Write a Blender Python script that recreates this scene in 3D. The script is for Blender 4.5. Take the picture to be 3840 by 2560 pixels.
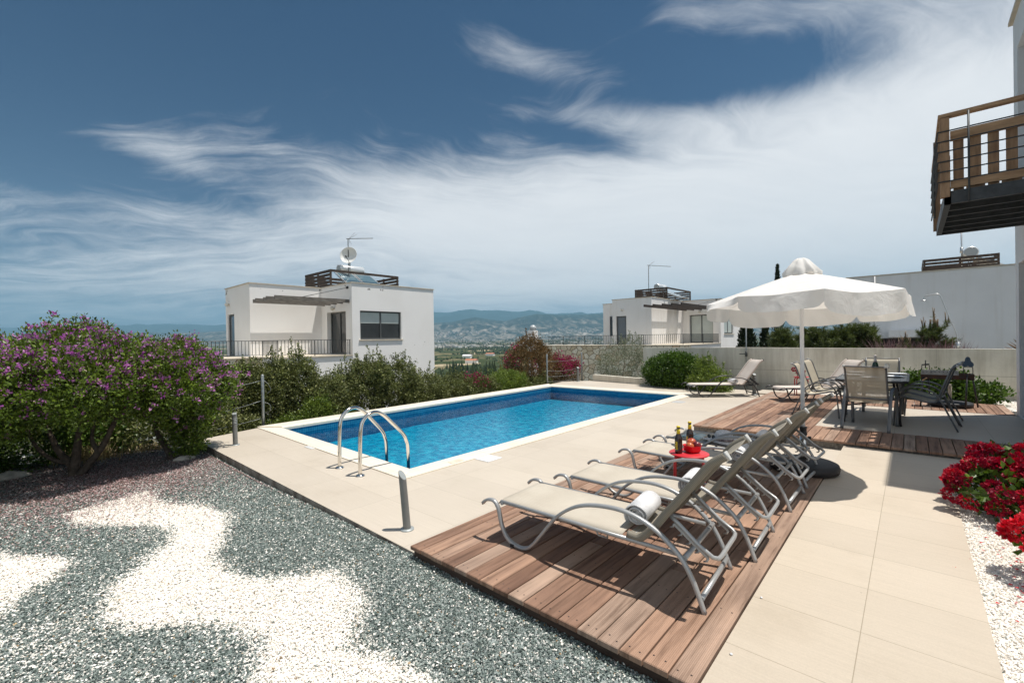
import bpy, bmesh, math, random
import numpy as np
from mathutils import Vector, Matrix, Quaternion

C = bpy.context.scene
for o in list(bpy.data.objects):
    bpy.data.objects.remove(o)
col = C.collection
PI = math.pi
# ------------------------------------------------------------------ camera
# world frame: +X and +Y run along the pool's edges, Z up, pool paving at z = 0
F_PX, CX, CY, HC = 1677.683, 1920.0, 1280.0, 1.45      # focal length in pixels of the 3840 px photograph, eye height
PITCH, ROLL, YAW = (math.radians(a) for a in (-0.31402, -0.93494, -41.80189))
_c, _s = math.cos(YAW), math.sin(YAW)
FWD = Vector((_s * math.cos(PITCH), _c * math.cos(PITCH), math.sin(PITCH)))
_r = Vector((_c, -_s, 0)); _u = _r.cross(FWD)
RGT = _r * math.cos(ROLL) + _u * math.sin(ROLL)
UPV = -_r * math.sin(ROLL) + _u * math.cos(ROLL)
cam_d = bpy.data.cameras.new('camera'); cam = bpy.data.objects.new('camera', cam_d); col.objects.link(cam)
cam_d.sensor_width = 36.0; cam_d.lens = F_PX / 3840 * 36
cam_d.clip_start = 0.05; cam_d.clip_end = 60000
cam.matrix_world = Matrix(((RGT.x, UPV.x, -FWD.x, 0), (RGT.y, UPV.y, -FWD.y, 0), (RGT.z, UPV.z, -FWD.z, HC), (0, 0, 0, 1)))
C.camera = cam
C.view_settings.view_transform = 'Standard'; C.view_settings.look = 'None'
C.view_settings.exposure = 0.44; C.view_settings.gamma = 1.0
C.cycles.max_bounces = 8; C.cycles.diffuse_bounces = 3; C.cycles.transparent_max_bounces = 16
C.cycles.volume_bounces = 0; C.cycles.caustics_reflective = False; C.cycles.caustics_refractive = False
C.cycles.sample_clamp_indirect = 6.0

# ------------------------------------------------------------------ sun
SUN = Vector((0.22, 0.20, 1.0)).normalized()
sun_d = bpy.data.lights.new('sun', 'SUN'); sun_d.energy = 4.2; sun_d.angle = math.radians(0.5); sun_d.color = (1.0, 0.948, 0.872)
sun = bpy.data.objects.new('sun', sun_d); col.objects.link(sun)
sun.rotation_euler = SUN.to_track_quat('Z', 'Y').to_euler()

# ------------------------------------------------------------------ node helpers
def nd(nt, typ, **kw):
    n = nt.nodes.new(typ)
    for k, v in kw.items():
        if k.startswith('i_'):
            key = k[2:]
            n.inputs[int(key) if key.isdigit() else key].default_value = v
        else: setattr(n, k, v)
    return n
def lk(nt, a, b): nt.links.new(a, b)
def mth(nt, op, a, b=None, c=None, clamp=False):
    n = nt.nodes.new('ShaderNodeMath'); n.operation = op; n.use_clamp = clamp
    for i, x in enumerate((a, b, c)):
        if x is None: continue
        if isinstance(x, (int, float)): n.inputs[i].default_value = x
        else: nt.links.new(x, n.inputs[i])
    return n.outputs[0]
def ramp(nt, fac, stops, interp='LINEAR'):
    n = nt.nodes.new('ShaderNodeValToRGB'); n.color_ramp.interpolation = interp
    el = n.color_ramp.elements
    while len(el) < len(stops): el.new(0.5)
    for e, (p, c) in zip(el, stops):
        e.position = p; e.color = (c[0], c[1], c[2], 1) if not isinstance(c, (int, float)) else (c, c, c, 1)
    nt.links.new(fac, n.inputs[0]); return n.outputs[0]
def mixc(nt, fac, a, b, bt='MIX'):
    n = nt.nodes.new('ShaderNodeMix'); n.data_type = 'RGBA'; n.blend_type = bt
    for sock, x in ((n.inputs[0], fac), (n.inputs[6], a), (n.inputs[7], b)):
        if isinstance(x, (int, float)): sock.default_value = x
        elif isinstance(x, (tuple, list)): sock.default_value = (x[0], x[1], x[2], 1)
        else: nt.links.new(x, sock)
    return n.outputs[2]

# ------------------------------------------------------------------ world: physical sky behind thin streaked clouds
W = bpy.data.worlds.new('World'); C.world = W; W.use_nodes = True
nt = W.node_tree; nt.nodes.clear()
sky = nd(nt, 'ShaderNodeTexSky', sky_type='NISHITA', sun_disc=False, sun_elevation=math.asin(SUN.z),
         sun_rotation=math.atan2(SUN.x, SUN.y), altitude=100.0, air_density=1.0, dust_density=0.6, ozone_density=2.0)
tc = nd(nt, 'ShaderNodeTexCoord')
def vdot(v):
    n = nd(nt, 'ShaderNodeVectorMath', operation='DOT_PRODUCT'); lk(nt, tc.outputs['Generated'], n.inputs[0]); n.inputs[1].default_value = v
    return n.outputs['Value']
dR, dH, dZ = vdot((_c, -_s, 0)), vdot((_s, _c, 0)), vdot((0, 0, 1))
az = mth(nt, 'ARCTAN2', dR, dH)
el = mth(nt, 'ARCSINE', dZ)
den = mth(nt, 'MAXIMUM', mth(nt, 'ADD', dZ, 0.16), 0.05)
px_, py_ = mth(nt, 'DIVIDE', dR, den), mth(nt, 'DIVIDE', dH, den)
def comb(x, y, z=0.0):
    n = nd(nt, 'ShaderNodeCombineXYZ')
    for i, v in enumerate((x, y, z)):
        if isinstance(v, (int, float)): n.inputs[i].default_value = v
        else: lk(nt, v, n.inputs[i])
    return n.outputs[0]
# rotate the streak direction a little and stretch along it
ang = math.radians(14)
qx = mth(nt, 'ADD', mth(nt, 'MULTIPLY', px_, math.cos(ang)), mth(nt, 'MULTIPLY', py_, math.sin(ang)))
qy = mth(nt, 'SUBTRACT', mth(nt, 'MULTIPLY', py_, math.cos(ang)), mth(nt, 'MULTIPLY', px_, math.sin(ang)))
warp = nd(nt, 'ShaderNodeTexNoise', noise_dimensions='2D', i_Scale=0.9, i_Detail=3.0, i_Roughness=0.55)
lk(nt, comb(qx, qy), warp.inputs['Vector'])
wv = mth(nt, 'SUBTRACT', warp.outputs['Fac'], 0.5)
def cloud_noise(sx, sy, wamp, detail, rough, off=0.0):
    n = nd(nt, 'ShaderNodeTexNoise', noise_dimensions='2D', i_Scale=1.0, i_Detail=detail, i_Roughness=rough)
    lk(nt, comb(mth(nt, 'MULTIPLY_ADD', qx, sx, off), mth(nt, 'MULTIPLY', mth(nt, 'MULTIPLY_ADD', wv, wamp, qy), sy)), n.inputs['Vector'])
    return n.outputs['Fac']
n1 = cloud_noise(0.55, 1.7, 1.0, 8.0, 0.60)
n2 = cloud_noise(1.3, 10.0, 0.8, 9.0, 0.68, 3.7)
n3 = cloud_noise(2.6, 4.2, 0.8, 10.0, 0.66, 9.1)
def blob(dx, dy, sx, sy, amp, tilt=0.0):
    """soft cloud mass centred on an azimuth / elevation (given as the bearing of a point in the view), sizes in radians"""
    a0 = math.atan((dx - 1176) / 1027.6); e0 = math.atan((777 - dy) / 1027.6 * math.cos(a0))
    u = mth(nt, 'SUBTRACT', az, a0); v = mth(nt, 'SUBTRACT', el, e0)
    ct, st = math.cos(tilt), math.sin(tilt)
    uu = mth(nt, 'MULTIPLY', mth(nt, 'ADD', mth(nt, 'MULTIPLY', u, ct), mth(nt, 'MULTIPLY', v, st)), 1 / sx)
    vv = mth(nt, 'MULTIPLY', mth(nt, 'SUBTRACT', mth(nt, 'MULTIPLY', v, ct), mth(nt, 'MULTIPLY', u, st)), 1 / sy)
    r2 = mth(nt, 'ADD', mth(nt, 'MULTIPLY', uu, uu), mth(nt, 'MULTIPLY', vv, vv))
    return mth(nt, 'MULTIPLY', mth(nt, 'POWER', 2.718, mth(nt, 'MULTIPLY', r2, -1.0)), amp)
CLOUDS = [  # bearing x, y, sizes, strength, tilt
    (1330, 490, 0.54, 0.160, 0.95, 0.03), (1950, 450, 0.42, 0.190, 0.66, 0.0), (2330, 180, 0.22, 0.30, 0.55, 0.3), (1480, 280, 0.34, 0.040, 0.42, -0.10),
    (800, 430, 0.36, 0.085, 0.60, -0.20), (430, 570, 0.45, 0.060, 0.46, 0.05), (1500, 670, 0.95, 0.085, 0.60, 0.0), (300, 680, 0.55, 0.055, 0.36, 0.0), (330, 480, 0.26, 0.035, 0.34, 0.05),
    (390, 340, 0.12, 0.030, 0.56, -0.18), (1180, 110, 0.18, 0.040, 0.38, -0.35), (1740, 30, 0.26, 0.050, 0.62, -0.30), (1420, 165, 0.36, 0.040, 0.42, -0.12),
    (200, 130, 0.45, 0.22, -0.50, 0.0), (850, 120, 0.26, 0.13, -0.30, 0.0), (1290, 310, 0.15, 0.026, -0.50, -0.20), (1700, 165, 0.34, 0.060, -0.52, -0.1)]
tot = None
for b in CLOUDS:
    g = blob(*b); tot = g if tot is None else mth(nt, 'ADD', tot, g)
# unseen cloud added behind the viewer and overhead to lift the ambient light
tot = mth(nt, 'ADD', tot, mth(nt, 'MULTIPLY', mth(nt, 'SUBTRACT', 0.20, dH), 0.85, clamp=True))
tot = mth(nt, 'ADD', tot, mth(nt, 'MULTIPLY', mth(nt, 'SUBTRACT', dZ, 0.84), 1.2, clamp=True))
tex = mth(nt, 'ADD', mth(nt, 'MULTIPLY', n1, 0.75), mth(nt, 'ADD', mth(nt, 'MULTIPLY', n2, 0.38), mth(nt, 'MULTIPLY', n3, 0.42)))   # mean about 0.78
calm = mth(nt, 'SUBTRACT', 1.0, mth(nt, 'MULTIPLY', mth(nt, 'SUBTRACT', tot, 0.35), 0.85, clamp=True))   # thick cloud is smoother than its fringes
dens = mth(nt, 'ADD', mth(nt, 'MULTIPLY', tot, 1.08), mth(nt, 'MULTIPLY', mth(nt, 'MULTIPLY', mth(nt, 'SUBTRACT', tex, 0.80), 1.9), mth(nt, 'MAXIMUM', calm, 0.30)))
mr = nd(nt, 'ShaderNodeMapRange', interpolation_type='SMOOTHSTEP'); lk(nt, dens, mr.inputs['Value'])
mr.inputs['From Min'].default_value = 0.02; mr.inputs['From Max'].default_value = 1.22; mr.inputs['To Max'].default_value = 0.95
cov = mr.outputs[0]
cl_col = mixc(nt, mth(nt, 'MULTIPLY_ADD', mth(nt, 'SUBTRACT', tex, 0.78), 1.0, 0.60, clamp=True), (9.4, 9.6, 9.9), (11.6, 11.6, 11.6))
sky_t = mixc(nt, 1.0, sky.outputs[0], (0.155, 0.325, 0.47), 'MULTIPLY')
low_air = mth(nt, 'POWER', 2.718, mth(nt, 'MULTIPLY', mth(nt, 'MAXIMUM', dZ, 0.0), -9.0))
sky_t = mixc(nt, mth(nt, 'MULTIPLY', low_air, 0.62), sky_t, (5.6, 6.7, 7.8))
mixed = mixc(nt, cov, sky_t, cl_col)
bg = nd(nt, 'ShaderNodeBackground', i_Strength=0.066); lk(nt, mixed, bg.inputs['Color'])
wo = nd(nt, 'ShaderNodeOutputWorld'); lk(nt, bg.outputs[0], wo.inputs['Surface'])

# ------------------------------------------------------------------ placement helpers (photograph bearings to places in the world)
def ray(px, py): return FWD + RGT * ((px - CX) / F_PX) - UPV * ((py - CY) / F_PX)
def G(px, py, z=0.0):
    d = ray(px, py); t = (z - HC) / d.z
    return Vector((d.x * t, d.y * t, z))
def XP(px, py, x0):
    d = ray(px, py); t = x0 / d.x
    return Vector((x0, d.y * t, HC + d.z * t))
def YP(px, py, y0):
    d = ray(px, py); t = y0 / d.y
    return Vector((d.x * t, y0, HC + d.z * t))

# ------------------------------------------------------------------ object helpers
def tag(o, label=None, cat=None, group=None, kind=None):
    if label: o['label'] = label
    if cat: o['category'] = cat
    if group: o['group'] = group
    if kind: o['kind'] = kind
    return o
def thing(name, label, cat, loc=(0, 0, 0), rz=0.0, group=None, scale=1.0):
    o = bpy.data.objects.new(name, None); col.objects.link(o); o.empty_display_size = 0.1
    o.location = loc; o.rotation_euler = (0, 0, rz); o.scale = (scale,) * 3
    return tag(o, label, cat, group)
def copy_tree(o, parent=None):
    c = o.copy(); col.objects.link(c)
    if parent is not None: c.parent = parent
    for ch in [x for x in bpy.data.objects if x.parent == o and x != c]: copy_tree(ch, c)
    return c

class MB:
    """collects shapes; build() links them as ONE mesh object"""
    def __init__(self): self.v = []; self.f = []; self.m = []; self.sm = []; self.a = []; self.cur = 0.0
    def add(self, vs, fs, m=0, smooth=False):
        o = len(self.v); self.v += [tuple(x) for x in vs]; self.a += [self.cur] * len(vs)
        for f in fs: self.f.append([i + o for i in f]); self.m.append(m); self.sm.append(smooth)
    def box(self, x0, y0, z0, x1, y1, z1, m=0):
        x0, x1 = min(x0, x1), max(x0, x1); y0, y1 = min(y0, y1), max(y0, y1); z0, z1 = min(z0, z1), max(z0, z1)
        self.add([(x0, y0, z0), (x1, y0, z0), (x1, y1, z0), (x0, y1, z0), (x0, y0, z1), (x1, y0, z1), (x1, y1, z1), (x0, y1, z1)],
                 [(3, 2, 1, 0), (4, 5, 6, 7), (0, 1, 5, 4), (1, 2, 6, 5), (2, 3, 7, 6), (3, 0, 4, 7)], m)
    def bar(self, p, q, w, h, m=0, up=(0, 0, 1)):
        """rectangular bar from p to q: w across, h along up"""
        p, q = Vector(p), Vector(q); t = (q - p).normalized(); u = Vector(up)
        s = t.cross(u); s = s.normalized() if s.length > 1e-6 else Vector((1, 0, 0)); u = s.cross(t).normalized()
        vs = []
        for c in (p, q): vs += [c + s * a * w / 2 + u * b * h / 2 for a, b in ((-1, -1), (1, -1), (1, 1), (-1, 1))]
        self.add(vs, [(3, 2, 1, 0), (4, 5, 6, 7), (0, 1, 5, 4), (1, 2, 6, 5), (2, 3, 7, 6), (3, 0, 4, 7)], m)
    def prism(self, poly, z0, z1, m=0):
        n = len(poly); vs = [(x, y, z0) for x, y in poly] + [(x, y, z1) for x, y in poly]
        self.add(vs, [list(range(n))[::-1], list(range(n, 2 * n))] + [(i, (i + 1) % n, n + (i + 1) % n, n + i) for i in range(n)], m)
    def tube(self, path, r, n=8, m=0, smooth=True, sec=None, up=None, closed=False):
        """sweep a round (radius r) or given section along path; sec = list of (side, up) offsets"""
        P = [Vector(p) for p in path]; k = len(P)
        rs = list(r) if isinstance(r, (list, tuple)) else [r] * k
        if sec is None: sec = [(math.cos(2 * PI * i / n), math.sin(2 * PI * i / n)) for i in range(n)]
        else: n = len(sec); rs = [1.0] * k
        vs = []; pu = None
        for i in range(k):
            a = P[i - 1] if (i or closed) else P[i]; b = P[(i + 1) % k] if (i < k - 1 or closed) else P[i]
            t = (b - a).normalized()
            if up is not None: u = Vector(up)
            elif pu is None: u = Vector((0, 0, 1)) if abs(t.z) < 0.9 else Vector((1, 0, 0))
            else: u = pu
            s = t.cross(u); s = s.normalized() if s.length > 1e-6 else Vector((1, 0, 0)); u = s.cross(t).normalized(); pu = u
            vs += [P[i] + s * (c * rs[i]) + u * (d * rs[i]) for c, d in sec]
        fs = []
        for i in range(k if closed else k - 1):
            j = (i + 1) % k
            fs += [(i * n + q, i * n + (q + 1) % n, j * n + (q + 1) % n, j * n + q) for q in range(n)]
        self.add(vs, fs, m, smooth)
        if not closed:
            o = len(self.v) - len(vs)
            self.f.append([o + q for q in range(n)][::-1]); self.f.append([o + (k - 1) * n + q for q in range(n)])
            self.m += [m, m]; self.sm += [False, False]
    def lathe(self, prof, n=24, c=(0, 0, 0), m=0, smooth=True, sx=1.0, sy=1.0):
        c = Vector(c); vs = []; k = len(prof)
        for r, z in prof: vs += [c + Vector((sx * r * math.cos(2 * PI * i / n), sy * r * math.sin(2 * PI * i / n), z)) for i in range(n)]
        fs = [(i * n + q, i * n + (q + 1) % n, (i + 1) * n + (q + 1) % n, (i + 1) * n + q) for i in range(k - 1) for q in range(n)]
        self.add(vs, fs, m, smooth); o = len(self.v) - len(vs)
        if prof[0][0] > 1e-5: self.f.append([o + q for q in range(n)][::-1]); self.m.append(m); self.sm.append(False)
        if prof[-1][0] > 1e-5: self.f.append([o + (k - 1) * n + q for q in range(n)]); self.m.append(m); self.sm.append(False)
    def build(self, name, mats, parent=None, loc=None, bevel=0.0):
        me = bpy.data.meshes.new(name); me.from_pydata(self.v, [], self.f)
        if not isinstance(mats, (list, tuple)): mats = [mats]
        for mt in mats: me.materials.append(mt)
        me.polygons.foreach_set('material_index', self.m); me.polygons.foreach_set('use_smooth', self.sm)
        at = me.attributes.new('rnd', 'FLOAT', 'POINT'); at.data.foreach_set('value', self.a)
        me.update()
        o = bpy.data.objects.new(name, me); col.objects.link(o)
        if parent is not None: o.parent = parent
        if loc is not None: o.location = loc
        if bevel:
            b = o.modifiers.new('bevel', 'BEVEL'); b.width = bevel; b.segments = 2; b.limit_method = 'ANGLE'; b.angle_limit = math.radians(50)
        return o
def np_mesh(name, V, Fa, mat, parent=None, rnd=None, smooth=False, fm=None):
    """fast mesh from numpy: V (n,3), Fa (m,3 or 4)"""
    me = bpy.data.meshes.new(name); V = np.ascontiguousarray(V, np.float32); Fa = np.ascontiguousarray(Fa, np.int32)
    m, k = Fa.shape
    me.vertices.add(len(V)); me.vertices.foreach_set('co', V.ravel())
    me.loops.add(m * k); me.loops.foreach_set('vertex_index', Fa.ravel())
    me.polygons.add(m); me.polygons.foreach_set('loop_start', np.arange(0, m * k, k, dtype=np.int32))
    me.polygons.foreach_set('loop_total', np.full(m, k, np.int32))
    for mt in (mat if isinstance(mat, (list, tuple)) else [mat]): me.materials.append(mt)
    if fm is not None: me.polygons.foreach_set('material_index', np.ascontiguousarray(fm, np.int32))
    me.polygons.foreach_set('use_smooth', np.full(m, smooth, bool))
    if rnd is not None:
        at = me.attributes.new('rnd', 'FLOAT', 'POINT'); at.data.foreach_set('value', np.ascontiguousarray(rnd, np.float32))
    me.update(); me.validate()
    o = bpy.data.objects.new(name, me); col.objects.link(o)
    if parent is not None: o.parent = parent
    return o
def cut_boxes(o, boxes):
    """cut openings out of a wall mesh and keep the result as its own mesh"""
    b = MB(); par = o.parent; o.parent = None
    for bx in boxes: b.box(*bx)
    t = b.build('cutter', [o.data.materials[0]]); bpy.context.view_layer.update()
    md = o.modifiers.new('cut', 'BOOLEAN'); md.operation = 'DIFFERENCE'; md.object = t; md.solver = 'EXACT'
    me = bpy.data.meshes.new_from_object(o.evaluated_get(bpy.context.evaluated_depsgraph_get()))
    o.modifiers.remove(md); o.data = me; bpy.data.objects.remove(t); o.parent = par
    return o
def smooth_path(pts, k=6):
    """Catmull-Rom through the points"""
    P = [Vector(p) for p in pts]; out = []
    for i in range(len(P) - 1):
        p0 = P[i - 1] if i else P[0] * 2 - P[1]; p1, p2 = P[i], P[i + 1]
        p3 = P[i + 2] if i + 2 < len(P) else P[-1] * 2 - P[-2]
        for j in range(k):
            t = j / k
            out.append(0.5 * ((2 * p1) + (p2 - p0) * t + (2 * p0 - 5 * p1 + 4 * p2 - p3) * t * t + (3 * p1 - p0 - 3 * p2 + p3) * t ** 3))
    out.append(P[-1]); return out

# ------------------------------------------------------------------ materials
def mat(name, colr, rough=0.6, metal=0.0, var=0.0, vscale=6.0, bump=0.0, bscale=60.0, spec=0.5, coat=0.0, col2=None, trans=0.0, stretch=None):
    m = bpy.data.materials.new(name); m.use_nodes = True; t = m.node_tree; p = t.nodes['Principled BSDF']
    p.inputs['Base Color'].default_value = (*colr, 1); p.inputs['Roughness'].default_value = rough; p.inputs['Metallic'].default_value = metal
    p.inputs['Specular IOR Level'].default_value = spec; p.inputs['Coat Weight'].default_value = coat
    co = nd(t, 'ShaderNodeTexCoord').outputs['Object']
    if stretch:
        mp = nd(t, 'ShaderNodeMapping'); mp.inputs['Scale'].default_value = stretch; lk(t, co, mp.inputs[0]); co = mp.outputs[0]
    if var or col2:
        n = nd(t, 'ShaderNodeTexNoise', i_Scale=vscale, i_Detail=6.0, i_Roughness=0.6); lk(t, co, n.inputs['Vector'])
        c2 = col2 or tuple(max(0, c * (1 - var)) for c in colr); c1 = colr if col2 else tuple(min(1, c * (1 + var * 0.5)) for c in colr)
        lk(t, ramp(t, n.outputs['Fac'], [(0.35, c2), (0.65, c1)]), p.inputs['Base Color'])
    if bump:
        n = nd(t, 'ShaderNodeTexNoise', i_Scale=bscale, i_Detail=5.0); lk(t, co, n.inputs['Vector'])
        b = nd(t, 'ShaderNodeBump', i_Strength=bump, i_Distance=0.01); lk(t, n.outputs['Fac'], b.inputs['Height']); lk(t, b.outputs[0], p.inputs['Normal'])
    return m
def leaf_mat(name, dark, light, rough=0.45, transl=0.35, tcol=None, spec=0.4):
    """leaf colour runs from dark to light by each leaf's own random value"""
    m = bpy.data.materials.new(name); m.use_nodes = True; t = m.node_tree; p = t.nodes['Principled BSDF']
    a = nd(t, 'ShaderNodeAttribute', attribute_name='rnd')
    c = ramp(t, a.outputs['Fac'], [(0.0, dark), (0.75, tuple((d * 0.4 + l * 0.6) for d, l in zip(dark, light))), (1.0, light)])
    lk(t, c, p.inputs['Base Color']); p.inputs['Roughness'].default_value = rough; p.inputs['Specular IOR Level'].default_value = spec
    tr = nd(t, 'ShaderNodeBsdfTranslucent'); lk(t, mixc(t, 1.0, c, tcol or (1.25, 1.3, 0.7), 'MULTIPLY'), tr.inputs['Color'])
    mx = nd(t, 'ShaderNodeMixShader', i_Fac=transl); lk(t, p.outputs[0], mx.inputs[1]); lk(t, tr.outputs[0], mx.inputs[2])
    lk(t, mx.outputs[0], t.nodes['Material Output'].inputs['Surface'])
    return m
M = {}
M['stucco'] = mat('white_stucco', (0.87, 0.85, 0.83), 0.9, var=0.06, vscale=1.2, bump=0.25, bscale=40)
M['stucco_cool'] = mat('white_stucco_house', (0.84, 0.835, 0.83), 0.9, var=0.05, vscale=1.0, bump=0.25, bscale=40)
M['limestone'] = mat('limestone_trim', (0.66, 0.58, 0.46), 0.8, var=0.2, vscale=4, bump=0.2)
M['gfrm'] = mat('grey_aluminium_frame', (0.11, 0.115, 0.115), 0.45, metal=0.3)
M['railing'] = mat('dark_steel_railing', (0.06, 0.065, 0.065), 0.5, metal=0.4)
M['steel'] = mat('dark_steel_channel', (0.055, 0.06, 0.065), 0.55, metal=0.3, var=0.3, vscale=9)
M['old_wood'] = mat('weathered_grey_timber', (0.20, 0.18, 0.155), 0.8, var=0.5, vscale=4, bump=0.3, stretch=(8, 1, 8))
M['dark_wood'] = mat('dark_stained_timber', (0.045, 0.032, 0.025), 0.7, var=0.5, vscale=8)
M['glass_dark'] = mat('dark_window_glass', (0.035, 0.04, 0.042), 0.06, spec=0.8, var=0.4, vscale=0.8)
M['glass_blue'] = mat('blue_grey_door_glass', (0.10, 0.13, 0.16), 0.06, spec=0.9)  # one even blue-grey glass colour
M['blind'] = mat('pale_roller_blind', (0.55, 0.60, 0.57), 0.35, spec=0.6, var=0.08, vscale=2)
M['grey_metal'] = mat('galvanised_post', (0.34, 0.36, 0.36), 0.45, metal=0.6, var=0.15, vscale=20)
M['bollard'] = mat('grey_bollard_paint', (0.20, 0.205, 0.20), 0.5, metal=0.2, var=0.1, vscale=15)
M['bollard_top'] = mat('bollard_flange', (0.36, 0.39, 0.39), 0.45, metal=0.3)
M['tank'] = mat('white_tank_shell', (0.74, 0.77, 0.78), 0.3, metal=0.35)
M['tank_end'] = mat('grey_tank_end', (0.42, 0.45, 0.46), 0.4)
M['solar'] = mat('solar_glass', (0.10, 0.16, 0.19), 0.12, spec=0.8)
M['alu'] = mat('bare_aluminium', (0.62, 0.63, 0.63), 0.35, metal=0.8)
M['dish'] = mat('white_dish_paint', (0.72, 0.73, 0.71), 0.5, var=0.06, vscale=3)
M['chrome'] = mat('polished_stainless', (0.74, 0.71, 0.66), 0.12, metal=1.0)
M['lamp'] = mat('opal_lamp_glass', (0.72, 0.70, 0.64), 0.3)
M['silver_frame'] = mat('silver_grey_powder_coat', (0.40, 0.405, 0.405), 0.38, metal=0.4, var=0.06, vscale=12)
M['dark_frame'] = mat('charcoal_powder_coat', (0.035, 0.034, 0.036), 0.4, metal=0.2)
M['chair_frame'] = mat('mid_grey_powder_coat', (0.15, 0.155, 0.16), 0.4, metal=0.35)
M['cap'] = mat('pale_plastic_cap', (0.55, 0.55, 0.53), 0.5)
M['towel'] = mat('white_terry', (0.80, 0.80, 0.81), 0.95, bump=0.8, bscale=240)
M['red_metal'] = mat('red_painted_metal', (0.55, 0.025, 0.035), 0.4, var=0.08)
M['red_plastic'] = mat('red_plastic', (0.62, 0.008, 0.02), 0.25, coat=0.3)
M['bottle'] = mat('brown_bottle_glass', (0.028, 0.012, 0.006), 0.08, spec=0.8)
M['gold_foil'] = mat('yellow_neck_foil', (0.72, 0.55, 0.02), 0.4)
M['black'] = mat('black_rubber', (0.022, 0.022, 0.024), 0.6, bump=0.2, bscale=90)
M['black_gloss'] = mat('black_plastic', (0.012, 0.012, 0.014), 0.25)
M['straw'] = mat('pale_straw', (0.62, 0.62, 0.63), 0.85, var=0.25, vscale=60, bump=0.6, bscale=200)
M['fabric'] = mat('white_parasol_canvas', (0.80, 0.785, 0.76), 0.9, bump=0.15, bscale=22)
M['white_paint'] = mat('white_pole_paint', (0.78, 0.78, 0.79), 0.35)
M['plate'] = mat('white_china', (0.74, 0.75, 0.76), 0.15)
M['table_top'] = mat('grey_table_glass', (0.11, 0.105, 0.10), 0.25, spec=0.6)
M['green_glass'] = mat('dark_green_glass', (0.01, 0.03, 0.015), 0.08)
M['foil'] = mat('pale_foil', (0.55, 0.5, 0.48), 0.35, metal=0.4)
M['rust'] = mat('sooty_steel', (0.035, 0.032, 0.032), 0.7, metal=0.3, col2=(0.09, 0.035, 0.02), vscale=14)
M['galv'] = mat('galvanised_plate', (0.35, 0.36, 0.36), 0.45, metal=0.5, var=0.3, vscale=12)
M['blue_grey'] = mat('blue_grey_paint', (0.055, 0.095, 0.15), 0.4)
M['bark'] = mat('grey_brown_bark', (0.10, 0.075, 0.055), 0.9, var=0.5, vscale=18, bump=0.8, bscale=40)
M['twig'] = mat('pale_twig', (0.22, 0.16, 0.10), 0.9, var=0.4, vscale=18)
M['rock'] = mat('pale_limestone_rock', (0.5, 0.46, 0.40), 0.9, var=0.3, vscale=9, bump=0.7, bscale=25)
M['pine_wood'] = mat('new_pine_timber', (0.52, 0.34, 0.20), 0.7, col2=(0.30, 0.18, 0.10), vscale=3.2, bump=0.2, stretch=(1, 6, 6))
M['pine_wood_v'] = mat('brown_pallet_timber', (0.38, 0.235, 0.135), 0.75, col2=(0.21, 0.125, 0.07), vscale=3.0, bump=0.3, stretch=(6, 6, 1))
M['skirting'] = mat('dark_skirting_tile', (0.10, 0.075, 0.06), 0.5)
M['terracotta'] = mat('terracotta_roof', (0.42, 0.16, 0.09), 0.8)
M['magazine'] = mat('magazine_cover', (0.10, 0.36, 0.44), 0.3, col2=(0.65, 0.62, 0.55), vscale=9, stretch=(1, 6, 1))
M['paper'] = mat('magazine_pages', (0.7, 0.69, 0.66), 0.7)
M['hat_band'] = mat('patterned_hat_band', (0.45, 0.36, 0.33), 0.8, col2=(0.05, 0.03, 0.05), vscale=70)
M['blossom_dark'] = None

def stained_stucco(name, bands):
    """white render with a few flaked grey patches within given height bands (z from, z to)"""
    m = mat(name, (0.80, 0.785, 0.765), 0.9, bump=0.25, bscale=40); t = m.node_tree; p = t.nodes['Principled BSDF']
    gm = nd(t, 'ShaderNodeNewGeometry'); sp = nd(t, 'ShaderNodeSeparateXYZ'); lk(t, gm.outputs['Position'], sp.inputs[0])
    n = nd(t, 'ShaderNodeTexNoise', i_Scale=2.6, i_Detail=7.0, i_Roughness=0.68); lk(t, gm.outputs['Position'], n.inputs['Vector'])
    k = None
    for z0, z1 in bands:
        b = mth(t, 'MULTIPLY', mth(t, 'GREATER_THAN', sp.outputs[2], z0), mth(t, 'LESS_THAN', sp.outputs[2], z1)); k = b if k is None else mth(t, 'ADD', k, b)
    patch = mth(t, 'MULTIPLY', k, mth(t, 'GREATER_THAN', n.outputs['Fac'], 0.635))
    soft = nd(t, 'ShaderNodeTexNoise', i_Scale=0.8, i_Detail=5.0); lk(t, gm.outputs['Position'], soft.inputs['Vector'])
    base = ramp(t, soft.outputs['Fac'], [(0.3, (0.87, 0.85, 0.825)), (0.6, (0.92, 0.905, 0.885))])
    lk(t, mixc(t, patch, base, (0.30, 0.29, 0.28)), p.inputs['Base Color']); return m
M['stucco_flaked'] = stained_stucco('flaking_white_stucco', [(3.72, 3.93), (1.22, 1.40)])

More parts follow.
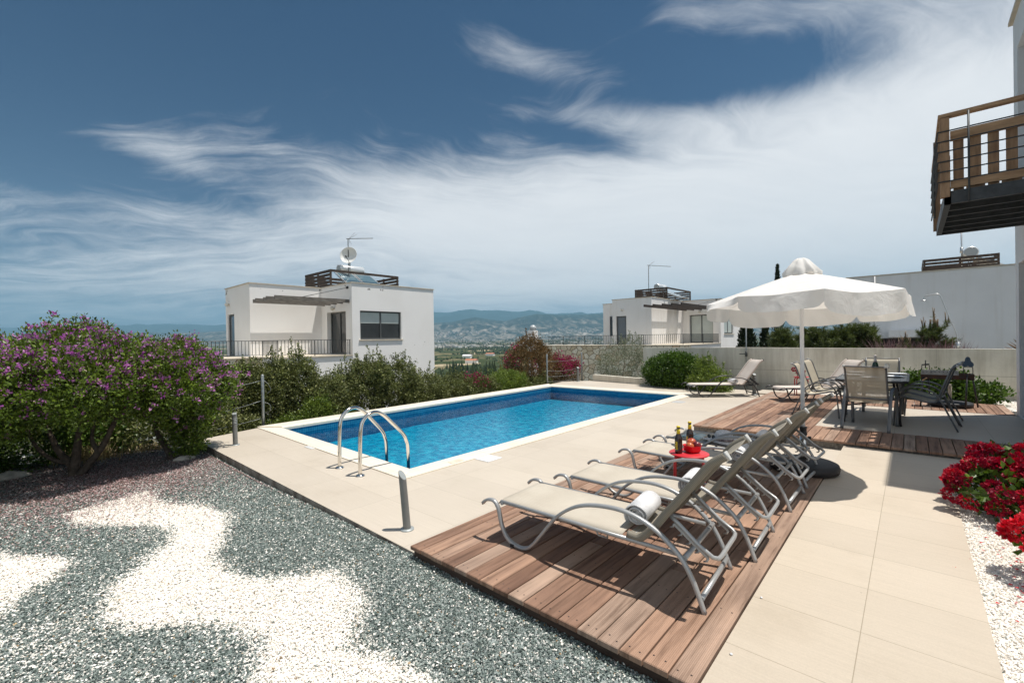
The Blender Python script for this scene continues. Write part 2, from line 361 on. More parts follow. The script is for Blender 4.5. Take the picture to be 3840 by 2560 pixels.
def weathered(m, c1, c2, top, seed):
    """rain streaks running down from the parapet and a soft patchiness"""
    t = m.node_tree; p = t.nodes['Principled BSDF']; g = nd(t, 'ShaderNodeNewGeometry'); mp = nd(t, 'ShaderNodeMapping'); mp.inputs['Scale'].default_value = (3.2, 3.2, 0.22); mp.inputs['Location'].default_value = (seed, seed, 0); lk(t, g.outputs['Position'], mp.inputs[0])
    n = nd(t, 'ShaderNodeTexNoise', i_Scale=1.0, i_Detail=6.0, i_Roughness=0.65); lk(t, mp.outputs[0], n.inputs['Vector'])
    n2 = nd(t, 'ShaderNodeTexNoise', i_Scale=0.7, i_Detail=5.0, i_Roughness=0.6); lk(t, g.outputs['Position'], n2.inputs['Vector'])
    a = ramp(t, n.outputs['Fac'], [(0.52, (1, 1, 1)), (0.75, (0.90, 0.885, 0.86))]); b = ramp(t, n2.outputs['Fac'], [(0.3, c2), (0.65, c1)])
    lk(t, mixc(t, 1.0, b, a, 'MULTIPLY'), p.inputs['Base Color'])
weathered(M['stucco'], (0.92, 0.90, 0.88), (0.87, 0.85, 0.825), 4, 3.0)
weathered(M['stucco_cool'], (0.85, 0.845, 0.84), (0.78, 0.775, 0.77), 4, 8.0)

def tile_mat(name, c1, c2, off, tw=0.94, th=0.47, rough=0.55, joint=(0.34, 0.29, 0.22), shift=0.0):
    m = bpy.data.materials.new(name); m.use_nodes = True; t = m.node_tree; p = t.nodes['Principled BSDF']
    g = nd(t, 'ShaderNodeNewGeometry'); mp = nd(t, 'ShaderNodeMapping', vector_type='POINT'); mp.inputs['Location'].default_value = (off[0], off[1], 0)
    lk(t, g.outputs['Position'], mp.inputs[0])
    b = nd(t, 'ShaderNodeTexBrick', offset=shift, offset_frequency=2, squash=1.0)
    b.inputs['Scale'].default_value = 1.0; b.inputs['Brick Width'].default_value = tw; b.inputs['Row Height'].default_value = th
    b.inputs['Mortar Size'].default_value = 0.0022; b.inputs['Mortar Smooth'].default_value = 0.2; b.inputs['Bias'].default_value = 0.0
    b.inputs['Color1'].default_value = (*c1, 1); b.inputs['Color2'].default_value = (*c2, 1); b.inputs['Mortar'].default_value = (*joint, 1)
    lk(t, mp.outputs[0], b.inputs['Vector'])
    n = nd(t, 'ShaderNodeTexNoise', i_Scale=0.9, i_Detail=8.0, i_Roughness=0.65); lk(t, g.outputs['Position'], n.inputs['Vector'])
    n2 = nd(t, 'ShaderNodeTexNoise', i_Scale=170.0, i_Detail=2.0); lk(t, g.outputs['Position'], n2.inputs['Vector'])
    # faint linear grain of the tiles
    mp2 = nd(t, 'ShaderNodeMapping'); mp2.inputs['Scale'].default_value = (3, 90, 3); lk(t, g.outputs['Position'], mp2.inputs[0])
    n3 = nd(t, 'ShaderNodeTexNoise', i_Scale=1.0, i_Detail=4.0); lk(t, mp2.outputs[0], n3.inputs['Vector'])
    c = mixc(t, 1.0, b.outputs['Color'], ramp(t, n.outputs['Fac'], [(0.28, (0.84, 0.825, 0.80)), (0.45, (0.97, 0.968, 0.96)), (0.6, (1.0, 1.0, 1.0)), (0.8, (1.04, 1.04, 1.03))]), 'MULTIPLY')
    c = mixc(t, 1.0, c, ramp(t, n3.outputs['Fac'], [(0.3, (0.95, 0.95, 0.95)), (0.7, (1.02, 1.02, 1.02))]), 'MULTIPLY')
    c = mixc(t, 1.0, c, ramp(t, n2.outputs['Fac'], [(0.3, (0.95, 0.95, 0.95)), (0.7, (1.03, 1.03, 1.03))]), 'MULTIPLY')
    # sparse specks of grit and dropped soil
    v = nd(t, 'ShaderNodeTexVoronoi', i_Scale=5.0); lk(t, g.outputs['Position'], v.inputs['Vector'])
    wn = nd(t, 'ShaderNodeSeparateColor'); lk(t, v.outputs['Color'], wn.inputs[0])
    speck = mth(t, 'MULTIPLY', mth(t, 'LESS_THAN', v.outputs['Distance'], 0.028), mth(t, 'GREATER_THAN', wn.outputs[0], 0.72))
    c = mixc(t, mth(t, 'MULTIPLY', speck, 0.7), c, (0.2, 0.17, 0.13))
    lk(t, c, p.inputs['Base Color']); p.inputs['Roughness'].default_value = rough; p.inputs['Specular IOR Level'].default_value = 0.35
    bp = nd(t, 'ShaderNodeBump', i_Strength=0.25, i_Distance=0.002); lk(t, b.outputs['Fac'], bp.inputs['Height']); bp.invert = True
    lk(t, bp.outputs[0], p.inputs['Normal']); return m
M['paving'] = tile_mat('beige_pool_tile', (0.520, 0.460, 0.385), (0.565, 0.502, 0.420), (5.97 + 0.47, -2.29 + 0.94, 0), joint=(0.40, 0.35, 0.28))
M['path'] = tile_mat('beige_path_tile', (0.510, 0.442, 0.358), (0.550, 0.478, 0.388), (0.19 + 0.94, -2.14, 0))
M['terrace'] = tile_mat('beige_terrace_tile', (0.52, 0.465, 0.395), (0.55, 0.49, 0.415), (0.19, -8.0, 0), tw=0.94, th=0.47)
M['coping'] = tile_mat('pale_limestone_coping', (0.78, 0.72, 0.62), (0.74, 0.67, 0.56), (0.1, 0.2, 0), tw=0.6, th=0.6, rough=0.7, joint=(0.5, 0.44, 0.35))
M['coping_side'] = tile_mat('pale_limestone_coping_long', (0.78, 0.72, 0.62), (0.74, 0.67, 0.56), (8.6, 0.2, 0), tw=1.5, th=0.6, rough=0.7, joint=(0.5, 0.44, 0.35))
M['slab_edge'] = mat('raw_slab_edge', (0.36, 0.33, 0.29), 0.9, col2=(0.13, 0.10, 0.08), vscale=7, bump=0.8, bscale=30)

def mosaic_mat(name, c1, c2, joint, s=0.04):
    m = bpy.data.materials.new(name); m.use_nodes = True; t = m.node_tree; p = t.nodes['Principled BSDF']
    g = nd(t, 'ShaderNodeNewGeometry'); tcn = nd(t, 'ShaderNodeUVMap')
    b = nd(t, 'ShaderNodeTexBrick', offset=0.0); b.inputs['Scale'].default_value = 1.0
    b.inputs['Brick Width'].default_value = s; b.inputs['Row Height'].default_value = s; b.inputs['Mortar Size'].default_value = 0.0022
    b.inputs['Bias'].default_value = 0.0
    b.inputs['Color1'].default_value = (*c1, 1); b.inputs['Color2'].default_value = (*c2, 1); b.inputs['Mortar'].default_value = (*joint, 1)
    sp = nd(t, 'ShaderNodeSeparateXYZ'); lk(t, g.outputs['Position'], sp.inputs[0])
    # walls: along + height; floor: plan.  a box mapping by the face normal
    sn = nd(t, 'ShaderNodeSeparateXYZ'); lk(t, g.outputs['True Normal'], sn.inputs[0])
    flat = mth(t, 'GREATER_THAN', mth(t, 'ABSOLUTE', sn.outputs[2]), 0.5); xw = mth(t, 'GREATER_THAN', mth(t, 'ABSOLUTE', sn.outputs[0]), 0.5)
    u = mth(t, 'ADD', mth(t, 'MULTIPLY', xw, sp.outputs[1]), mth(t, 'MULTIPLY', mth(t, 'SUBTRACT', 1.0, xw), sp.outputs[0]))
    v = mth(t, 'ADD', mth(t, 'MULTIPLY', flat, sp.outputs[1]), mth(t, 'MULTIPLY', mth(t, 'SUBTRACT', 1.0, flat), sp.outputs[2]))
    cb = nd(t, 'ShaderNodeCombineXYZ'); lk(t, mth(t, 'ADD', u, 40.0), cb.inputs[0]); lk(t, mth(t, 'ADD', v, 40.0), cb.inputs[1]); lk(t, cb.outputs[0], b.inputs['Vector'])
    lk(t, b.outputs['Color'], p.inputs['Base Color']); p.inputs['Roughness'].default_value = 0.2; return m
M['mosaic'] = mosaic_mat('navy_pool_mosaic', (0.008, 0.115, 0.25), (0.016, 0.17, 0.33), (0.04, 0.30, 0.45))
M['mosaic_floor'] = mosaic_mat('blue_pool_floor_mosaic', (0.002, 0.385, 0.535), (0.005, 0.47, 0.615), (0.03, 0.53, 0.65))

def water_mat():
    m = bpy.data.materials.new('pool_water'); m.use_nodes = True; t = m.node_tree; t.nodes.clear()
    g = nd(t, 'ShaderNodeNewGeometry')
    mp = nd(t, 'ShaderNodeMapping'); mp.inputs['Scale'].default_value = (1.0, 1.0, 1.0); lk(t, g.outputs['Position'], mp.inputs[0])
    n1 = nd(t, 'ShaderNodeTexNoise', i_Scale=9.0, i_Detail=3.0, i_Roughness=0.5, i_Distortion=0.6); lk(t, mp.outputs[0], n1.inputs['Vector'])
    n2 = nd(t, 'ShaderNodeTexNoise', i_Scale=26.0, i_Detail=2.0, i_Roughness=0.5); lk(t, mp.outputs[0], n2.inputs['Vector'])
    h = mth(t, 'ADD', n1.outputs['Fac'], mth(t, 'MULTIPLY', n2.outputs['Fac'], 0.3))
    bp = nd(t, 'ShaderNodeBump', i_Strength=0.16, i_Distance=0.05); lk(t, h, bp.inputs['Height'])
    fr = nd(t, 'ShaderNodeFresnel', i_IOR=1.33); lk(t, bp.outputs[0], fr.inputs['Normal'])
    gl = nd(t, 'ShaderNodeBsdfGlossy', i_Roughness=0.02); lk(t, bp.outputs[0], gl.inputs['Normal'])
    # caustic light painted into the transparent tint: brighter and darker cells
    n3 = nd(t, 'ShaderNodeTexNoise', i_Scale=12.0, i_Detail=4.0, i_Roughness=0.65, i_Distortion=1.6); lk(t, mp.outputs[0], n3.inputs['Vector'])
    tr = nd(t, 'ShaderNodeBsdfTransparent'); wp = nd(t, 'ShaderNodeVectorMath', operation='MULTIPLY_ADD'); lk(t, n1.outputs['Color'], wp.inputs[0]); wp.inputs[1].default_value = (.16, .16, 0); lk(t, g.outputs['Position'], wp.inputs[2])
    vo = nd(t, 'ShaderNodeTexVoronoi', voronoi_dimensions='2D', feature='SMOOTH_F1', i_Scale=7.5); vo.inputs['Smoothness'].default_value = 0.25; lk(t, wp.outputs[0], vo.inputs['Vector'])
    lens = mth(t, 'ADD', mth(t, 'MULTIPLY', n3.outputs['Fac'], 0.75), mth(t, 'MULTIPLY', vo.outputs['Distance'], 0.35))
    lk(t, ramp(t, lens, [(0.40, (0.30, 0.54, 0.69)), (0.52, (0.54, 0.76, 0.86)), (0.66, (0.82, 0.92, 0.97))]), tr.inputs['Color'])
    mx = nd(t, 'ShaderNodeMixShader'); lk(t, mth(t, 'MULTIPLY', fr.outputs[0], 0.50), mx.inputs[0]); lk(t, tr.outputs[0], mx.inputs[1]); lk(t, gl.outputs[0], mx.inputs[2])
    o = nd(t, 'ShaderNodeOutputMaterial'); lk(t, mx.outputs[0], o.inputs['Surface']); return m
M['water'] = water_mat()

def deck_mat(name, tint=1.0, axis=1):
    """reddish hardwood decking: every board has its own tone, long grain, fine grooves along the board"""
    m = bpy.data.materials.new(name); m.use_nodes = True; t = m.node_tree; p = t.nodes['Principled BSDF']
    a = nd(t, 'ShaderNodeAttribute', attribute_name='rnd'); g = nd(t, 'ShaderNodeNewGeometry')
    sp = nd(t, 'ShaderNodeSeparateXYZ'); lk(t, g.outputs['Position'], sp.inputs[0])
    cb = nd(t, 'ShaderNodeCombineXYZ'); lk(t, sp.outputs[0], cb.inputs[0]); lk(t, sp.outputs[1], cb.inputs[1]); lk(t, mth(t, 'MULTIPLY', a.outputs['Fac'], 37.0), cb.inputs[2])
    mp = nd(t, 'ShaderNodeMapping'); mp.inputs['Scale'].default_value = (26, 1.6, 1) if axis == 1 else (1.6, 26, 1); lk(t, cb.outputs[0], mp.inputs[0])
    n = nd(t, 'ShaderNodeTexNoise', i_Scale=1.0, i_Detail=6.0, i_Roughness=0.62, i_Distortion=0.4); lk(t, mp.outputs[0], n.inputs['Vector'])
    base = ramp(t, a.outputs['Fac'], [(0.0, (0.19, 0.106, 0.070)), (0.25, (0.275, 0.163, 0.110)), (0.65, (0.355, 0.220, 0.150)), (1.0, (0.345, 0.25, 0.19))])
    c = mixc(t, 1.0, base, ramp(t, n.outputs['Fac'], [(0.28, (0.42, 0.38, 0.35)), (0.5, (1, 1, 1)), (0.75, (1.35, 1.35, 1.35))]), 'MULTIPLY')
    n2 = nd(t, 'ShaderNodeTexNoise', i_Scale=2.2, i_Detail=5.0); lk(t, cb.outputs[0], n2.inputs['Vector'])
    c = mixc(t, 1.0, c, ramp(t, n2.outputs['Fac'], [(0.3, (0.78, 0.78, 0.80)), (0.7, (1.12, 1.12, 1.12))]), 'MULTIPLY')
    lk(t, c, p.inputs['Base Color']); p.inputs['Roughness'].default_value = 0.7; p.inputs['Specular IOR Level'].default_value = 0.3
    gr = mth(t, 'SINE', mth(t, 'MULTIPLY', sp.outputs[0 if axis == 1 else 1], 2 * PI / 0.0075))
    bp = nd(t, 'ShaderNodeBump', i_Strength=0.5, i_Distance=0.0012); lk(t, mth(t, 'ADD', gr, mth(t, 'MULTIPLY', n.outputs['Fac'], 1.5)), bp.inputs['Height']); lk(t, bp.outputs[0], p.inputs['Normal'])
    return m
M['deck'] = deck_mat('hardwood_decking')
M['fascia'] = mat('dark_deck_fascia', (0.10, 0.062, 0.042), 0.75, col2=(0.05, 0.03, 0.022), vscale=3, bump=0.3, stretch=(1.5, 9, 30))
M['screw'] = mat('dark_screw_head', (0.05, 0.035, 0.03), 0.5)

def sling_mat(name, c1, c2, fine=420.0, alpha=0.0):
    m = bpy.data.materials.new(name); m.use_nodes = True; t = m.node_tree; p = t.nodes['Principled BSDF']
    co = nd(t, 'ShaderNodeTexCoord').outputs['Object']
    ck = nd(t, 'ShaderNodeTexWave', wave_type='BANDS', bands_direction='DIAGONAL', i_Scale=fine / 8, i_Distortion=0.4); lk(t, co, ck.inputs['Vector'])
    n = nd(t, 'ShaderNodeTexNoise', i_Scale=3.0, i_Detail=6.0, i_Roughness=0.6); lk(t, co, n.inputs['Vector'])
    c = mixc(t, ck.outputs['Fac'], c2, c1); c = mixc(t, 1.0, c, ramp(t, n.outputs['Fac'], [(0.3, (0.86, 0.84, 0.82)), (0.7, (1.04, 1.04, 1.04))]), 'MULTIPLY')
    lk(t, c, p.inputs['Base Color']); p.inputs['Roughness'].default_value = 0.75
    tl = nd(t, 'ShaderNodeBsdfTranslucent'); lk(t, c, tl.inputs['Color'])
    tp = nd(t, 'ShaderNodeBsdfTransparent')
    m1 = nd(t, 'ShaderNodeMixShader', i_Fac=0.03); lk(t, p.outputs[0], m1.inputs[1]); lk(t, tl.outputs[0], m1.inputs[2])
    m2 = nd(t, 'ShaderNodeMixShader', i_Fac=alpha); lk(t, m1.outputs[0], m2.inputs[1]); lk(t, tp.outputs[0], m2.inputs[2])
    lk(t, m2.outputs[0], t.nodes['Material Output'].inputs['Surface']); return m
M['sling'] = sling_mat('beige_mesh_sling', (0.60, 0.55, 0.465), (0.43, 0.385, 0.315), alpha=0.02)
M['sling_taupe'] = sling_mat('taupe_mesh_sling', (0.72, 0.645, 0.58), (0.60, 0.525, 0.465), alpha=0.05)
M['sling_chair'] = sling_mat('beige_chair_sling', (0.60, 0.54, 0.43), (0.46, 0.41, 0.31), alpha=0.20)

def stone_wall_mat():
    m = bpy.data.materials.new('dressed_limestone_masonry'); m.use_nodes = True; t = m.node_tree; p = t.nodes['Principled BSDF']
    g = nd(t, 'ShaderNodeNewGeometry'); sp = nd(t, 'ShaderNodeSeparateXYZ'); lk(t, g.outputs['Position'], sp.inputs[0])
    cb = nd(t, 'ShaderNodeCombineXYZ'); lk(t, mth(t, 'ADD', sp.outputs[0], mth(t, 'MULTIPLY', sp.outputs[1], 0.83)), cb.inputs[0]); lk(t, mth(t, 'MULTIPLY', sp.outputs[2], 1.35), cb.inputs[1])
    v = nd(t, 'ShaderNodeTexVoronoi', voronoi_dimensions='2D', distance='CHEBYCHEV', i_Scale=2.2, i_Randomness=0.72); lk(t, cb.outputs[0], v.inputs['Vector'])
    e = nd(t, 'ShaderNodeTexVoronoi', voronoi_dimensions='2D', feature='DISTANCE_TO_EDGE', i_Scale=2.2, i_Randomness=0.72); lk(t, cb.outputs[0], e.inputs['Vector'])
    sc = nd(t, 'ShaderNodeSeparateColor'); lk(t, v.outputs['Color'], sc.inputs[0])
    c = ramp(t, sc.outputs[0], [(0.0, (0.68, 0.56, 0.38)), (0.4, (0.82, 0.73, 0.56)), (0.8, (0.90, 0.85, 0.71)), (1.0, (0.74, 0.52, 0.33))])
    n = nd(t, 'ShaderNodeTexNoise', i_Scale=7.0, i_Detail=6.0); lk(t, g.outputs['Position'], n.inputs['Vector'])
    c = mixc(t, 1.0, c, ramp(t, n.outputs['Fac'], [(0.3, (0.75, 0.74, 0.72)), (0.7, (1.1, 1.1, 1.1))]), 'MULTIPLY')
    k = ramp(t, e.outputs['Distance'], [(0.035, 1.0), (0.075, 0.0)])
    lk(t, mixc(t, k, c, (0.27, 0.20, 0.12)), p.inputs['Base Color']); p.inputs['Roughness'].default_value = 0.9
    b = nd(t, 'ShaderNodeBump', i_Strength=0.7, i_Distance=0.03); lk(t, e.outputs['Distance'], b.inputs['Height']); lk(t, b.outputs[0], p.inputs['Normal']); return m
M['masonry'] = stone_wall_mat()

def concrete_mat():
    m = bpy.data.materials.new('board_marked_concrete'); m.use_nodes = True; t = m.node_tree; p = t.nodes['Principled BSDF']
    g = nd(t, 'ShaderNodeNewGeometry'); sp = nd(t, 'ShaderNodeSeparateXYZ'); lk(t, g.outputs['Position'], sp.inputs[0])
    n = nd(t, 'ShaderNodeTexNoise', i_Scale=1.3, i_Detail=8.0, i_Roughness=0.65); lk(t, g.outputs['Position'], n.inputs['Vector'])
    c = ramp(t, n.outputs['Fac'], [(0.3, (0.58, 0.54, 0.46)), (0.55, (0.70, 0.665, 0.58)), (0.75, (0.77, 0.74, 0.65))])
    v = nd(t, 'ShaderNodeTexVoronoi', i_Scale=13.0); lk(t, g.outputs['Position'], v.inputs['Vector'])
    sc = nd(t, 'ShaderNodeSeparateColor'); lk(t, v.outputs['Color'], sc.inputs[0])
    pit = mth(t, 'MULTIPLY', mth(t, 'LESS_THAN', v.outputs['Distance'], mth(t, 'MULTIPLY', sc.outputs[1], 0.16)), mth(t, 'GREATER_THAN', sc.outputs[0], 0.68))
    c = mixc(t, mth(t, 'MULTIPLY', pit, 0.55), c, (0.16, 0.14, 0.11))
    seam = mth(t, 'LESS_THAN', mth(t, 'ABSOLUTE', mth(t, 'SUBTRACT', sp.outputs[2], 0.50)), 0.006)
    vs = mth(t, 'LESS_THAN', mth(t, 'ABSOLUTE', mth(t, 'SUBTRACT', mth(t, 'MODULO', mth(t, 'ADD', sp.outputs[0], 20.0), 2.4), 1.2)), 0.005)
    c = mixc(t, mth(t, 'MULTIPLY', mth(t, 'MAXIMUM', seam, mth(t, 'MULTIPLY', vs, 0.6)), 0.55), c, (0.24, 0.21, 0.17))
    mpd = nd(t, 'ShaderNodeMapping'); mpd.inputs['Scale'].default_value = (5.0, 5.0, 0.35); lk(t, g.outputs['Position'], mpd.inputs[0])
    nd_ = nd(t, 'ShaderNodeTexNoise', i_Scale=1.0, i_Detail=7.0, i_Roughness=0.7); lk(t, mpd.outputs[0], nd_.inputs['Vector'])
    c = mixc(t, 1.0, c, ramp(t, nd_.outputs['Fac'], [(0.42, (1.03, 1.03, 1.02)), (0.72, (0.74, 0.72, 0.68))]), 'MULTIPLY')
    splash = mth(t, 'MULTIPLY', mth(t, 'GREATER_THAN', mth(t, 'MULTIPLY', n.outputs['Fac'], 0.32), sp.outputs[2]), 0.35)
    c = mixc(t, splash, c, (0.36, 0.31, 0.24))
    lk(t, c, p.inputs['Base Color']); p.inputs['Roughness'].default_value = 0.9
    b = nd(t, 'ShaderNodeBump', i_Strength=0.35, i_Distance=0.01); n2 = nd(t, 'ShaderNodeTexNoise', i_Scale=30.0, i_Detail=5.0); lk(t, g.outputs['Position'], n2.inputs['Vector'])
    lk(t, n2.outputs['Fac'], b.inputs['Height']); lk(t, b.outputs[0], p.inputs['Normal']); return m
M['concrete'] = concrete_mat()

def attr_mat(name, stops, rough=0.85, bump=0.0):
    m = bpy.data.materials.new(name); m.use_nodes = True; t = m.node_tree; p = t.nodes['Principled BSDF']
    a = nd(t, 'ShaderNodeAttribute', attribute_name='rnd'); lk(t, ramp(t, a.outputs['Fac'], stops), p.inputs['Base Color'])
    p.inputs['Roughness'].default_value = rough; p.inputs['Specular IOR Level'].default_value = 0.25; return m
M['stones'] = attr_mat('mixed_gravel_stones', [(0.0, (0.042, 0.058, 0.052)), (0.2, (0.150, 0.190, 0.174)), (0.42, (0.37, 0.42, 0.39)), (0.47, (0.22, 0.13, 0.06)), (0.5, (0.46, 0.34, 0.20)),
                                               (0.53, (0.72, 0.65, 0.56)), (0.75, (0.90, 0.845, 0.765)), (1.0, (0.94, 0.91, 0.86))])

# ================================================================== SETTING
rs = np.random.RandomState(7)
def vnoise(x, y, seed=0, octv=4, rough=0.5):
    """smooth value noise, vectorised"""
    tot = np.zeros_like(x, dtype=float); amp = 1.0; norm = 0.0
    for o in range(octv):
        r = np.random.RandomState(seed * 13 + o); T = r.rand(256, 256)
        xi = np.floor(x).astype(int); yi = np.floor(y).astype(int); fx = x - xi; fy = y - yi
        fx = fx * fx * (3 - 2 * fx); fy = fy * fy * (3 - 2 * fy)
        g = lambda a, b: T[a % 256, b % 256]
        v = (g(xi, yi) * (1 - fx) + g(xi + 1, yi) * fx) * (1 - fy) + (g(xi, yi + 1) * (1 - fx) + g(xi + 1, yi + 1) * fx) * fy
        tot += v * amp; norm += amp; amp *= rough; x = x * 2.03 + 17.1; y = y * 2.03 + 9.7
    return tot / norm
def sst(a, b, x): t = np.clip((x - a) / (b - a), 0, 1); return t * t * (3 - 2 * t)
# far crests, read off the photograph as (bearing px, elevation px above the horizon line)
back_x = np.array([-3000, 300, 450, 600, 720, 850, 1100, 1400, 1627, 1680, 1719, 1775, 1808, 1868, 1895, 1945, 1990, 2023, 2052, 2088, 2106, 2135, 2213, 2264, 2700, 3400, 6000], float)
back_y = np.array([1250, 1228, 1222, 1219, 1216, 1222, 1200, 1180, 1171, 1174, 1169, 1165, 1168, 1165, 1167, 1171, 1165, 1170, 1177, 1178, 1174, 1174, 1178, 1174, 1170, 1180, 1190], float)
mid_x = np.array([-3000, 400, 900, 1400, 1627, 1690, 1785, 1840, 1898, 1942, 2017, 2106, 2264, 2600, 6000], float)
mid_y = np.array([1262, 1258, 1240, 1220, 1211, 1208, 1189, 1199, 1204, 1191, 1180, 1182, 1179, 1186, 1200], float)
def hor(sx): return 1270.8 - 0.0163 * (sx - 1920)
def terrain_z(X, Y):
    d = X * _s + Y * _c; lat = X * _c - Y * _s; r = np.hypot(X, Y)
    ds = np.maximum(d, 1.0); sx = np.clip(1920 + F_PX * lat / ds, -2800, 5800); fwd = sst(0.0, 60.0, d) * (d > 0)
    z = np.interp(r, [0, 9, 14, 30, 80, 200, 450, 900, 2500, 4000, 5000], [-1.0, -1.0, -2.4, -4.5, -10, -22, -33, -33, -27, -14, 8])
    z = z + (vnoise(X / 160, Y / 160, 3) - 0.5) * np.interp(r, [30, 300, 3000, 5000], [0, 6, 10, 60])
    em = (hor(sx) - np.interp(sx, mid_x, mid_y)) / F_PX; eb = (hor(sx) - np.interp(sx, back_x, back_y)) / F_PX
    rough = vnoise(X / 620, Y / 620, 5, 6, 0.55) - 0.5
    zm = 1.45 + em * 7200; zb = 1.45 + eb * 12500
    k1 = sst(4600, 7200, d); k2 = sst(8400, 12500, d)
    zz = z * (1 - k1) + zm * k1 + rough * 260 * k1 * (1 - sst(6500, 7200, d)) * fwd
    zz = np.where(d > 7200, zm + (np.minimum(zm, zb) * 0.72 - zm) * sst(7200, 8600, d), zz)
    zz = np.where(d > 8600, np.minimum(zm, zb) * 0.72 * (1 - k2) + zb * k2 + rough * 420 * k2 * (1 - sst(11000, 12500, d)), zz)
    zz = np.where(d > 12500, zb * (1 - sst(12500, 15500, d) * 0.9), zz)
    return np.where(d > 200, zz, z)
def make_terrain():
    azs = np.concatenate([np.linspace(-62, 62, 430), np.linspace(66, 294, 58)]); azs = np.radians(azs)
    rr = np.concatenate([[0.01], np.geomspace(4, 60, 22), np.geomspace(70, 4000, 90), np.linspace(4120, 16000, 120)])
    A, Rr = np.meshgrid(azs, rr)
    # constant forward depth inside the front fan so that the crest stays sharp
    X = Rr * (np.cos(A) * _s + np.sin(A) * _c); Y = Rr * (np.cos(A) * _c - np.sin(A) * _s)
    fr = np.cos(A); stretch = np.where(np.abs(np.arctan2(np.sin(A), np.cos(A))) < math.radians(63), 1 / np.maximum(fr, 0.4), 1 / 0.45)
    far = sst(100, 2000, Rr); k = 1 + (stretch - 1) * far
    X = X * k; Y = Y * k; Z = terrain_z(X, Y)
    V = np.stack([X, Y, Z], -1).reshape(-1, 3); n = len(azs); m = len(rr)
    i, j = np.meshgrid(np.arange(m - 1), np.arange(n), indexing='ij'); j2 = (j + 1) % n
    Fa = np.stack([i * n + j, (i + 1) * n + j, (i + 1) * n + j2, i * n + j2], -1).reshape(-1, 4)
    return V, Fa[:, ::-1]
def terrain_mat():
    m = bpy.data.materials.new('valley_ground'); m.use_nodes = True; t = m.node_tree; p = t.nodes['Principled BSDF']
    g = nd(t, 'ShaderNodeNewGeometry'); sp = nd(t, 'ShaderNodeSeparateXYZ'); lk(t, g.outputs['Position'], sp.inputs[0])
    def rot(scx, scy, dist=0.0):
        mp = nd(t, 'ShaderNodeMapping', vector_type='TEXTURE'); mp.inputs['Rotation'].default_value = (0, 0, -YAW); mp.inputs['Scale'].default_value = (scx, scy, 1e9); lk(t, g.outputs['Position'], mp.inputs[0]); return mp.outputs[0]
    v = nd(t, 'ShaderNodeTexVoronoi', voronoi_dimensions='2D', distance='CHEBYCHEV', i_Scale=1.0, i_Randomness=0.9); lk(t, rot(62, 60), v.inputs['Vector'])
    sc = nd(t, 'ShaderNodeSeparateColor'); lk(t, v.outputs['Color'], sc.inputs[0])
    field = ramp(t, sc.outputs[0], [(0.0, (0.050, 0.062, 0.030)), (0.30, (0.085, 0.090, 0.045)), (0.45, (0.18, 0.155, 0.09)), (0.62, (0.40, 0.33, 0.22)), (0.78, (0.058, 0.072, 0.034)), (1.0, (0.30, 0.25, 0.165))], 'CONSTANT')
    n = nd(t, 'ShaderNodeTexNoise', noise_dimensions='2D', i_Scale=1.0, i_Detail=7.0, i_Roughness=0.7); lk(t, rot(24, 40), n.inputs['Vector'])
    field = mixc(t, ramp(t, n.outputs['Fac'], [(0.50, 0.0), (0.58, 0.9)]), field, (0.035, 0.055, 0.022))
    # hills: dark scrub with pale terraces and bare limestone
    h = nd(t, 'ShaderNodeTexNoise', noise_dimensions='2D', i_Scale=1.0, i_Detail=9.0, i_Roughness=0.72, i_Distortion=0.8); lk(t, rot(130, 300), h.inputs['Vector'])
    h2 = nd(t, 'ShaderNodeTexNoise', i_Scale=0.012, i_Detail=6.0, i_Roughness=0.7); lk(t, g.outputs['Position'], h2.inputs['Vector'])
    low = mth(t, 'SUBTRACT', 1.0, mth(t, 'DIVIDE', mth(t, 'SUBTRACT', sp.outputs[2], 20.0), 260.0), clamp=True)
    bare = mth(t, 'ADD', h.outputs['Fac'], mth(t, 'MULTIPLY', low, 0.10))
    hill = ramp(t, bare, [(0.45, (0.020, 0.030, 0.024)), (0.55, (0.050, 0.058, 0.046)), (0.63, (0.17, 0.155, 0.125)), (0.74, (0.32, 0.29, 0.25))])
    hill = mixc(t, 1.0, hill, ramp(t, h2.outputs['Fac'], [(0.3, (0.6, 0.6, 0.6)), (0.7, (1.3, 1.3, 1.3))]), 'MULTIPLY')
    k = nd(t, 'ShaderNodeMapRange'); lk(t, sp.outputs[2], k.inputs['Value']); k.inputs['From Min'].default_value = -24; k.inputs['From Max'].default_value = -6
    c = mixc(t, k.outputs[0], field, hill)
    # high back range is wooded
    k2 = nd(t, 'ShaderNodeMapRange'); lk(t, sp.outputs[2], k2.inputs['Value']); k2.inputs['From Min'].default_value = 210; k2.inputs['From Max'].default_value = 420
    c = mixc(t, k2.outputs[0], c, (0.020, 0.036, 0.022))
    lk(t, c, p.inputs['Base Color']); p.inputs['Roughness'].default_value = 1.0; p.inputs['Specular IOR Level'].default_value = 0.0
    return m
V, Fa = make_terrain()
terrain = np_mesh('terrain', V, Fa, terrain_mat(), smooth=True); tag(terrain, kind='structure')

# ------------------------------------------------------------------ haze: an even body of air over the whole scene
hz = MB(); hz.box(-17000, -6000, -45, 9000, 17000, 1000)
hm = bpy.data.materials.new('haze_air'); hm.use_nodes = True; ht = hm.node_tree; ht.nodes.clear()
pv = nd(ht, 'ShaderNodeVolumePrincipled'); pv.inputs['Color'].default_value = (0.36, 0.68, 0.92, 1); pv.inputs['Density'].default_value = 1.0e-4; pv.inputs['Anisotropy'].default_value = 0.1
ho = nd(ht, 'ShaderNodeOutputMaterial'); lk(ht, pv.outputs[0], ho.inputs['Volume'])
haze = hz.build('haze', hm); tag(haze, kind='stuff')

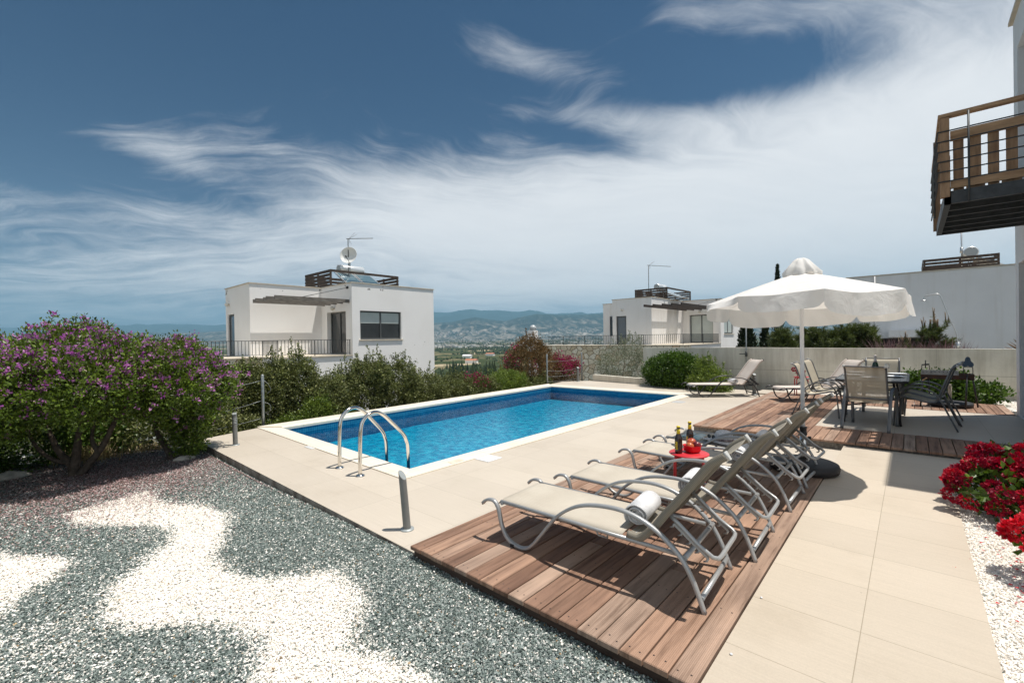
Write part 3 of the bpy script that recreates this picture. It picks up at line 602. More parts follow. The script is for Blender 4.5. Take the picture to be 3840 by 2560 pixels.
# ------------------------------------------------------------------ pool
NL, NR, FR, FL = Vector((-8.0, 3.045)), Vector((-4.244, 2.974)), Vector((-4.296, 11.083)), Vector((-8.206, 10.955))
ONL, ONR, OFR, OFL = Vector((-8.36, 2.78)), Vector((-3.96, 2.70)), Vector((-4.0, 11.40)), Vector((-8.53, 11.24))
WATER_Z, FLOOR_Z = -0.125, -0.40
def sheet(polys, z, name, m, kind='structure', zs=None):
    b = MB()
    for p in polys: b.add([(x, y, z) for x, y in p], [list(range(len(p)))])
    o = b.build(name, m); tag(o, kind=kind); return o
b = MB(); q = [NL, NR, FR, FL]
for i in range(4):
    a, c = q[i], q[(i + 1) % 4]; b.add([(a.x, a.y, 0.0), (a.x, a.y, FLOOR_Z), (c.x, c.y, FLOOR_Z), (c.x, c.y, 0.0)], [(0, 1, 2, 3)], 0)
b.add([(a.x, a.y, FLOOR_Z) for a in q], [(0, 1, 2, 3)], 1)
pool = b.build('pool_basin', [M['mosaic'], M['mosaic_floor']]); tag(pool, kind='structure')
def inset(poly, d):
    c = sum(poly, Vector((0, 0))) / len(poly); return [p + (c - p).normalized() * d for p in poly]
wpoly = inset(q, 0.002)
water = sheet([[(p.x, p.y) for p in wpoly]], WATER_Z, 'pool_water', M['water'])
# coping stones, rounded nose, 12 mm proud of the paving
b = MB(); outer = [ONL, ONR, OFR, OFL]; inner = inset(q, 0.02)
for i in range(4):
    j = (i + 1) % 4; mi = 0 if i in (0, 2) else 1
    hgt = 0.012 if i != 3 else 0.028
    o0, o1, i0, i1 = outer[i], outer[j], inner[i], inner[j]
    m0, m1 = i0 + (o0 - i0) * 0.10, i1 + (o1 - i1) * 0.10
    z = hgt
    b.add([(o0.x, o0.y, -0.03), (o0.x, o0.y, z), (m0.x, m0.y, z), (i0.x, i0.y, z - 0.022), (i0.x, i0.y, -0.035),
           (o1.x, o1.y, -0.03), (o1.x, o1.y, z), (m1.x, m1.y, z), (i1.x, i1.y, z - 0.022), (i1.x, i1.y, -0.035)],
          [(0, 1, 6, 5), (1, 2, 7, 6), (2, 3, 8, 7), (3, 4, 9, 8), (4, 0, 5, 9), (4, 3, 2, 1, 0), (5, 6, 7, 8, 9)], mi)
cop = b.build('pool_coping', [M['coping'], M['coping_side']]); tag(cop, kind='structure')
# paving round the pool (one level), raw slab edge towards the gravel
PNL, PNR = (-8.07, 1.84), (-0.66, 1.805)
t2 = lambda v: (v.x, v.y)
b = MB()
for poly in ([PNL, PNR, (-0.66, 2.70), t2(ONR), t2(ONL)], [t2(ONR), (-0.66, 2.70), (-0.66, 11.40), t2(OFR)], [t2(OFL), t2(OFR), (-0.66, 11.40), (-0.66, 12.9), (-8.14, 12.99), (-8.74, 12.29)]):
    b.add([(x, y, 0.0) for x, y in poly], [list(range(len(poly)))], 0)
n = 46; ex = [PNL[0] + (PNR[0] - PNL[0]) * i / n for i in range(n + 1)]; ey = [PNL[1] + (PNR[1] - PNL[1]) * i / n for i in range(n + 1)]
low = []; 
for i in range(n + 1): low.append((ex[i] + random.uniform(-.01, .01), ey[i] + 0.004 + random.uniform(0, 0.014), -0.26))
b.add([(x, y, 0.0) for x, y in zip(ex, ey)] + [(x, y, -0.018) for x, y in zip(ex, ey)] + low,
      [(i, i + n + 1, i + n + 2, i + 1) for i in range(n)] + [(i + n + 1, i + 2 * n + 2, i + 2 * n + 3, i + n + 2) for i in range(n)], 1)
b.add([(-8.07, 1.84, 0), (-8.36, 2.78, 0), (-8.36, 2.78, -.3), (-8.07, 1.84, -.3)], [(0, 1, 2, 3)], 1)
b.add([(-8.74, 12.29, 0), (-8.14, 12.99, 0), (-8.14, 12.99, -.3), (-8.74, 12.29, -.3)], [(0, 1, 2, 3)], 1)
b.add([(-8.53, 11.24, 0), (-8.74, 12.29, 0), (-8.74, 12.29, -.3), (-8.53, 11.24, -.3)], [(0, 1, 2, 3)], 1)
b.add([(-8.36, 2.78, 0), (-8.53, 11.24, 0), (-8.53, 11.24, -.4), (-8.36, 2.78, -.4)], [(0, 1, 2, 3)], 1)
pav = b.build('pool_paving', [M['paving'], M['slab_edge']]); tag(pav, kind='structure')
# raised path, terrace under the dining table
b = MB(); b.prism([(-0.642, 0.4), (0.262, 0.4), (0.262, 5.55), (3.2, 5.55), (3.2, 6.855), (-0.642, 6.855)], -0.2, 0.062)
tag(b.build('path', M['path']), kind='structure')
b = MB(); b.prism([(-1.075, 7.86), (3.2, 7.86), (3.2, 10.565), (-1.075, 10.565)], -0.2, 0.104)
tag(b.build('terrace', M['terrace']), kind='structure')

# ------------------------------------------------------------------ gravel
def gz(x): return np.interp(x, [-9, -5.5, -2.6, 0], [-0.10, -0.085, -0.016, -0.006])
def z8(pts): return [G(x / 1.568, 1700 + y / 1.568, -0.05).to_2d() for x, y in pts]
WH1 = z8([(380, 340), (520, 285), (700, 240), (880, 195), (915, 195), (925, 245), (1000, 272), (1200, 288), (1250, 322), (1330, 345), (1350, 420), (1310, 480), (1300, 560), (1285, 640), (1340, 700), (1480, 745), (1650, 758), (1850, 728), (2000, 705), (2080, 760), (2160, 850), (2180, 930), (2140, 1010), (2135, 1100), (2200, 1200), (2330, 1260), (2500, 1330), (2700, 1500), (1500, 1700), (1500, 1348), (1560, 1250), (1585, 1190), (1560, 1120), (1450, 1090), (1250, 1050), (1050, 1040), (900, 1060), (760, 1060), (640, 1010), (600, 900), (640, 800), (760, 720), (880, 630), (980, 530), (1000, 460), (940, 430), (850, 405), (640, 410), (450, 395)])
WH2 = z8([(-300, 560), (0, 565), (150, 585), (400, 600), (440, 640), (420, 680), (330, 740), (200, 810), (60, 900), (0, 950), (-300, 1100)])
def inpoly(x, y, P):
    ins = np.zeros(len(x), bool); n = len(P)
    for i in range(n):
        a, c = P[i], P[i - 1]
        k = ((a.y > y) != (c.y > y)) & (x < (c.x - a.x) * (y - a.y) / (c.y - a.y + 1e-12) + a.x); ins ^= k
    return ins
OCT_V = np.array([(1, 0, 0), (-1, 0, 0), (0, 1, 0), (0, -1, 0), (0, 0, 1), (0, 0, -1)], float)
OCT_F = np.array([(0, 2, 4), (2, 1, 4), (1, 3, 4), (3, 0, 4), (2, 0, 5), (1, 2, 5), (3, 1, 5), (0, 3, 5)])
def stones(name, x, y, z, size, colr, rnd):
    n = len(x); V = np.repeat(OCT_V[None], n, 0) * rnd.uniform(0.55, 1.15, (n, 6, 1)) + rnd.normal(0, 0.22, (n, 6, 3))
    V *= np.stack([rnd.uniform(0.8, 1.3, n), rnd.uniform(0.6, 1.0, n), rnd.uniform(0.4, 0.75, n)], -1)[:, None, :] * (size[:, None, None] * 0.62)
    a = rnd.uniform(0, 2 * PI, n); b_ = rnd.normal(0, 0.33, n)
    ca, sa, cb_, sb = np.cos(a), np.sin(a), np.cos(b_), np.sin(b_)
    x1 = V[..., 0] * cb_[:, None] + V[..., 2] * sb[:, None]; z1 = -V[..., 0] * sb[:, None] + V[..., 2] * cb_[:, None]; y1 = V[..., 1]
    V = np.stack([x1 * ca[:, None] - y1 * sa[:, None], x1 * sa[:, None] + y1 * ca[:, None], z1], -1) + np.stack([x, y, z], -1)[:, None, :]
    Fa = (OCT_F[None] + (np.arange(n) * 6)[:, None, None]).reshape(-1, 3)
    o = np_mesh(name, V.reshape(-1, 3), Fa, M['stones'], rnd=np.repeat(colr, 6)); tag(o, kind='stuff'); return o
def gravel_field():
    r = np.random.RandomState(3); N = 640000
    x = r.uniform(-9.3, 0.3, N); y = r.uniform(-1.6, 1.86, N)
    d = x * _s + y * _c; lat = x * _c - y * _s
    dist = np.hypot(x, y)
    keep = (d > 1.2) & (np.abs(lat) < d * 1.7 + 0.3) & (r.rand(N) < np.interp(dist, [1.5, 3, 5, 8], [1, 1, 0.62, 0.42]))
    keep &= (y < 1.835 - (x + 8.07) / 7.41 * 0.035 - 0.004) | (x < -8.07)
    x, y, dist = x[keep], y[keep], dist[keep]; n = len(x)
    jx, jy = x + r.normal(0, 0.045, n), y + r.normal(0, 0.045, n)
    wob = (vnoise(x * 3, y * 3, 8) - 0.5) * 0.22
    w = inpoly(jx + wob, jy + wob * 0.7, WH1) | inpoly(jx + wob, jy + wob * 0.7, WH2)
    w ^= (r.rand(n) < np.where(w, 0.030, 0.09 + 0.22 * np.clip((vnoise(x * 1.2, y * 1.2, 4) - 0.55) * 4, 0, 1) + 0.25 * np.clip((-1.6 + dist * 0 - (y - 0.0) + 1.5) * 0.0, 0, 1)))
    c = np.where(w, r.uniform(0.66, 1.0, n), np.clip(r.normal(0.20, 0.12, n), 0.0, 0.42))
    odd = r.rand(n) < 0.012; c = np.where(odd, r.uniform(0.455, 0.515, n), c)
    size = r.uniform(0.0050, 0.0140, n) * np.interp(dist, [1.5, 4, 8], [0.95, 1.1, 1.6])
    stones('gravel', x, y, gz(x) + r.uniform(-0.004, 0.009, n), size, c, r)
gravel_field()
def ground_mat():
    """bed under the loose stones, same two gravels"""
    m = bpy.data.materials.new('gravel_bed'); m.use_nodes = True; t = m.node_tree; p = t.nodes['Principled BSDF']
    g = nd(t, 'ShaderNodeNewGeometry'); v = nd(t, 'ShaderNodeTexVoronoi', i_Scale=75.0); lk(t, g.outputs['Position'], v.inputs['Vector'])
    sc = nd(t, 'ShaderNodeSeparateColor'); lk(t, v.outputs['Color'], sc.inputs[0]); a = nd(t, 'ShaderNodeAttribute', attribute_name='rnd')
    grey = ramp(t, sc.outputs[0], [(0, (0.12, 0.145, 0.14)), (0.7, (0.30, 0.345, 0.335)), (1, (0.6, 0.58, 0.55))]); wht = ramp(t, sc.outputs[0], [(0, (0.66, 0.61, 0.54)), (1, (0.88, 0.85, 0.79))])
    lk(t, mixc(t, a.outputs['Fac'], grey, wht), p.inputs['Base Color']); p.inputs['Roughness'].default_value = 0.95; return m
M['bed'] = ground_mat()
nx, ny = 240, 96; gx, gy = np.meshgrid(np.linspace(-9.6, 0.0, nx), np.linspace(-2.6, 1.83, ny))
V = np.stack([gx, gy, gz(gx) - 0.004], -1).reshape(-1, 3); i, j = np.meshgrid(np.arange(ny - 1), np.arange(nx - 1), indexing='ij')
Fa = np.stack([i * nx + j, i * nx + j + 1, (i + 1) * nx + j + 1, (i + 1) * nx + j], -1).reshape(-1, 4)
wm = (inpoly(V[:, 0], V[:, 1], WH1) | inpoly(V[:, 0], V[:, 1], WH2)).astype(float)
tag(np_mesh('gravel_ground', V, Fa, M['bed'], rnd=wm), kind='structure')
# white gravel beds: along the path on the right, and by the garden wall
def white_bed(name, x0, x1, y0, y1, z, dens, seed, smin=0.008, smax=0.016, slope=0.0):
    r = np.random.RandomState(seed); n = int((x1 - x0) * (y1 - y0) * dens); x = r.uniform(x0, x1, n); y = r.uniform(y0, y1, n)
    c = np.clip(r.normal(0.82, 0.12, n), 0.53, 1.0); c = np.where(r.rand(n) < 0.03, r.uniform(0.2, 0.52, n), c)
    stones(name, x, y, z + r.uniform(-0.004, 0.008, n), r.uniform(smin, smax, n), c, r)
    b = MB(); b.cur = 1.0; b.box(x0, y0, z - 0.25, x1, y1, z - 0.005); tag(b.build(name + '_ground', M['bed']), kind='structure')
white_bed('white_gravel', 0.266, 1.9, 0.9, 5.54, 0.045, 9500, 21)
white_bed('white_gravel_strip', -2.45, 1.9, 11.96, 13.7, 0.012, 1800, 22, 0.014, 0.026)
# fallen blossom under the flowering shrubs
r = np.random.RandomState(31); n = 34000
x = r.normal(-7.05, 0.85, n); y = np.clip(r.normal(0.75, 0.75, n), -1.5, 1.78); a = r.uniform(0, 2 * PI, n); s = r.uniform(0.004, 0.010, n)
z = gz(x) + 0.012 + r.uniform(0, 0.006, n); dx, dy = np.cos(a) * s, np.sin(a) * s
V = np.stack([np.stack([x + dx, y + dy, z], -1), np.stack([x - dy, y + dx, z + .003], -1), np.stack([x - dx, y - dy, z], -1), np.stack([x + dy, y - dx, z + .002], -1)], 1).reshape(-1, 3)
M['petal_litter'] = attr_mat('dried_petals', [(0, (0.10, 0.052, 0.042)), (0.5, (0.24, 0.135, 0.12)), (0.75, (0.44, 0.29, 0.30)), (1, (0.72, 0.58, 0.57))])
tag(np_mesh('petal_litter', V, np.arange(4 * n).reshape(-1, 4), M['petal_litter'], rnd=np.repeat(r.rand(n), 4)), kind='stuff')
# red petals on the white gravel
n = 90; x = r.normal(0.50, 0.12, n); y = r.normal(3.9, 0.5, n); s = r.uniform(0.006, 0.012, n); a = r.uniform(0, 6.3, n); dx, dy = np.cos(a) * s, np.sin(a) * s; z = np.full(n, 0.060)
V = np.stack([np.stack([x + dx, y + dy, z], -1), np.stack([x - dy, y + dx, z + .004], -1), np.stack([x - dx, y - dy, z], -1), np.stack([x + dy, y - dx, z + .003], -1)], 1).reshape(-1, 3)
M['red_petal'] = attr_mat('red_petals', [(0, (0.30, 0.01, 0.02)), (1, (0.55, 0.02, 0.02))])
tag(np_mesh('red_petal_litter', V, np.arange(4 * n).reshape(-1, 4), M['red_petal'], rnd=np.repeat(r.rand(n), 4)), kind='stuff')

# ------------------------------------------------------------------ timber decks (boards run along Y)
def boards(b, x0, x1, y0, y1, ztop, bw=0.111, gap=0.007, th=0.026, joints=(), seed=1, screws=True):
    r = random.Random(seed); n = max(1, round((x1 - x0) / bw)); w = (x1 - x0) / n
    for i in range(n):
        cuts = [y0] + [c for c in sorted(joints[i % len(joints)]) if y0 + 0.1 < c < y1 - 0.1] + [y1] if joints else [y0, y1]
        for ya, yb in zip(cuts[:-1], cuts[1:]):
            b.cur = r.random(); xa, xb = x0 + i * w + gap / 2, x0 + (i + 1) * w - gap / 2; dz = r.uniform(-0.0015, 0.0015); e = 0.004
            ya2, yb2 = ya + (0.0015 if ya > y0 else r.uniform(-.003, .003)), yb - (0.0015 if yb < y1 else 0)
            # eased edges
            b.add([(xa, ya2, ztop - th), (xb, ya2, ztop - th), (xb, yb2, ztop - th), (xa, yb2, ztop - th),
                   (xa, ya2, ztop - e + dz), (xb, ya2, ztop - e + dz), (xb, yb2, ztop - e + dz), (xa, yb2, ztop - e + dz),
                   (xa + e, ya2 + e, ztop + dz), (xb - e, ya2 + e, ztop + dz), (xb - e, yb2 - e, ztop + dz), (xa + e, yb2 - e, ztop + dz)],
                  [(3, 2, 1, 0), (0, 1, 5, 4), (1, 2, 6, 5), (2, 3, 7, 6), (3, 0, 4, 7), (4, 5, 9, 8), (5, 6, 10, 9), (6, 7, 11, 10), (7, 4, 8, 11), (8, 9, 10, 11)])
            if screws:
                ys = [ya2 + 0.05]; k = ya2 + 0.05
                while k + 0.55 < yb2: k += 0.55; ys.append(k)
                for yy in ys:
                    for sx in (xa + 0.026, xb - 0.026):
                        sx += r.uniform(-.006, .006); y_ = yy + r.uniform(-.012, .012); b.cur = 0
                        b.add([(sx + 0.0048 * math.cos(q * PI / 3), y_ + 0.0048 * math.sin(q * PI / 3), ztop + dz + 0.0008) for q in range(6)], [range(6)], 1)
D1 = thing('wooden_deck', 'reddish boarded sundeck carrying the four silver loungers beside the grey gravel', 'deck', (-1.6, 3.6, 0))
b = MB(); boards(b, -2.54, -0.648, 1.775, 5.52, 0.07, joints=[(3.1,), (), (4.0,), (2.6, 4.6), ()], seed=4)
bo = b.build('boards', [M['deck'], M['screw']], D1); bo.matrix_parent_inverse = Matrix.Translation(-D1.location)
b = MB(); b.box(-2.53, 1.80, -0.12, -0.66, 1.825, 0.042); b.box(-2.528, 1.827, -0.02, -2.505, 5.5, 0.042); b.box(-2.5, 5.47, -0.02, -0.66, 5.495, 0.042)
for k in range(7): b.box(-2.5, 2.0 + k * 0.55, 0.0, -0.66, 2.05 + k * 0.55, 0.042)
fo = b.build('fascia', M['fascia'], D1); fo.matrix_parent_inverse = Matrix.Translation(-D1.location)
D2 = thing('wooden_deck', 'long boarded deck wrapping around the dining terrace', 'deck', (-1.5, 8.5, 0))
b = MB(); boards(b, -2.49, -1.08, 6.86, 11.95, 0.11, joints=[(8.2, 10.4), (9.3,), (7.7, 10.9), (8.8,), (9.9,)], seed=9)
boards(b, -1.08, 1.9, 6.86, 7.85, 0.11, seed=12); boards(b, -1.08, 1.23, 10.575, 11.95, 0.11, seed=14)
bo = b.build('boards', [M['deck'], M['screw']], D2); bo.matrix_parent_inverse = Matrix.Translation(-D2.location)
b = MB(); b.box(-2.48, 6.885, 0.0, -0.65, 6.91, 0.082); b.box(-0.648, 6.885, 0.05, 1.9, 6.91, 0.082); b.box(-2.478, 6.912, 0.0, -2.455, 11.9, 0.082); b.box(-1.1, 10.6, 0.02, 1.21, 10.62, 0.082)
b.box(1.19, 10.64, 0.0, 1.21, 11.93, 0.082)
for k in range(9): b.box(-2.45, 7.1 + k * 0.55, 0.0, -1.1, 7.15 + k * 0.55, 0.082)
fo = b.build('fascia', M['old_wood'], D2); fo.matrix_parent_inverse = Matrix.Translation(-D2.location)

# ================================================================== HOUSES AND WALLS
def railing(name, parent, path, ztop, h=0.62, sp=0.125, posts=()):
    """steel railing along a plan path: rail, thin bars, posts"""
    b = MB(); P = [Vector((x, y, 0)) for x, y in path]
    for a, c in zip(P[:-1], P[1:]):
        L = (c - a).length; n = max(1, int(L / sp))
        b.bar(a + Vector((0, 0, ztop)), c + Vector((0, 0, ztop)), 0.030, 0.022); b.bar(a + Vector((0, 0, ztop - h + 0.06)), c + Vector((0, 0, ztop - h + 0.06)), 0.018, 0.014)
        for i in range(1, n):
            p = a + (c - a) * (i / n); b.bar(p + Vector((0, 0, ztop - h + 0.06)), p + Vector((0, 0, ztop)), 0.017, 0.017, up=(0, 1, 0))
    o = b.build(name, M['railing'], parent)
    for x, y in posts:
        pb = MB(); pb.bar((x, y, ztop - h - 0.02), (x, y, ztop + 0.01), 0.028, 0.028, up=(0, 1, 0)); pb.build('post', M['railing'], o)
    return o
def opening(parent, name, axis, c, a0, a1, z0, z1, depth, panes=2, glass='glass_dark', blind=0.0, sill=True, fw=0.055, out=1):
    """window or door set back in its reveal.  axis 'x': in a wall facing +X at x = c, spanning y a0..a1; 'y': facing -Y at y = c, spanning x a0..a1"""
    def bx(b, u0, d0, v0, u1, d1, v1, m=0):
        if axis == 'x': b.box(c - d0, u0, v0, c - d1, u1, v1, m)
        else: b.box(u0, c + d0, v0, u1, c + d1, v1, m)
    g = 0.004
    b = MB(); bx(b, a0 + g, depth, z0 + g, a0 + fw, depth + 0.06, z1 - g); bx(b, a1 - fw, depth, z0 + g, a1 - g, depth + 0.06, z1 - g)
    bx(b, a0 + fw, depth, z1 - fw, a1 - fw, depth + 0.06, z1 - g); bx(b, a0 + fw, depth, z0 + g, a1 - fw, depth + 0.06, z0 + fw)
    w = (a1 - a0 - 2 * fw) / panes
    for i in range(1, panes): u = a0 + fw + i * w; bx(b, u - 0.035, depth - 0.006, z0 + fw, u + 0.035, depth + 0.05, z1 - fw)
    fr = b.build(name, M['gfrm'], parent)
    for i in range(panes):
        p = MB(); u0, u1 = a0 + fw + i * w + 0.002, a0 + fw + (i + 1) * w - 0.002; bx(p, u0, depth + 0.03, z0 + fw, u1, depth + 0.036, z1 - fw); p.build('pane', M[glass], fr)
        if blind:
            q = MB(); bx(q, u0 + 0.01, depth + 0.022, z1 - fw - (z1 - z0 - 2 * fw) * blind, u1 - 0.01, depth + 0.028, z1 - fw - 0.005); q.build('blind', M['blind'], fr)
    if sill:
        s = MB(); bx(s, a0 - 0.06, -0.05, z0 - 0.045, a1 + 0.06, depth - 0.002, z0 - 0.003); s.build('sill', M['limestone'], parent)
    return fr
def wall_lamp(parent, p, d):
    b = MB(); p, d = Vector(p), Vector(d); b.tube([p, p + d * 0.05], 0.05, 10); l = b.build('wall_lamp', M['limestone'], parent)
    g = MB(); t = [p + d * (0.05 + 0.14 * k / 6) for k in range(7)]; g.tube(t, [0.06, 0.085, 0.095, 0.095, 0.085, 0.06, 0.02], 10); g.build('globe', M['lamp'], l)
def water_heater(label, cx, cy, z, ax_len, tank_r, panel, tank_z, dirx=1.0):
    """solar water heater: tank along Y on a frame, sloping panels below on the +X side"""
    t = thing('solar_water_heater', label, 'water heater', (cx, cy, z))
    b = MB(); prof = [(0.0, 0), (tank_r * .8, 0.01), (tank_r, 0.05), (tank_r, ax_len - 0.05), (tank_r * .8, ax_len - 0.01), (0, ax_len)]
    b.lathe(prof, 22); tk = b.build('tank', M['tank'], t); tk.rotation_euler = (-PI / 2, 0, 0); tk.location = (0, -ax_len / 2, tank_z)
    e = MB(); e.lathe([(tank_r * .86, -0.012), (tank_r * .86, 0.012)], 20); eo = e.build('tank_end', M['tank_end'], tk)
    for y in (-ax_len * .35, ax_len * .35):
        f = MB(); f.bar((0, y, 0), (0, y, tank_z - tank_r * .9), 0.03, 0.03, up=(0, 1, 0)); f.bar((0.1, y, tank_z - 0.35), (panel[0], y, 0.02), 0.03, 0.03); f.build('stand', M['alu'], t)
    for k in range(panel[2]):
        w = panel[1]; y0 = (k - panel[2] / 2) * (w + 0.05) + 0.025
        p = MB(); zt = tank_z - tank_r - 0.05
        q = [(0.14, y0, zt), (panel[0], y0, 0.06), (panel[0], y0 + w, 0.06), (0.14, y0 + w, zt)]; nn = Vector((zt - .06, 0, panel[0] - .14)).normalized() * 0.06
        p.add([Vector(a) for a in q] + [Vector(a) + nn for a in q], [(0, 1, 2, 3), (0, 4, 5, 1), (1, 5, 6, 2), (2, 6, 7, 3), (3, 7, 4, 0)], 0); p.add([Vector(a) + nn for a in q], [(3, 2, 1, 0)], 0)
        po = p.build('solar_panel', M['alu'], t)
        gq = MB(); e0, e1 = 0.05, 0.95
        g4 = [(Vector(q[0]) * (1 - u) + Vector(q[1]) * u) * (1 - v) + (Vector(q[3]) * (1 - u) + Vector(q[2]) * u) * v + nn * 1.08 for u, v in ((e0, .06), (e1, .06), (e1, .94), (e0, .94))]
        gq.add(g4, [(0, 1, 2, 3)]); gq.build('glass', M['solar'], po)
    return t
def antenna(label, x, y, z0, h, boom, d=(0.74, 0.67), tilt=0.0):
    t = thing('tv_antenna', label, 'antenna', (x, y, z0)); b = MB(); b.tube([(0, 0, 0), (0, 0, h)], 0.022, 6); b.build('mast', M['railing'], t)
    b = MB(); D = Vector((*d, 0)).normalized(); S = Vector((-D.y, D.x, 0)); b.tube([Vector((0, 0, h)) - D * 0.08, Vector((0, 0, h + tilt)) + D * boom], 0.017, 5)
    for k in range(12): p = Vector((0, 0, h + tilt * k / 12)) + D * (0.12 + (boom - 0.14) * k / 11); b.tube([p - S * 0.09 - Vector((0, 0, .03)), p + S * 0.09 + Vector((0, 0, .03))], 0.006, 4)
    for a in (-1, 1):
        for c in (-1, 1): b.tube([Vector((0, 0, h)) + D * 0.05, Vector((0, 0, h)) + D * 0.28 * (1 if a > 0 else -.0) + Vector((0, 0, 0.26 * a)) + S * 0.16 * c + D * .12], 0.006, 4)
    b.build('boom', M['railing'], t); return t
def villa(label, beam_m, xD, yC, yE, xB, yA, xL, zr, zf, zb, mt, door_a, lamp_a, door_c, lamp_c, win_d, blind, beams, deck_poly, rail, rposts, stone_poly, cable, gl_c='glass_dark', blind_c=0.0):
    t = thing('white_house', label, 'house', ((xL + xD) / 2, (yA + yE) / 2, zf)); off = Matrix.Translation(-t.location)
    kids = []
    w = MB(); w.prism([(xL, yA), (xB, yA), (xB, yC), (xD, yC), (xD, yE), (xL, yE)], zb, zr); wo = w.build('wall', mt, t)
    cuts = [(door_a[0], yA - .1, zf + .01, door_a[1], yA + .16, door_a[2])] if door_a else []
    cuts.append((door_c[0], yC - .1, zf + .01, door_c[1], yC + .26, door_c[2])); cuts.append((xD - .16, win_d[0], win_d[2], xD + .1, win_d[1], win_d[3]))
    cut_boxes(wo, cuts)
    c = MB(); e = 0.035; c.prism([(xL - e, yA - e), (xB + e, yA - e), (xB + e, yC - e), (xD + e, yC - e), (xD + e, yE + e), (xL - e, yE + e)], zr, zr + 0.035); c.build('parapet_cap', M['limestone'], t)
    if door_a: opening(t, 'door', 'y', yA, door_a[0], door_a[1], zf + .01, door_a[2], 0.06, 1, 'glass_blue', sill=False, fw=0.09)
    opening(t, 'sliding_door', 'y', yC, door_c[0], door_c[1], zf + .01, door_c[2], 0.18, 2, gl_c, blind=blind_c, sill=False, fw=0.07)
    opening(t, 'window', 'x', xD, win_d[0], win_d[1], win_d[2], win_d[3], 0.09, 2, 'glass_dark', blind=blind, fw=0.065)
    if lamp_a: wall_lamp(t, lamp_a, (0, -1, 0))
    wall_lamp(t, lamp_c, (0, -1, 0))
    for (bx, y0, y1, z) in beams:
        q = MB(); q.box(bx - .035, y0, z - .075, bx + .035, y1, z + .075); q.build('pergola_beam', M[beam_m], t)
    q = MB(); q.tube([cable[0], cable[1]], 0.012, 5); q.lathe([(0.0, -.05), (0.07, -.05), (0.07, .05), (0, .05)], 8, cable[0]); q.build('stay_cable', M['railing'], t)
    s = MB(); s.prism(deck_poly, zb, zf - .03); s.build('terrace_wall', mt, t)
    s = MB(); cx = sum(p[0] for p in deck_poly) / len(deck_poly); cy = sum(p[1] for p in deck_poly) / len(deck_poly)
    s.prism([(p[0] + (0.05 if p[0] > cx else 0), p[1] + (0.0 if p[1] > cy else -.05)) for p in deck_poly], zf - .03, zf + .012); s.build('terrace_cap', M['limestone'], t)
    if stone_poly:
        s = MB(); s.prism(stone_poly, zb, zf - .032); s.build('stone_wall', M['masonry'], t)
        s = MB(); sx = sum(p[0] for p in stone_poly) / len(stone_poly); sy = sum(p[1] for p in stone_poly) / len(stone_poly)
        s.prism([(p[0] + (0.05 if p[0] > sx else 0), p[1] + (-0.05 if p[1] < sy else 0)) for p in stone_poly], zf - .032, zf + .008); s.build('stone_cap', M['limestone'], t)
    for k, (pth, ps) in enumerate(zip(rail, rposts)): railing('railing', t, pth, zf + 0.66, posts=ps)
    for ch in list(bpy.data.objects):
        if ch.parent == t: ch.matrix_parent_inverse = off
    return t
villa('white cubic house with flaking render, wide window and satellite dish on its roof', 'old_wood', -17.91, 9.76, 14.16, -20.76, 6.70, -23.92, 3.98, 0.88, -4.5, M['stucco_flaked'],
      (-23.68, -22.75, 2.78), (-23.4, 6.70, 3.24), (-20.2, -18.46, 2.80), (-19.5, 9.76, 2.96), (10.13, 12.24, 1.53, 2.80), 0.42,
      [(-18.14 - k * 0.57, 6.72 - 0.1 * (k % 2), 9.755, 3.20) for k in range(5)],
      [(-24, 6.73), (-17.95, 6.73), (-17.95, 9.755), (-20.7, 9.755), (-20.7, 6.69), (-24, 6.69)] and [(-20.755, 6.70), (-17.93, 6.70), (-17.93, 9.757), (-20.755, 9.757)],
      [[(-17.97, 9.70), (-17.97, 6.74), (-19.52, 6.74), (-19.52, 4.6)]], [[(-17.97, 9.66), (-17.97, 8.15), (-17.97, 6.74), (-19.52, 6.74)]],
      [(-24.2, 3.6), (-19.45, 3.6), (-19.45, 6.698), (-24.2, 6.698)], ((-18.25, 9.76, 3.80), (-18.14, 7.7, 3.25)))
villa('white cubic house beyond the stone terrace wall with pale blinds in its sliding door', 'dark_wood', -10.2, 33.81, 39.6, -12.88, 28.35, -15.78, 4.08, 0.92, -4.0, M['stucco'],
      (-15.49, -14.72, 2.92), (-15.0, 28.35, 3.36), (-12.40, -10.72, 3.02), (-11.62, 33.81, 3.22), (34.62, 36.9, 1.58, 3.03), 0.97,
      [(-10.42 - k * 0.55, 27.1 - k * .1, 33.805, 3.42) for k in range(5)],
      [(-12.875, 28.2), (-10.25, 28.2), (-10.25, 33.807), (-12.875, 33.807)],
      [[(-10.3, 33.7), (-10.3, 27.0), (-20.5, 26.9)]], [[(-10.3, 33.6), (-10.3, 30.5), (-10.3, 27.0), (-12.8, 26.97), (-15.2, 26.95), (-17.2, 26.93), (-19, 26.91)]],
      [(-21, 26.8), (-10.25, 26.85), (-10.25, 28.198), (-12.9, 28.345), (-21, 28.345)], ((-10.45, 33.81, 4.05), (-10.5, 29.8, 3.46)), blind_c=0.99)
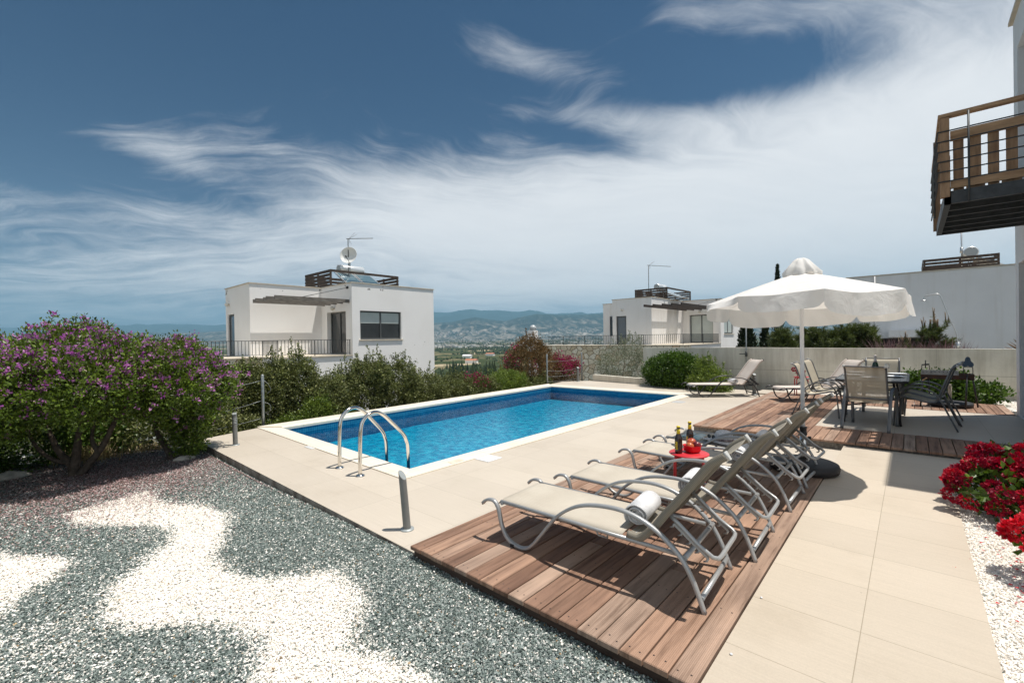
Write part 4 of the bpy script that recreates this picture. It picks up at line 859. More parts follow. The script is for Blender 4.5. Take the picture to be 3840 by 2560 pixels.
# low rear wing and the white roof stack beyond the terrace
t = thing('house_wing', 'narrow set-back white wing with one dark window left of the second house', 'house', (-18.2, 31, 0))
b = MB(); b.box(-17.6, 30.2, -4, -14.6, 36, 3.97); o = b.build('wall', M['stucco'], t); o.matrix_parent_inverse = Matrix.Translation(-t.location)
b = MB(); b.box(-17.64, 30.16, 3.97, -14.56, 36.04, 4.005); o = b.build('parapet_cap', M['limestone'], t); o.matrix_parent_inverse = Matrix.Translation(-t.location)
fr = opening(t, 'window', 'y', 30.2, -17.0, -15.95, 1.55, 3.03, -0.075, 1, sill=False); fr.matrix_parent_inverse = Matrix.Translation(-t.location)
t = thing('chimney', 'stubby white capped roof stack rising behind the bougainvillea', 'chimney', (-19.5, 24.0, 0.2))
b = MB(); b.box(-.24, -.24, -3, .24, .24, 1.82); b.build('stack', M['stucco'], t); b = MB(); b.lathe([(0.0, 2.20), (.13, 2.17), (.22, 2.05), (.25, 1.92), (.18, 1.82)], 14); b.build('cap', M['tank_end'], t)

# roof equipment
def screen_box(label, x0, x1, y0, y1, z, h, n):
    t = thing('roof_screen', label, 'roof screen', ((x0 + x1) / 2, (y0 + y1) / 2, z)); X, Y = (x1 - x0) / 2, (y1 - y0) / 2; s = h / n
    b = MB()
    for x in (-X, 0, X):
        for y in (-Y, Y): q = MB(); q.bar((x, y, 0), (x, y, h - .01), 0.07, 0.07, up=(0, 1, 0)); q.build('post', M['dark_wood'], t)
    b.bar((X, -Y, h - .06), (X, Y, h - .06), 0.06, 0.11); b.build('top_beam', M['dark_wood'], t)
    b = MB()
    for k in range(n):
        za, zb_ = k * s + s * .12, (k + 1) * s - s * .12
        b.box(-X - .03, -Y - .062, za, X + .03, -Y - .038, zb_); b.box(-X - .03, Y + .038, za, X + .03, Y + .062, zb_); b.box(-X - .062, -Y - .03, za, -X - .038, Y + .03, zb_)
    b.build('slats', M['dark_wood'], t); return t
# left house: screen's near face spans x -22.9..-20.3 at y = 9.9 ; open front at x = -20.3
screen_box('weathered slatted timber screen on the roof with the satellite dish', -22.95, -20.35, 10.05, 13.7, 4.015, 0.86, 5)
water_heater('white solar water tank with two ribbed panels under the satellite dish', -21.5, 11.7, 4.015, 1.36, 0.215, (1.55, 0.95, 2), 1.12)
antenna('tall thin television mast above the satellite dish', -21.1, 11.35, 4.0, 2.62, 1.25)
t = thing('satellite_dish', 'round white satellite dish above the solar tank', 'satellite dish', (-21.05, 11.40, 4.0))
b = MB(); b.tube([(0, 0, 0), (0, 0, 1.55)], 0.03, 8); b.build('mast', M['grey_metal'], t)
b = MB(); R_ = 0.42; prof = [(R_ * k / 8, 0.16 * (k / 8) ** 2) for k in range(9)] + [(R_ + .012, 0.165), (R_, 0.15)] + [(R_ * k / 8, 0.16 * (k / 8) ** 2 - 0.012) for k in range(8, -1, -1)]
b.lathe(prof, 32); d = b.build('reflector', M['dish'], t); aim = Vector((0.62, -0.78, 0.22)).normalized(); d.rotation_mode = 'QUATERNION'; d.rotation_quaternion = aim.to_track_quat('Z', 'Y'); d.location = (0, 0, 1.74)
b = MB(); p0 = d.rotation_quaternion @ Vector((0, -.42, .14)); p1 = d.rotation_quaternion @ Vector((0, -.12, .55)); p0 = Vector((.12, -.05, -.40)); p1 = aim * .5 + Vector((.05, 0, -.22)); b.tube([p0, p1], 0.014, 6); b.tube([p1 - aim * .04, p1 + aim * .07], 0.035, 8); b.build('feed_arm', M['railing'], t, loc=(0, 0, 1.74))
# second house
screen_box('dark slatted timber screen on the roof of the house with pale blinds', -15.1, -12.75, 30.6, 35.0, 4.115, 0.80, 5)
water_heater('white solar water tank on the roof of the house with pale blinds', -13.9, 32.2, 4.115, 1.40, 0.23, (1.7, 1.0, 2), 0.98)
antenna('thin television mast beside the tank on the house with pale blinds', -14.45, 31.4, 4.1, 2.62, 1.65, (0.74, 0.67), -0.12)

# long white house behind the concrete wall on the right
t = thing('long_white_house', 'long blank white house wall in shade behind the garden wall', 'house', (4, 27, 0)); off = Matrix.Translation(-t.location)
b = MB(); b.box(-2.23, 25.8, -4, 16, 34, 4.0); o = b.build('wall', M['stucco_cool'], t); cut_boxes(o, [(-1.18, 25.6, -0.6, 0.5, 26.6, 1.22)])
b = MB(); b.box(-2.27, 25.76, 4.0, 16.04, 34.04, 4.035); b.build('parapet_cap', M['limestone'], t)
b = MB(); b.tube([(-1.22, 25.77, -1), (-1.22, 25.77, 3.98)], 0.03, 8); b.build('downpipe', M['stucco_cool'], t)
b = MB(); b.box(-0.75, 25.1, 1.26, 0.95, 25.795, 1.56); b.build('canopy', M['stucco'], t)
opening(t, 'window', 'y', 25.8, -1.17, 0.49, -0.59, 1.21, 0.5, 2, sill=False)
for ch in list(bpy.data.objects):
    if ch.parent == t: ch.matrix_parent_inverse = off
screen_box('dark slatted screen on the roof of the long white house', 0.45, 2.75, 27.8, 31.0, 4.035, 0.72, 5)
water_heater('white solar water tank on the roof of the long white house', 2.0, 29.3, 4.035, 1.5, 0.25, (1.2, 1.0, 2), 0.96)
t = thing('roof_mast', 'thin pale mast beside the tank on the long white house', 'mast', (1.72, 28.9, 4.03)); b = MB(); b.tube([(0, 0, 0), (0, 0, 2.2)], 0.03, 8); b.lathe([(0.06, 1.0), (0.06, 1.25)], 8); b.build('pole', M['alu'], t)

# near house on the right with its balcony
t = thing('near_house', 'tall white house at the right edge with a timber and steel balcony', 'house', (2.5, 8.5, 0)); off = Matrix.Translation(-t.location)
b = MB(); b.box(1.25, 6.60, 0.0, 5.0, 10.78, 6.36); o = b.build('wall', M['stucco_cool'], t); cut_boxes(o, [(1.0, 7.2, 0.106, 2.0, 10.50, 2.50), (1.0, 7.2, 3.16, 2.0, 10.42, 5.82)])
b = MB(); b.box(1.20, 6.55, 6.36, 5.05, 10.83, 6.41); b.build('parapet_cap', M['limestone'], t)
b = MB(); b.box(1.9, 7.21, 0.106, 1.985, 10.49, 0.2); b.build('skirting', M['skirting'], t)
b = MB(); b.box(1.94, 7.6, 0.11, 1.99, 10.1, 2.3); b.build('glass_door', M['glass_dark'], t)
BX, BY0, BY1, BZ = 0.309, 7.64, 10.04, 3.00
b = MB()   # steel frame of the balcony: edge channels and joists along X
b.bar((BX + .03, BY0, BZ + .085), (BX + .03, BY1, BZ + .085), 0.06, 0.15); b.bar((BX, BY0 + .03, BZ + .085), (1.6, BY0 + .03, BZ + .085), 0.06, 0.15); b.bar((BX, BY1 - .03, BZ + .085), (1.6, BY1 - .03, BZ + .085), 0.06, 0.15)
for k in range(1, 6): y = BY0 + (BY1 - BY0) * k / 6; b.bar((BX + .06, y, BZ + .06), (1.45, y, BZ + .06), 0.05, 0.12)
fr = b.build('balcony_frame', M['steel'], t)
b = MB(); n_ = 9; s = (BY1 - BY0 - .1) / n_
for k in range(n_): b.box(BX + .07, BY0 + .05 + k * s + .004, BZ + .125, 1.245, BY0 + .05 + (k + 1) * s - .004, BZ + .15)
b.build('balcony_floor', M['dark_wood'], t)
ZT = 4.095
for y in (BY0, BY1): b = MB(); b.box(BX - .035, y - .042, BZ + .09, BX + .05, y + .042, ZT - .045); b.build('balcony_post', M['pine_wood_v'], t)
b = MB(); b.box(BX - .05, BY0 - .05, ZT - .038, 1.6, BY0 + .05, ZT); b.box(BX - .05, BY0 + .05, ZT - .038, BX + .05, BY1 + .05, ZT); b.build('handrail', M['pine_wood'], t)
b = MB()
for k in range(6):
    z = 3.273 + k * 0.1215
    b.tube([(1.6, BY0 - .05, z), (BX - .055, BY0 - .05, z), (BX - .055, BY1 + .03, z)], 0.0085, 6)
b.tube([(BX + .21, BY0 - .062, BZ - .01), (BX + .21, BY0 - .062, ZT - .03)], 0.0115, 6); b.tube([(BX - .06, BY0 + .9, BZ + .02), (BX - .06, BY0 + .9, ZT - .03)], 0.01, 6); b.tube([(BX + .9, BY0 - .058, BZ + .02), (BX + .9, BY0 - .058, ZT - .03)], 0.01, 6)
b.build('rail_rods', M['steel'], t)
b = MB()   # pallet boards standing inside the near end
for k in range(7): x = BX + .085 + k * 0.146; b.box(x, BY0 + .078, BZ + .06, x + .092, BY0 + .098, ZT - .20)
pb = b.build('pallet_boards', M['pine_wood_v'], t)
b = MB(); b.box(BX + .06, BY0 + .05, ZT - .315, 1.2, BY0 + .076, ZT - .195); b.build('pallet_rail', M['pine_wood'], t); b = MB(); b.box(BX + .06, BY0 + .05, BZ + .20, 1.2, BY0 + .076, BZ + .30); b.build('pallet_rail', M['pine_wood'], t)
b = MB()
for k in range(8): x = BX + .09 + k * 0.125; b.box(x, BY1 - .10, BZ + .16, x + .08, BY1 - .08, ZT - .36)
b.box(BX + .05, BY1 - .078, BZ + .42, 1.2, BY1 - .06, BZ + .50); b.build('far_pallet_boards', M['pine_wood_v'], t)
b = MB()
for k in range(9): y = BY0 + .30 + k * 0.24; b.box(BX + .05, y, BZ + .16, BX + .07, y + .11, ZT - .42 - .05 * k)
b.build('side_boards', M['dark_wood'], t)
for ch in list(bpy.data.objects):
    if ch.parent == t: ch.matrix_parent_inverse = off

# concrete garden wall and low planter wall
t = thing('garden_wall', 'long board marked concrete wall behind the loungers and table', 'wall', (0, 13.8, 0))
wp = [G(2432, 1440), G(2440, 1430)]
def wall_run(pts, z0, ztops, th, name, m, parent):
    b = MB(); P = [Vector((p[0], p[1], 0)) for p in pts]; n = len(P); vs = []
    for i, p in enumerate(P):
        a, c = P[max(i - 1, 0)], P[min(i + 1, n - 1)]; d = (c - a).normalized(); nn = Vector((-d.y, d.x, 0)) * th
        vs += [(p.x, p.y, z0), (p.x, p.y, ztops[i]), (p.x + nn.x, p.y + nn.y, ztops[i]), (p.x + nn.x, p.y + nn.y, z0)]
    fs = [(0, 1, 2, 3), ((n - 1) * 4 + 3, (n - 1) * 4 + 2, (n - 1) * 4 + 1, (n - 1) * 4)]
    for i in range(n - 1):
        for q in range(4): fs.append((i * 4 + q, (i + 1) * 4 + q, (i + 1) * 4 + (q + 1) % 4, i * 4 + (q + 1) % 4))
    b.add(vs, fs); return b.build(name, m, parent)
ww = wall_run([(-6.55, 13.75), (-3.6, 13.72), (-0.5, 13.72), (4.0, 13.72)], -0.3, [1.10, 1.105, 1.085, 1.06], 0.16, 'wall', M['concrete'], t); ww.matrix_parent_inverse = Matrix.Translation(-t.location)
t = thing('planter_wall', 'low pale concrete kerb wall in front of the silvery shrub', 'wall', (-7.2, 13.1, 0))
ww = wall_run([(-8.02, 13.02), (-6.40, 12.80), (-5.2, 12.9)], -0.3, [0.215, 0.19, 0.15], 0.14, 'wall', M['concrete'], t); ww.matrix_parent_inverse = Matrix.Translation(-t.location)
b = MB(); b.box(-2.9, 12.15, 0.0, -2.0, 12.95, 0.035); tag(b.build('inspection_slab', M['paving'], bevel=0.004), 'thin pale slab lying behind the dark framed lounger', 'slab')

# ================================================================== PLANTS
def rdir(r, n):
    v = r.normal(0, 1, (n, 3)); return v / np.linalg.norm(v, axis=1, keepdims=True)
def nrm(v): return v / np.maximum(np.linalg.norm(v, axis=1, keepdims=True), 1e-9)
def leaves(name, P, D, L, Wd, rnd, m, parent, r, fold=0.25):
    """one folded leaf per point: P base, D direction, L length, Wd width ratio"""
    n = len(P); S = nrm(np.cross(D, rdir(r, n))); Nn = np.cross(S, D)
    Lc = L[:, None]; A = P; B = P + D * Lc; mid = P + D * Lc * 0.5
    c1 = mid + S * Lc * Wd + Nn * Lc * fold * Wd; c2 = mid - S * Lc * Wd + Nn * Lc * fold * Wd
    V = np.stack([A, c1, B, c2], 1).reshape(-1, 3); k = np.arange(n) * 4
    Fa = np.concatenate([np.stack([k, k + 1, k + 2], -1), np.stack([k, k + 2, k + 3], -1)])
    return np_mesh(name, V, Fa, m, parent, np.repeat(rnd, 4))
def crown_points(r, blobs, ncl, shell=0.55, zmin=None, lump=0.12):
    """cluster centres and outward directions through a union of ellipsoids [(x, y, z, rx, ry, rz)], thicker near the outside"""
    B = np.array(blobs, float); w = (B[:, 3] * B[:, 4] * B[:, 5]) ** 0.75; k = r.choice(len(B), ncl, p=w / w.sum())
    d = rdir(r, ncl); f = (shell + (1 - shell) * r.rand(ncl) ** 0.6) * (1 + r.normal(0, lump, ncl))
    inner = r.rand(ncl) < 0.22; f[inner] *= r.uniform(0.3, 0.9, inner.sum())
    P = B[k, :3] + d * B[k, 3:] * f[:, None]
    out = nrm(d / B[k, 3:]); ok = np.ones(ncl, bool)
    for bb in B:   # drop clusters that fall deep inside another blob
        q = (P - bb[:3]) / bb[3:]; ok &= ~((q * q).sum(1) < 0.30)
    if zmin is not None: ok &= P[:, 2] > zmin
    return P[ok], out[ok]
def clustered(r, P, out, per, spread, up=0.35, outw=0.6):
    n = len(P); Q = np.repeat(P, per, 0) + r.normal(0, 1, (n * per, 3)) * spread
    D = nrm(np.repeat(out, per, 0) * outw + r.normal(0, 0.6, (n * per, 3)) + np.array([0, 0, up])); return Q, D
def shrub(name, label, cat, base, blobs, ncl, per, spread, L, Wd, m, group=None, seed=1, stems=(), stem_m='bark', zmin=None, up=0.35, shell=0.55, spikes=0, part='foliage', lump=0.12, tone=None):
    """base in world space, blobs relative to it"""
    r = np.random.RandomState(seed); t = thing(name, label, cat, base, 0, group)
    P, o = crown_points(r, blobs, ncl, shell, zmin, lump); tone_c = r.rand(len(P)) * 0.55
    Q, D = clustered(r, P, o, per, spread, up); rn = np.repeat(tone_c, per) + r.rand(len(Q)) * 0.45
    if spikes:
        hi = np.argsort(-P[:, 2] + r.normal(0, .12, len(P)))[:spikes]; qs, ds, rr_ = [], [], []
        for h in hi:
            ln = r.uniform(0.10, 0.34); k = int(ln / 0.007); s = np.linspace(0, 1, k); lean = r.normal(0, 0.12, 3); lean[2] = 1
            qs.append(P[h] + np.outer(s * ln, lean) + r.normal(0, .007, (k, 3))); ds.append(nrm(r.normal(0, .7, (k, 3)) + np.array([0, 0, .6]))); rr_.append(r.rand(k) * .7 + .2)
        Q = np.concatenate([Q] + qs); D = np.concatenate([D] + ds); rn = np.concatenate([rn] + rr_)
    Ls = L * r.uniform(0.65, 1.25, len(Q))
    leaves(part, Q, D, Ls, Wd, np.clip(rn, 0, 1), m, t, r)
    if stems:
        b = MB()
        for pth, r0, r1 in stems:
            sp = smooth_path(pth, 5); b.tube(sp, [r0 + (r1 - r0) * i / (len(sp) - 1) for i in range(len(sp))], 7)
        b.build('stem', M[stem_m], t)
    return t, P, o, r
LM = {}
LM['polygala'] = leaf_mat('glossy_green_leaf', (0.013, 0.034, 0.005), (0.25, 0.36, 0.045), 0.4, 0.24)
LM['hedge'] = leaf_mat('olive_green_leaf', (0.018, 0.030, 0.007), (0.32, 0.34, 0.12), 0.5, 0.16)
LM['hedge_lime'] = leaf_mat('fresh_green_leaf', (0.05, 0.095, 0.015), (0.32, 0.39, 0.09), 0.45, 0.3)
LM['dark'] = leaf_mat('dark_green_leaf', (0.020, 0.048, 0.008), (0.14, 0.24, 0.03), 0.42, 0.2, spec=0.4)
LM['grey'] = leaf_mat('silvery_leaf', (0.13, 0.145, 0.10), (0.36, 0.38, 0.30), 0.6, 0.2)
LM['boug'] = leaf_mat('bronze_dry_leaf', (0.040, 0.034, 0.012), (0.34, 0.22, 0.10), 0.7, 0.25, (1.2, 0.9, 0.6))
LM['magenta'] = leaf_mat('magenta_bract', (0.20, 0.006, 0.055), (0.55, 0.03, 0.19), 0.6, 0.35, (1.2, 0.8, 1.0))
LM['violet'] = leaf_mat('violet_petal', (0.38, 0.055, 0.38), (0.80, 0.42, 0.76), 0.5, 0.35, (1.1, 0.9, 1.1))
LM['red'] = leaf_mat('red_petal_leaf', (0.22, 0.002, 0.030), (0.84, 0.020, 0.040), 0.45, 0.3, (1.2, 0.6, 0.6))
LM['pine'] = leaf_mat('pine_needle', (0.022, 0.040, 0.012), (0.22, 0.26, 0.085), 0.5, 0.15)
LM['cypress'] = leaf_mat('cypress_scale', (0.010, 0.020, 0.010), (0.045, 0.065, 0.028), 0.6, 0.1)
LM['straw'] = leaf_mat('dry_grass_blade', (0.24, 0.19, 0.09), (0.58, 0.48, 0.28), 0.7, 0.3, (1.1, 1.0, 0.8))
LM['plume'] = leaf_mat('purple_grass_plume', (0.10, 0.055, 0.06), (0.32, 0.22, 0.22), 0.8, 0.3, (1.1, 0.95, 0.95))
LM['palm'] = leaf_mat('dry_palm_blade', (0.10, 0.06, 0.045), (0.26, 0.18, 0.14), 0.7, 0.2)

def blossoms(parent, r, P, o, n, m, size=0.024, per=7, spread=0.022, part='blossom', rn=(0.0, 1.0), up=0.2):
    k = r.choice(len(P), n, replace=n > len(P)); Q, D = clustered(r, P[k] + o[k] * 0.03, o[k], per, spread, up, 0.9)
    rnd = np.clip(np.repeat(r.uniform(*rn, n), per) * 0.6 + r.rand(len(Q)) * 0.4, 0, 1)
    return leaves(part, Q, D, size * r.uniform(0.7, 1.3, len(Q)), 0.42, rnd, m, parent, r, 0.3)

# two flowering shrubs on the gravel, multi-stemmed
t, P, o, r = shrub('flowering_shrub', 'large purple flowered shrub with forked bare stems at the left edge', 'flowering shrub', (-7.47, 0.47, -0.09),
      [(0.05, 0.0, 1.22, 0.85, 0.75, 0.56), (0.62, 0.0, 1.12, 0.58, 0.55, 0.46), (0.58, -0.75, 1.02, 0.58, 0.60, 0.46), (-0.55, -0.55, 1.10, 0.75, 0.7, 0.54), (0.35, 0.45, 1.16, 0.62, 0.50, 0.46), (-0.2, -1.2, 0.95, 0.7, 0.65, 0.62), (0.25, -0.65, 0.98, 0.55, 0.6, 0.40), (-0.1, 0.1, 1.52, 0.42, 0.40, 0.28), (0.2, 0.55, 0.98, 0.40, 0.42, 0.26), (0.0, -1.5, 0.5, 0.6, 0.5, 0.5)],
      7400, 19, 0.040, 0.042, 0.25, LM['polygala'], 'purple flowering shrubs', 11,
      [(((0, 0, -.05), (-.05, -.02, .12), (-.13, -.12, .3), (-.22, -.2, .55), (-.3, -.35, .95)), .05, .018), (((0.02, 0, -.05), (.02, .02, .2), (.03, .05, .5), (.02, .1, 1.0)), .06, .02), (((0.03, .02, -.05), (.10, .12, .12), (.2, .25, .35), (.26, .34, .6), (.4, .5, 1.0)), .05, .018), (((-.02, .02, .14), (-.12, -.16, .2), (-.2, -.3, .38), (-.25, -.4, .7)), .03, .012), (((.16, .2, .28), (.08, .16, .42), (.05, .2, .7)), .03, .012)], zmin=0.16, spikes=0)
hi = (P[:, 2] > 0.5) & (r.rand(len(P)) < np.clip((P[:, 2] - .3) / 1.0, .10, 1) * np.clip(o[:, 2] + .75, .2, 1)); blossoms(t, r, P[hi], o[hi], 1500, LM['violet'], 0.029, 11, 0.018)
t, P, o, r = shrub('flowering_shrub', 'smaller purple flowered shrub with leaning trunk beside the paving corner', 'flowering shrub', (-7.40, 1.42, -0.09),
      [(-0.10, 0.0, 1.08, 0.60, 0.56, 0.48), (0.46, -0.12, 1.02, 0.46, 0.42, 0.42), (0.05, 0.28, 1.00, 0.50, 0.46, 0.40), (-0.05, -0.25, 1.14, 0.5, 0.5, 0.40), (0.16, 0.16, 0.60, 0.34, 0.30, 0.36), (0.05, 0.10, 0.82, 0.5, 0.5, 0.33), (0.05, 0.08, 1.38, 0.35, 0.32, 0.22), (0.14, 0.16, 0.28, 0.20, 0.18, 0.28)],
      5200, 19, 0.038, 0.041, 0.25, LM['polygala'], 'purple flowering shrubs', 12,
      [(((0.02, .03, -.05), (-.05, -.06, .15), (-.12, -.15, .4), (-.15, -.2, .85)), .045, .018), (((.08, .08, -.05), (.1, .12, .3), (.12, .2, .7)), .035, .014), (((.05, .06, -.05), (.15, .2, .2), (.2, .32, .5)), .03, .012)], zmin=0.05, spikes=0)
hi = (P[:, 2] > 0.35) & (r.rand(len(P)) < np.clip((P[:, 2] - .2) / .9, .10, 1) * np.clip(o[:, 2] + .75, .2, 1)); blossoms(t, r, P[hi], o[hi], 950, LM['violet'], 0.028, 11, 0.018)

# dark shrubs behind them
for k, (x, y, s, lab) in enumerate([(-9.0, -1.2, 1.25, 'dark leafy shrub low behind the purple shrub at the left edge'), (-9.1, 0.1, 1.1, 'dark leafy shrub seen between the two purple shrubs'), (-9.2, 1.45, 1.1, 'olive shrub behind the smaller purple shrub')]):
    shrub('garden_shrub', lab, 'shrub', (x, y, -0.5), [(0, 0, .62, .9 * s, .85 * s, .62), (.1, .6, .5, .6 * s, .6 * s, .5), (0, -.6, .55, .6 * s, .6 * s, .5)], 1700, 16, 0.05, 0.055, 0.30, LM['hedge' if k == 2 else 'dark'], None, 50 + k)
def grass_tuft(name, label, base, n, h, spread, m, seed, lean=0.5, w=0.006, cat='grass tuft', group=None):
    r = np.random.RandomState(seed); t = thing(name, label, cat, base, 0, group); P = np.zeros((n, 3)); P[:, :2] = r.normal(0, spread, (n, 2)); a = r.uniform(0, 2 * PI, n); l = r.uniform(0.1, lean, n)
    H = h * r.uniform(.5, 1.1, n); D1_ = nrm(np.stack([np.cos(a) * l * .5, np.sin(a) * l * .5, np.ones(n)], -1)); D2_ = nrm(np.stack([np.cos(a) * l * 1.6, np.sin(a) * l * 1.6, np.ones(n) * .8], -1))
    S = np.stack([-np.sin(a), np.cos(a), np.zeros(n)], -1) * w; M1 = P + D1_ * H[:, None] * .55; T = M1 + D2_ * H[:, None] * .45
    V = np.stack([P - S, P + S, M1 + S * .8, M1 - S * .8, T], 1).reshape(-1, 3); k = np.arange(n) * 5
    Fa = np.concatenate([np.stack([k, k + 1, k + 2], -1), np.stack([k, k + 2, k + 3], -1), np.stack([k + 3, k + 2, k + 4], -1)])
    np_mesh('blades', V, Fa, m, t, np.repeat(r.rand(n), 5)); return t
grass_tuft('dry_grass', 'dry straw coloured grass tuft behind the forked stems', (-8.35, 0.72, -0.25), 520, 0.42, 0.15, LM['straw'], 5, 0.9)
grass_tuft('dry_grass', 'dry straw coloured grass tuft between the two purple shrubs', (-8.4, 1.30, -0.25), 300, 0.36, 0.12, LM['straw'], 6, 1.1)

# hedge row beyond the pool: (bearing px, crown top px, half width px, plane x, kind, label)
HEDGE = [(905, 1350, 75, -9.7, 'hedge', 'olive hedge shrub nearest the smaller purple shrub', 3), (1010, 1330, 80, -9.6, 'hedge', 'olive hedge shrub just behind the near fence post', 8), (1110, 1322, 75, -9.55, 'hedge', 'olive hedge shrub in front of the white terrace parapet', 9),
         (1215, 1405, 85, -9.3, 'hedge', 'lower olive hedge shrub below the terrace railing', 4), (1275, 1380, 60, -9.5, 'hedge', 'loose hedge shrub with a bare leader below the sliding door', 10), (1375, 1330, 85, -9.5, 'hedge', 'olive hedge shrub with the tallest spike below the wide window', 16),
         (1480, 1345, 90, -9.5, 'hedge', 'olive hedge shrub right of the tallest spike', 12), (1590, 1395, 90, -9.4, 'hedge', 'olive hedge shrub at the right corner of the dish house', 8), (1700, 1400, 90, -9.5, 'hedge', 'olive hedge shrub just right of the dish house', 6),
         (1800, 1415, 75, -9.4, 'hedge', 'olive hedge shrub before the brown bougainvillea', 4), (1885, 1382, 95, -9.6, 'hedge_lime', 'fresh green hedge shrub left below the bougainvillea', 0), (2000, 1410, 75, -9.3, 'hedge', 'olive hedge shrub at the foot of the far fence post', 3),
         (1290, 1545, 65, -8.95, 'hedge_lime', 'small lime green shrub beside the pool ladder', 0), (1080, 1560, 60, -8.95, 'hedge_lime', 'small lime green shrub just right of the near fence post', 0), (1180, 1480, 60, -9.0, 'hedge_lime', 'bright green shrub low in the middle of the hedge', 0), (900, 1560, 70, -9.0, 'hedge', 'shaded shrub under the wires behind the left bollard', 0)]
for k, (sx, sy, hw, xp, kind, lab, spk) in enumerate(HEDGE):
    top = XP(sx, sy, xp); dep = top.dot(FWD) - HC * FWD.z; w_ = hw / F_PX * dep * 1.25; z0 = -0.75; h = top.z - z0
    rnd_ = random.Random(k); bl = [(0, 0, h * .45, w_ * .85, w_ * .9, h * .42), (0, w_ * .15, h * .70, w_ * .62, w_ * .66, h * .27)]
    bl += [(rnd_.uniform(-.3, .3) * w_, rnd_.uniform(-.7, .7) * w_, h * rnd_.uniform(.45, .72), w_ * .45, w_ * .48, h * .22) for _ in range(3)]
    shrub('hedge_shrub', lab, 'shrub', (top.x, top.y, z0), bl, int(1750 if hw > 70 else 1050), 22, 0.038, 0.042, 0.32, LM[kind], 'hedge shrubs beyond the pool', 100 + k,
          [(((0, 0, 0), (.03, .03, h * .3), (.05, .1, h * .7)), .03, .008), (((0, 0, 0), (-.04, -.1, h * .4), (-.05, -.2, h * .75)), .025, .008)], 'twig', spikes=spk, lump=0.16)
# bougainvillea with dry bronze heads and magenta sprays
top = XP(1985, 1242, -9.9); z0 = -0.8; h = top.z - z0
t, P, o, r = shrub('bougainvillea', 'tall bronze bougainvillea with magenta sprays behind the fence posts', 'bougainvillea', (top.x, top.y - 0.1, z0),
      [(0, -.05, 1.25, .85, .85, .80), (0, .15, 1.80, .50, .52, .50), (0, -.45, 1.50, .50, .50, .45), (0.1, .85, 1.2, .6, .75, .55), (.1, 1.6, 1.05, .5, .7, .52), (.15, 2.2, 1.0, .42, .5, .46), (0, .35, 2.12, .22, .22, .22), (0, -.25, 2.05, .18, .2, .22), (0, .75, 1.75, .3, .35, .25)],
      2300, 15, 0.06, 0.055, 0.30, LM['boug'], None, 70, [(((0, 0, 0), (.05, .1, .8), (0, .2, 1.6), (.02, .1, 2.4)), .05, .01), (((0, .1, 0), (.1, .6, .6), (.1, 1.2, 1.1)), .03, .01)], 'twig', spikes=3)
kk = np.where((P[:, 1] > 1.15) & (P[:, 2] > 1.05))[0]; blossoms(t, r, P[kk], o[kk], 130, LM['magenta'], 0.06, 14, 0.07, 'magenta_bracts')
kk = np.where((P[:, 1] < -.55) & (P[:, 2] > .9))[0]; blossoms(t, r, P[kk], o[kk], 12, LM['magenta'], 0.06, 14, 0.07, 'magenta_bracts')
p = XP(1790, 1415, -9.3)
t, P, o, r = shrub('bougainvillea', 'low crimson flowered spray trailing over the hedge', 'bougainvillea', (p.x, p.y, p.z - .25), [(0, 0, .15, .25, .42, .18)], 70, 12, .05, .045, .3, LM['dark'], None, 71); blossoms(t, r, P, o, 40, LM['magenta'], .05, 10, .05, 'magenta_bracts', (0, .5))
# silvery shrub by the stone wall, rounded dark bushes
p = G(2270, 1432); 
shrub('silvery_shrub', 'loose silvery shrub against the stone terrace wall', 'shrub', (p.x - .3, p.y + 1.6, -.2), [(0, 0, .75, .85, .7, .7), (.3, .2, 1.15, .5, .45, .5), (-.35, -.1, .6, .5, .5, .45)], 1000, 11, .075, .055, .22, LM['grey'], None, 72, [(((0, 0, 0), (.1, .1, .7), (.15, .1, 1.5)), .02, .006)], 'twig', spikes=14, shell=.3)
shrub('round_bush', 'glossy round dark green bush at the end of the concrete wall', 'bush', (-5.15, 12.72, -.1), [(0, 0, .55, .82, .55, .50), (.35, -.1, .50, .52, .42, .42), (-.4, .05, .48, .50, .42, .42), (0.05, 0, .82, .55, .45, .24)], 1900, 17, .045, .056, .30, LM['dark'], None, 73, shell=.7, lump=.07)
shrub('round_bush', 'smaller loose lime green bush left of the dark framed lounger', 'bush', (-4.05, 12.35, -.1), [(0, 0, .35, .52, .42, .36), (-.1, .05, .58, .30, .28, .26), (.28, -.05, .22, .32, .3, .24)], 850, 15, .045, .05, .28, LM['hedge_lime'], None, 74, spikes=22)
shrub('wall_shrub', 'low spreading glossy shrub behind the charcoal grill', 'shrub', (0.42, 12.75, 0), [(0, 0, .26, .62, .36, .28), (-.40, 0, .30, .36, .32, .30), (.52, -.05, .24, .42, .30, .20), (.1, 0, .44, .36, .28, .18)], 1000, 13, .05, .068, .32, LM['dark'], None, 75)

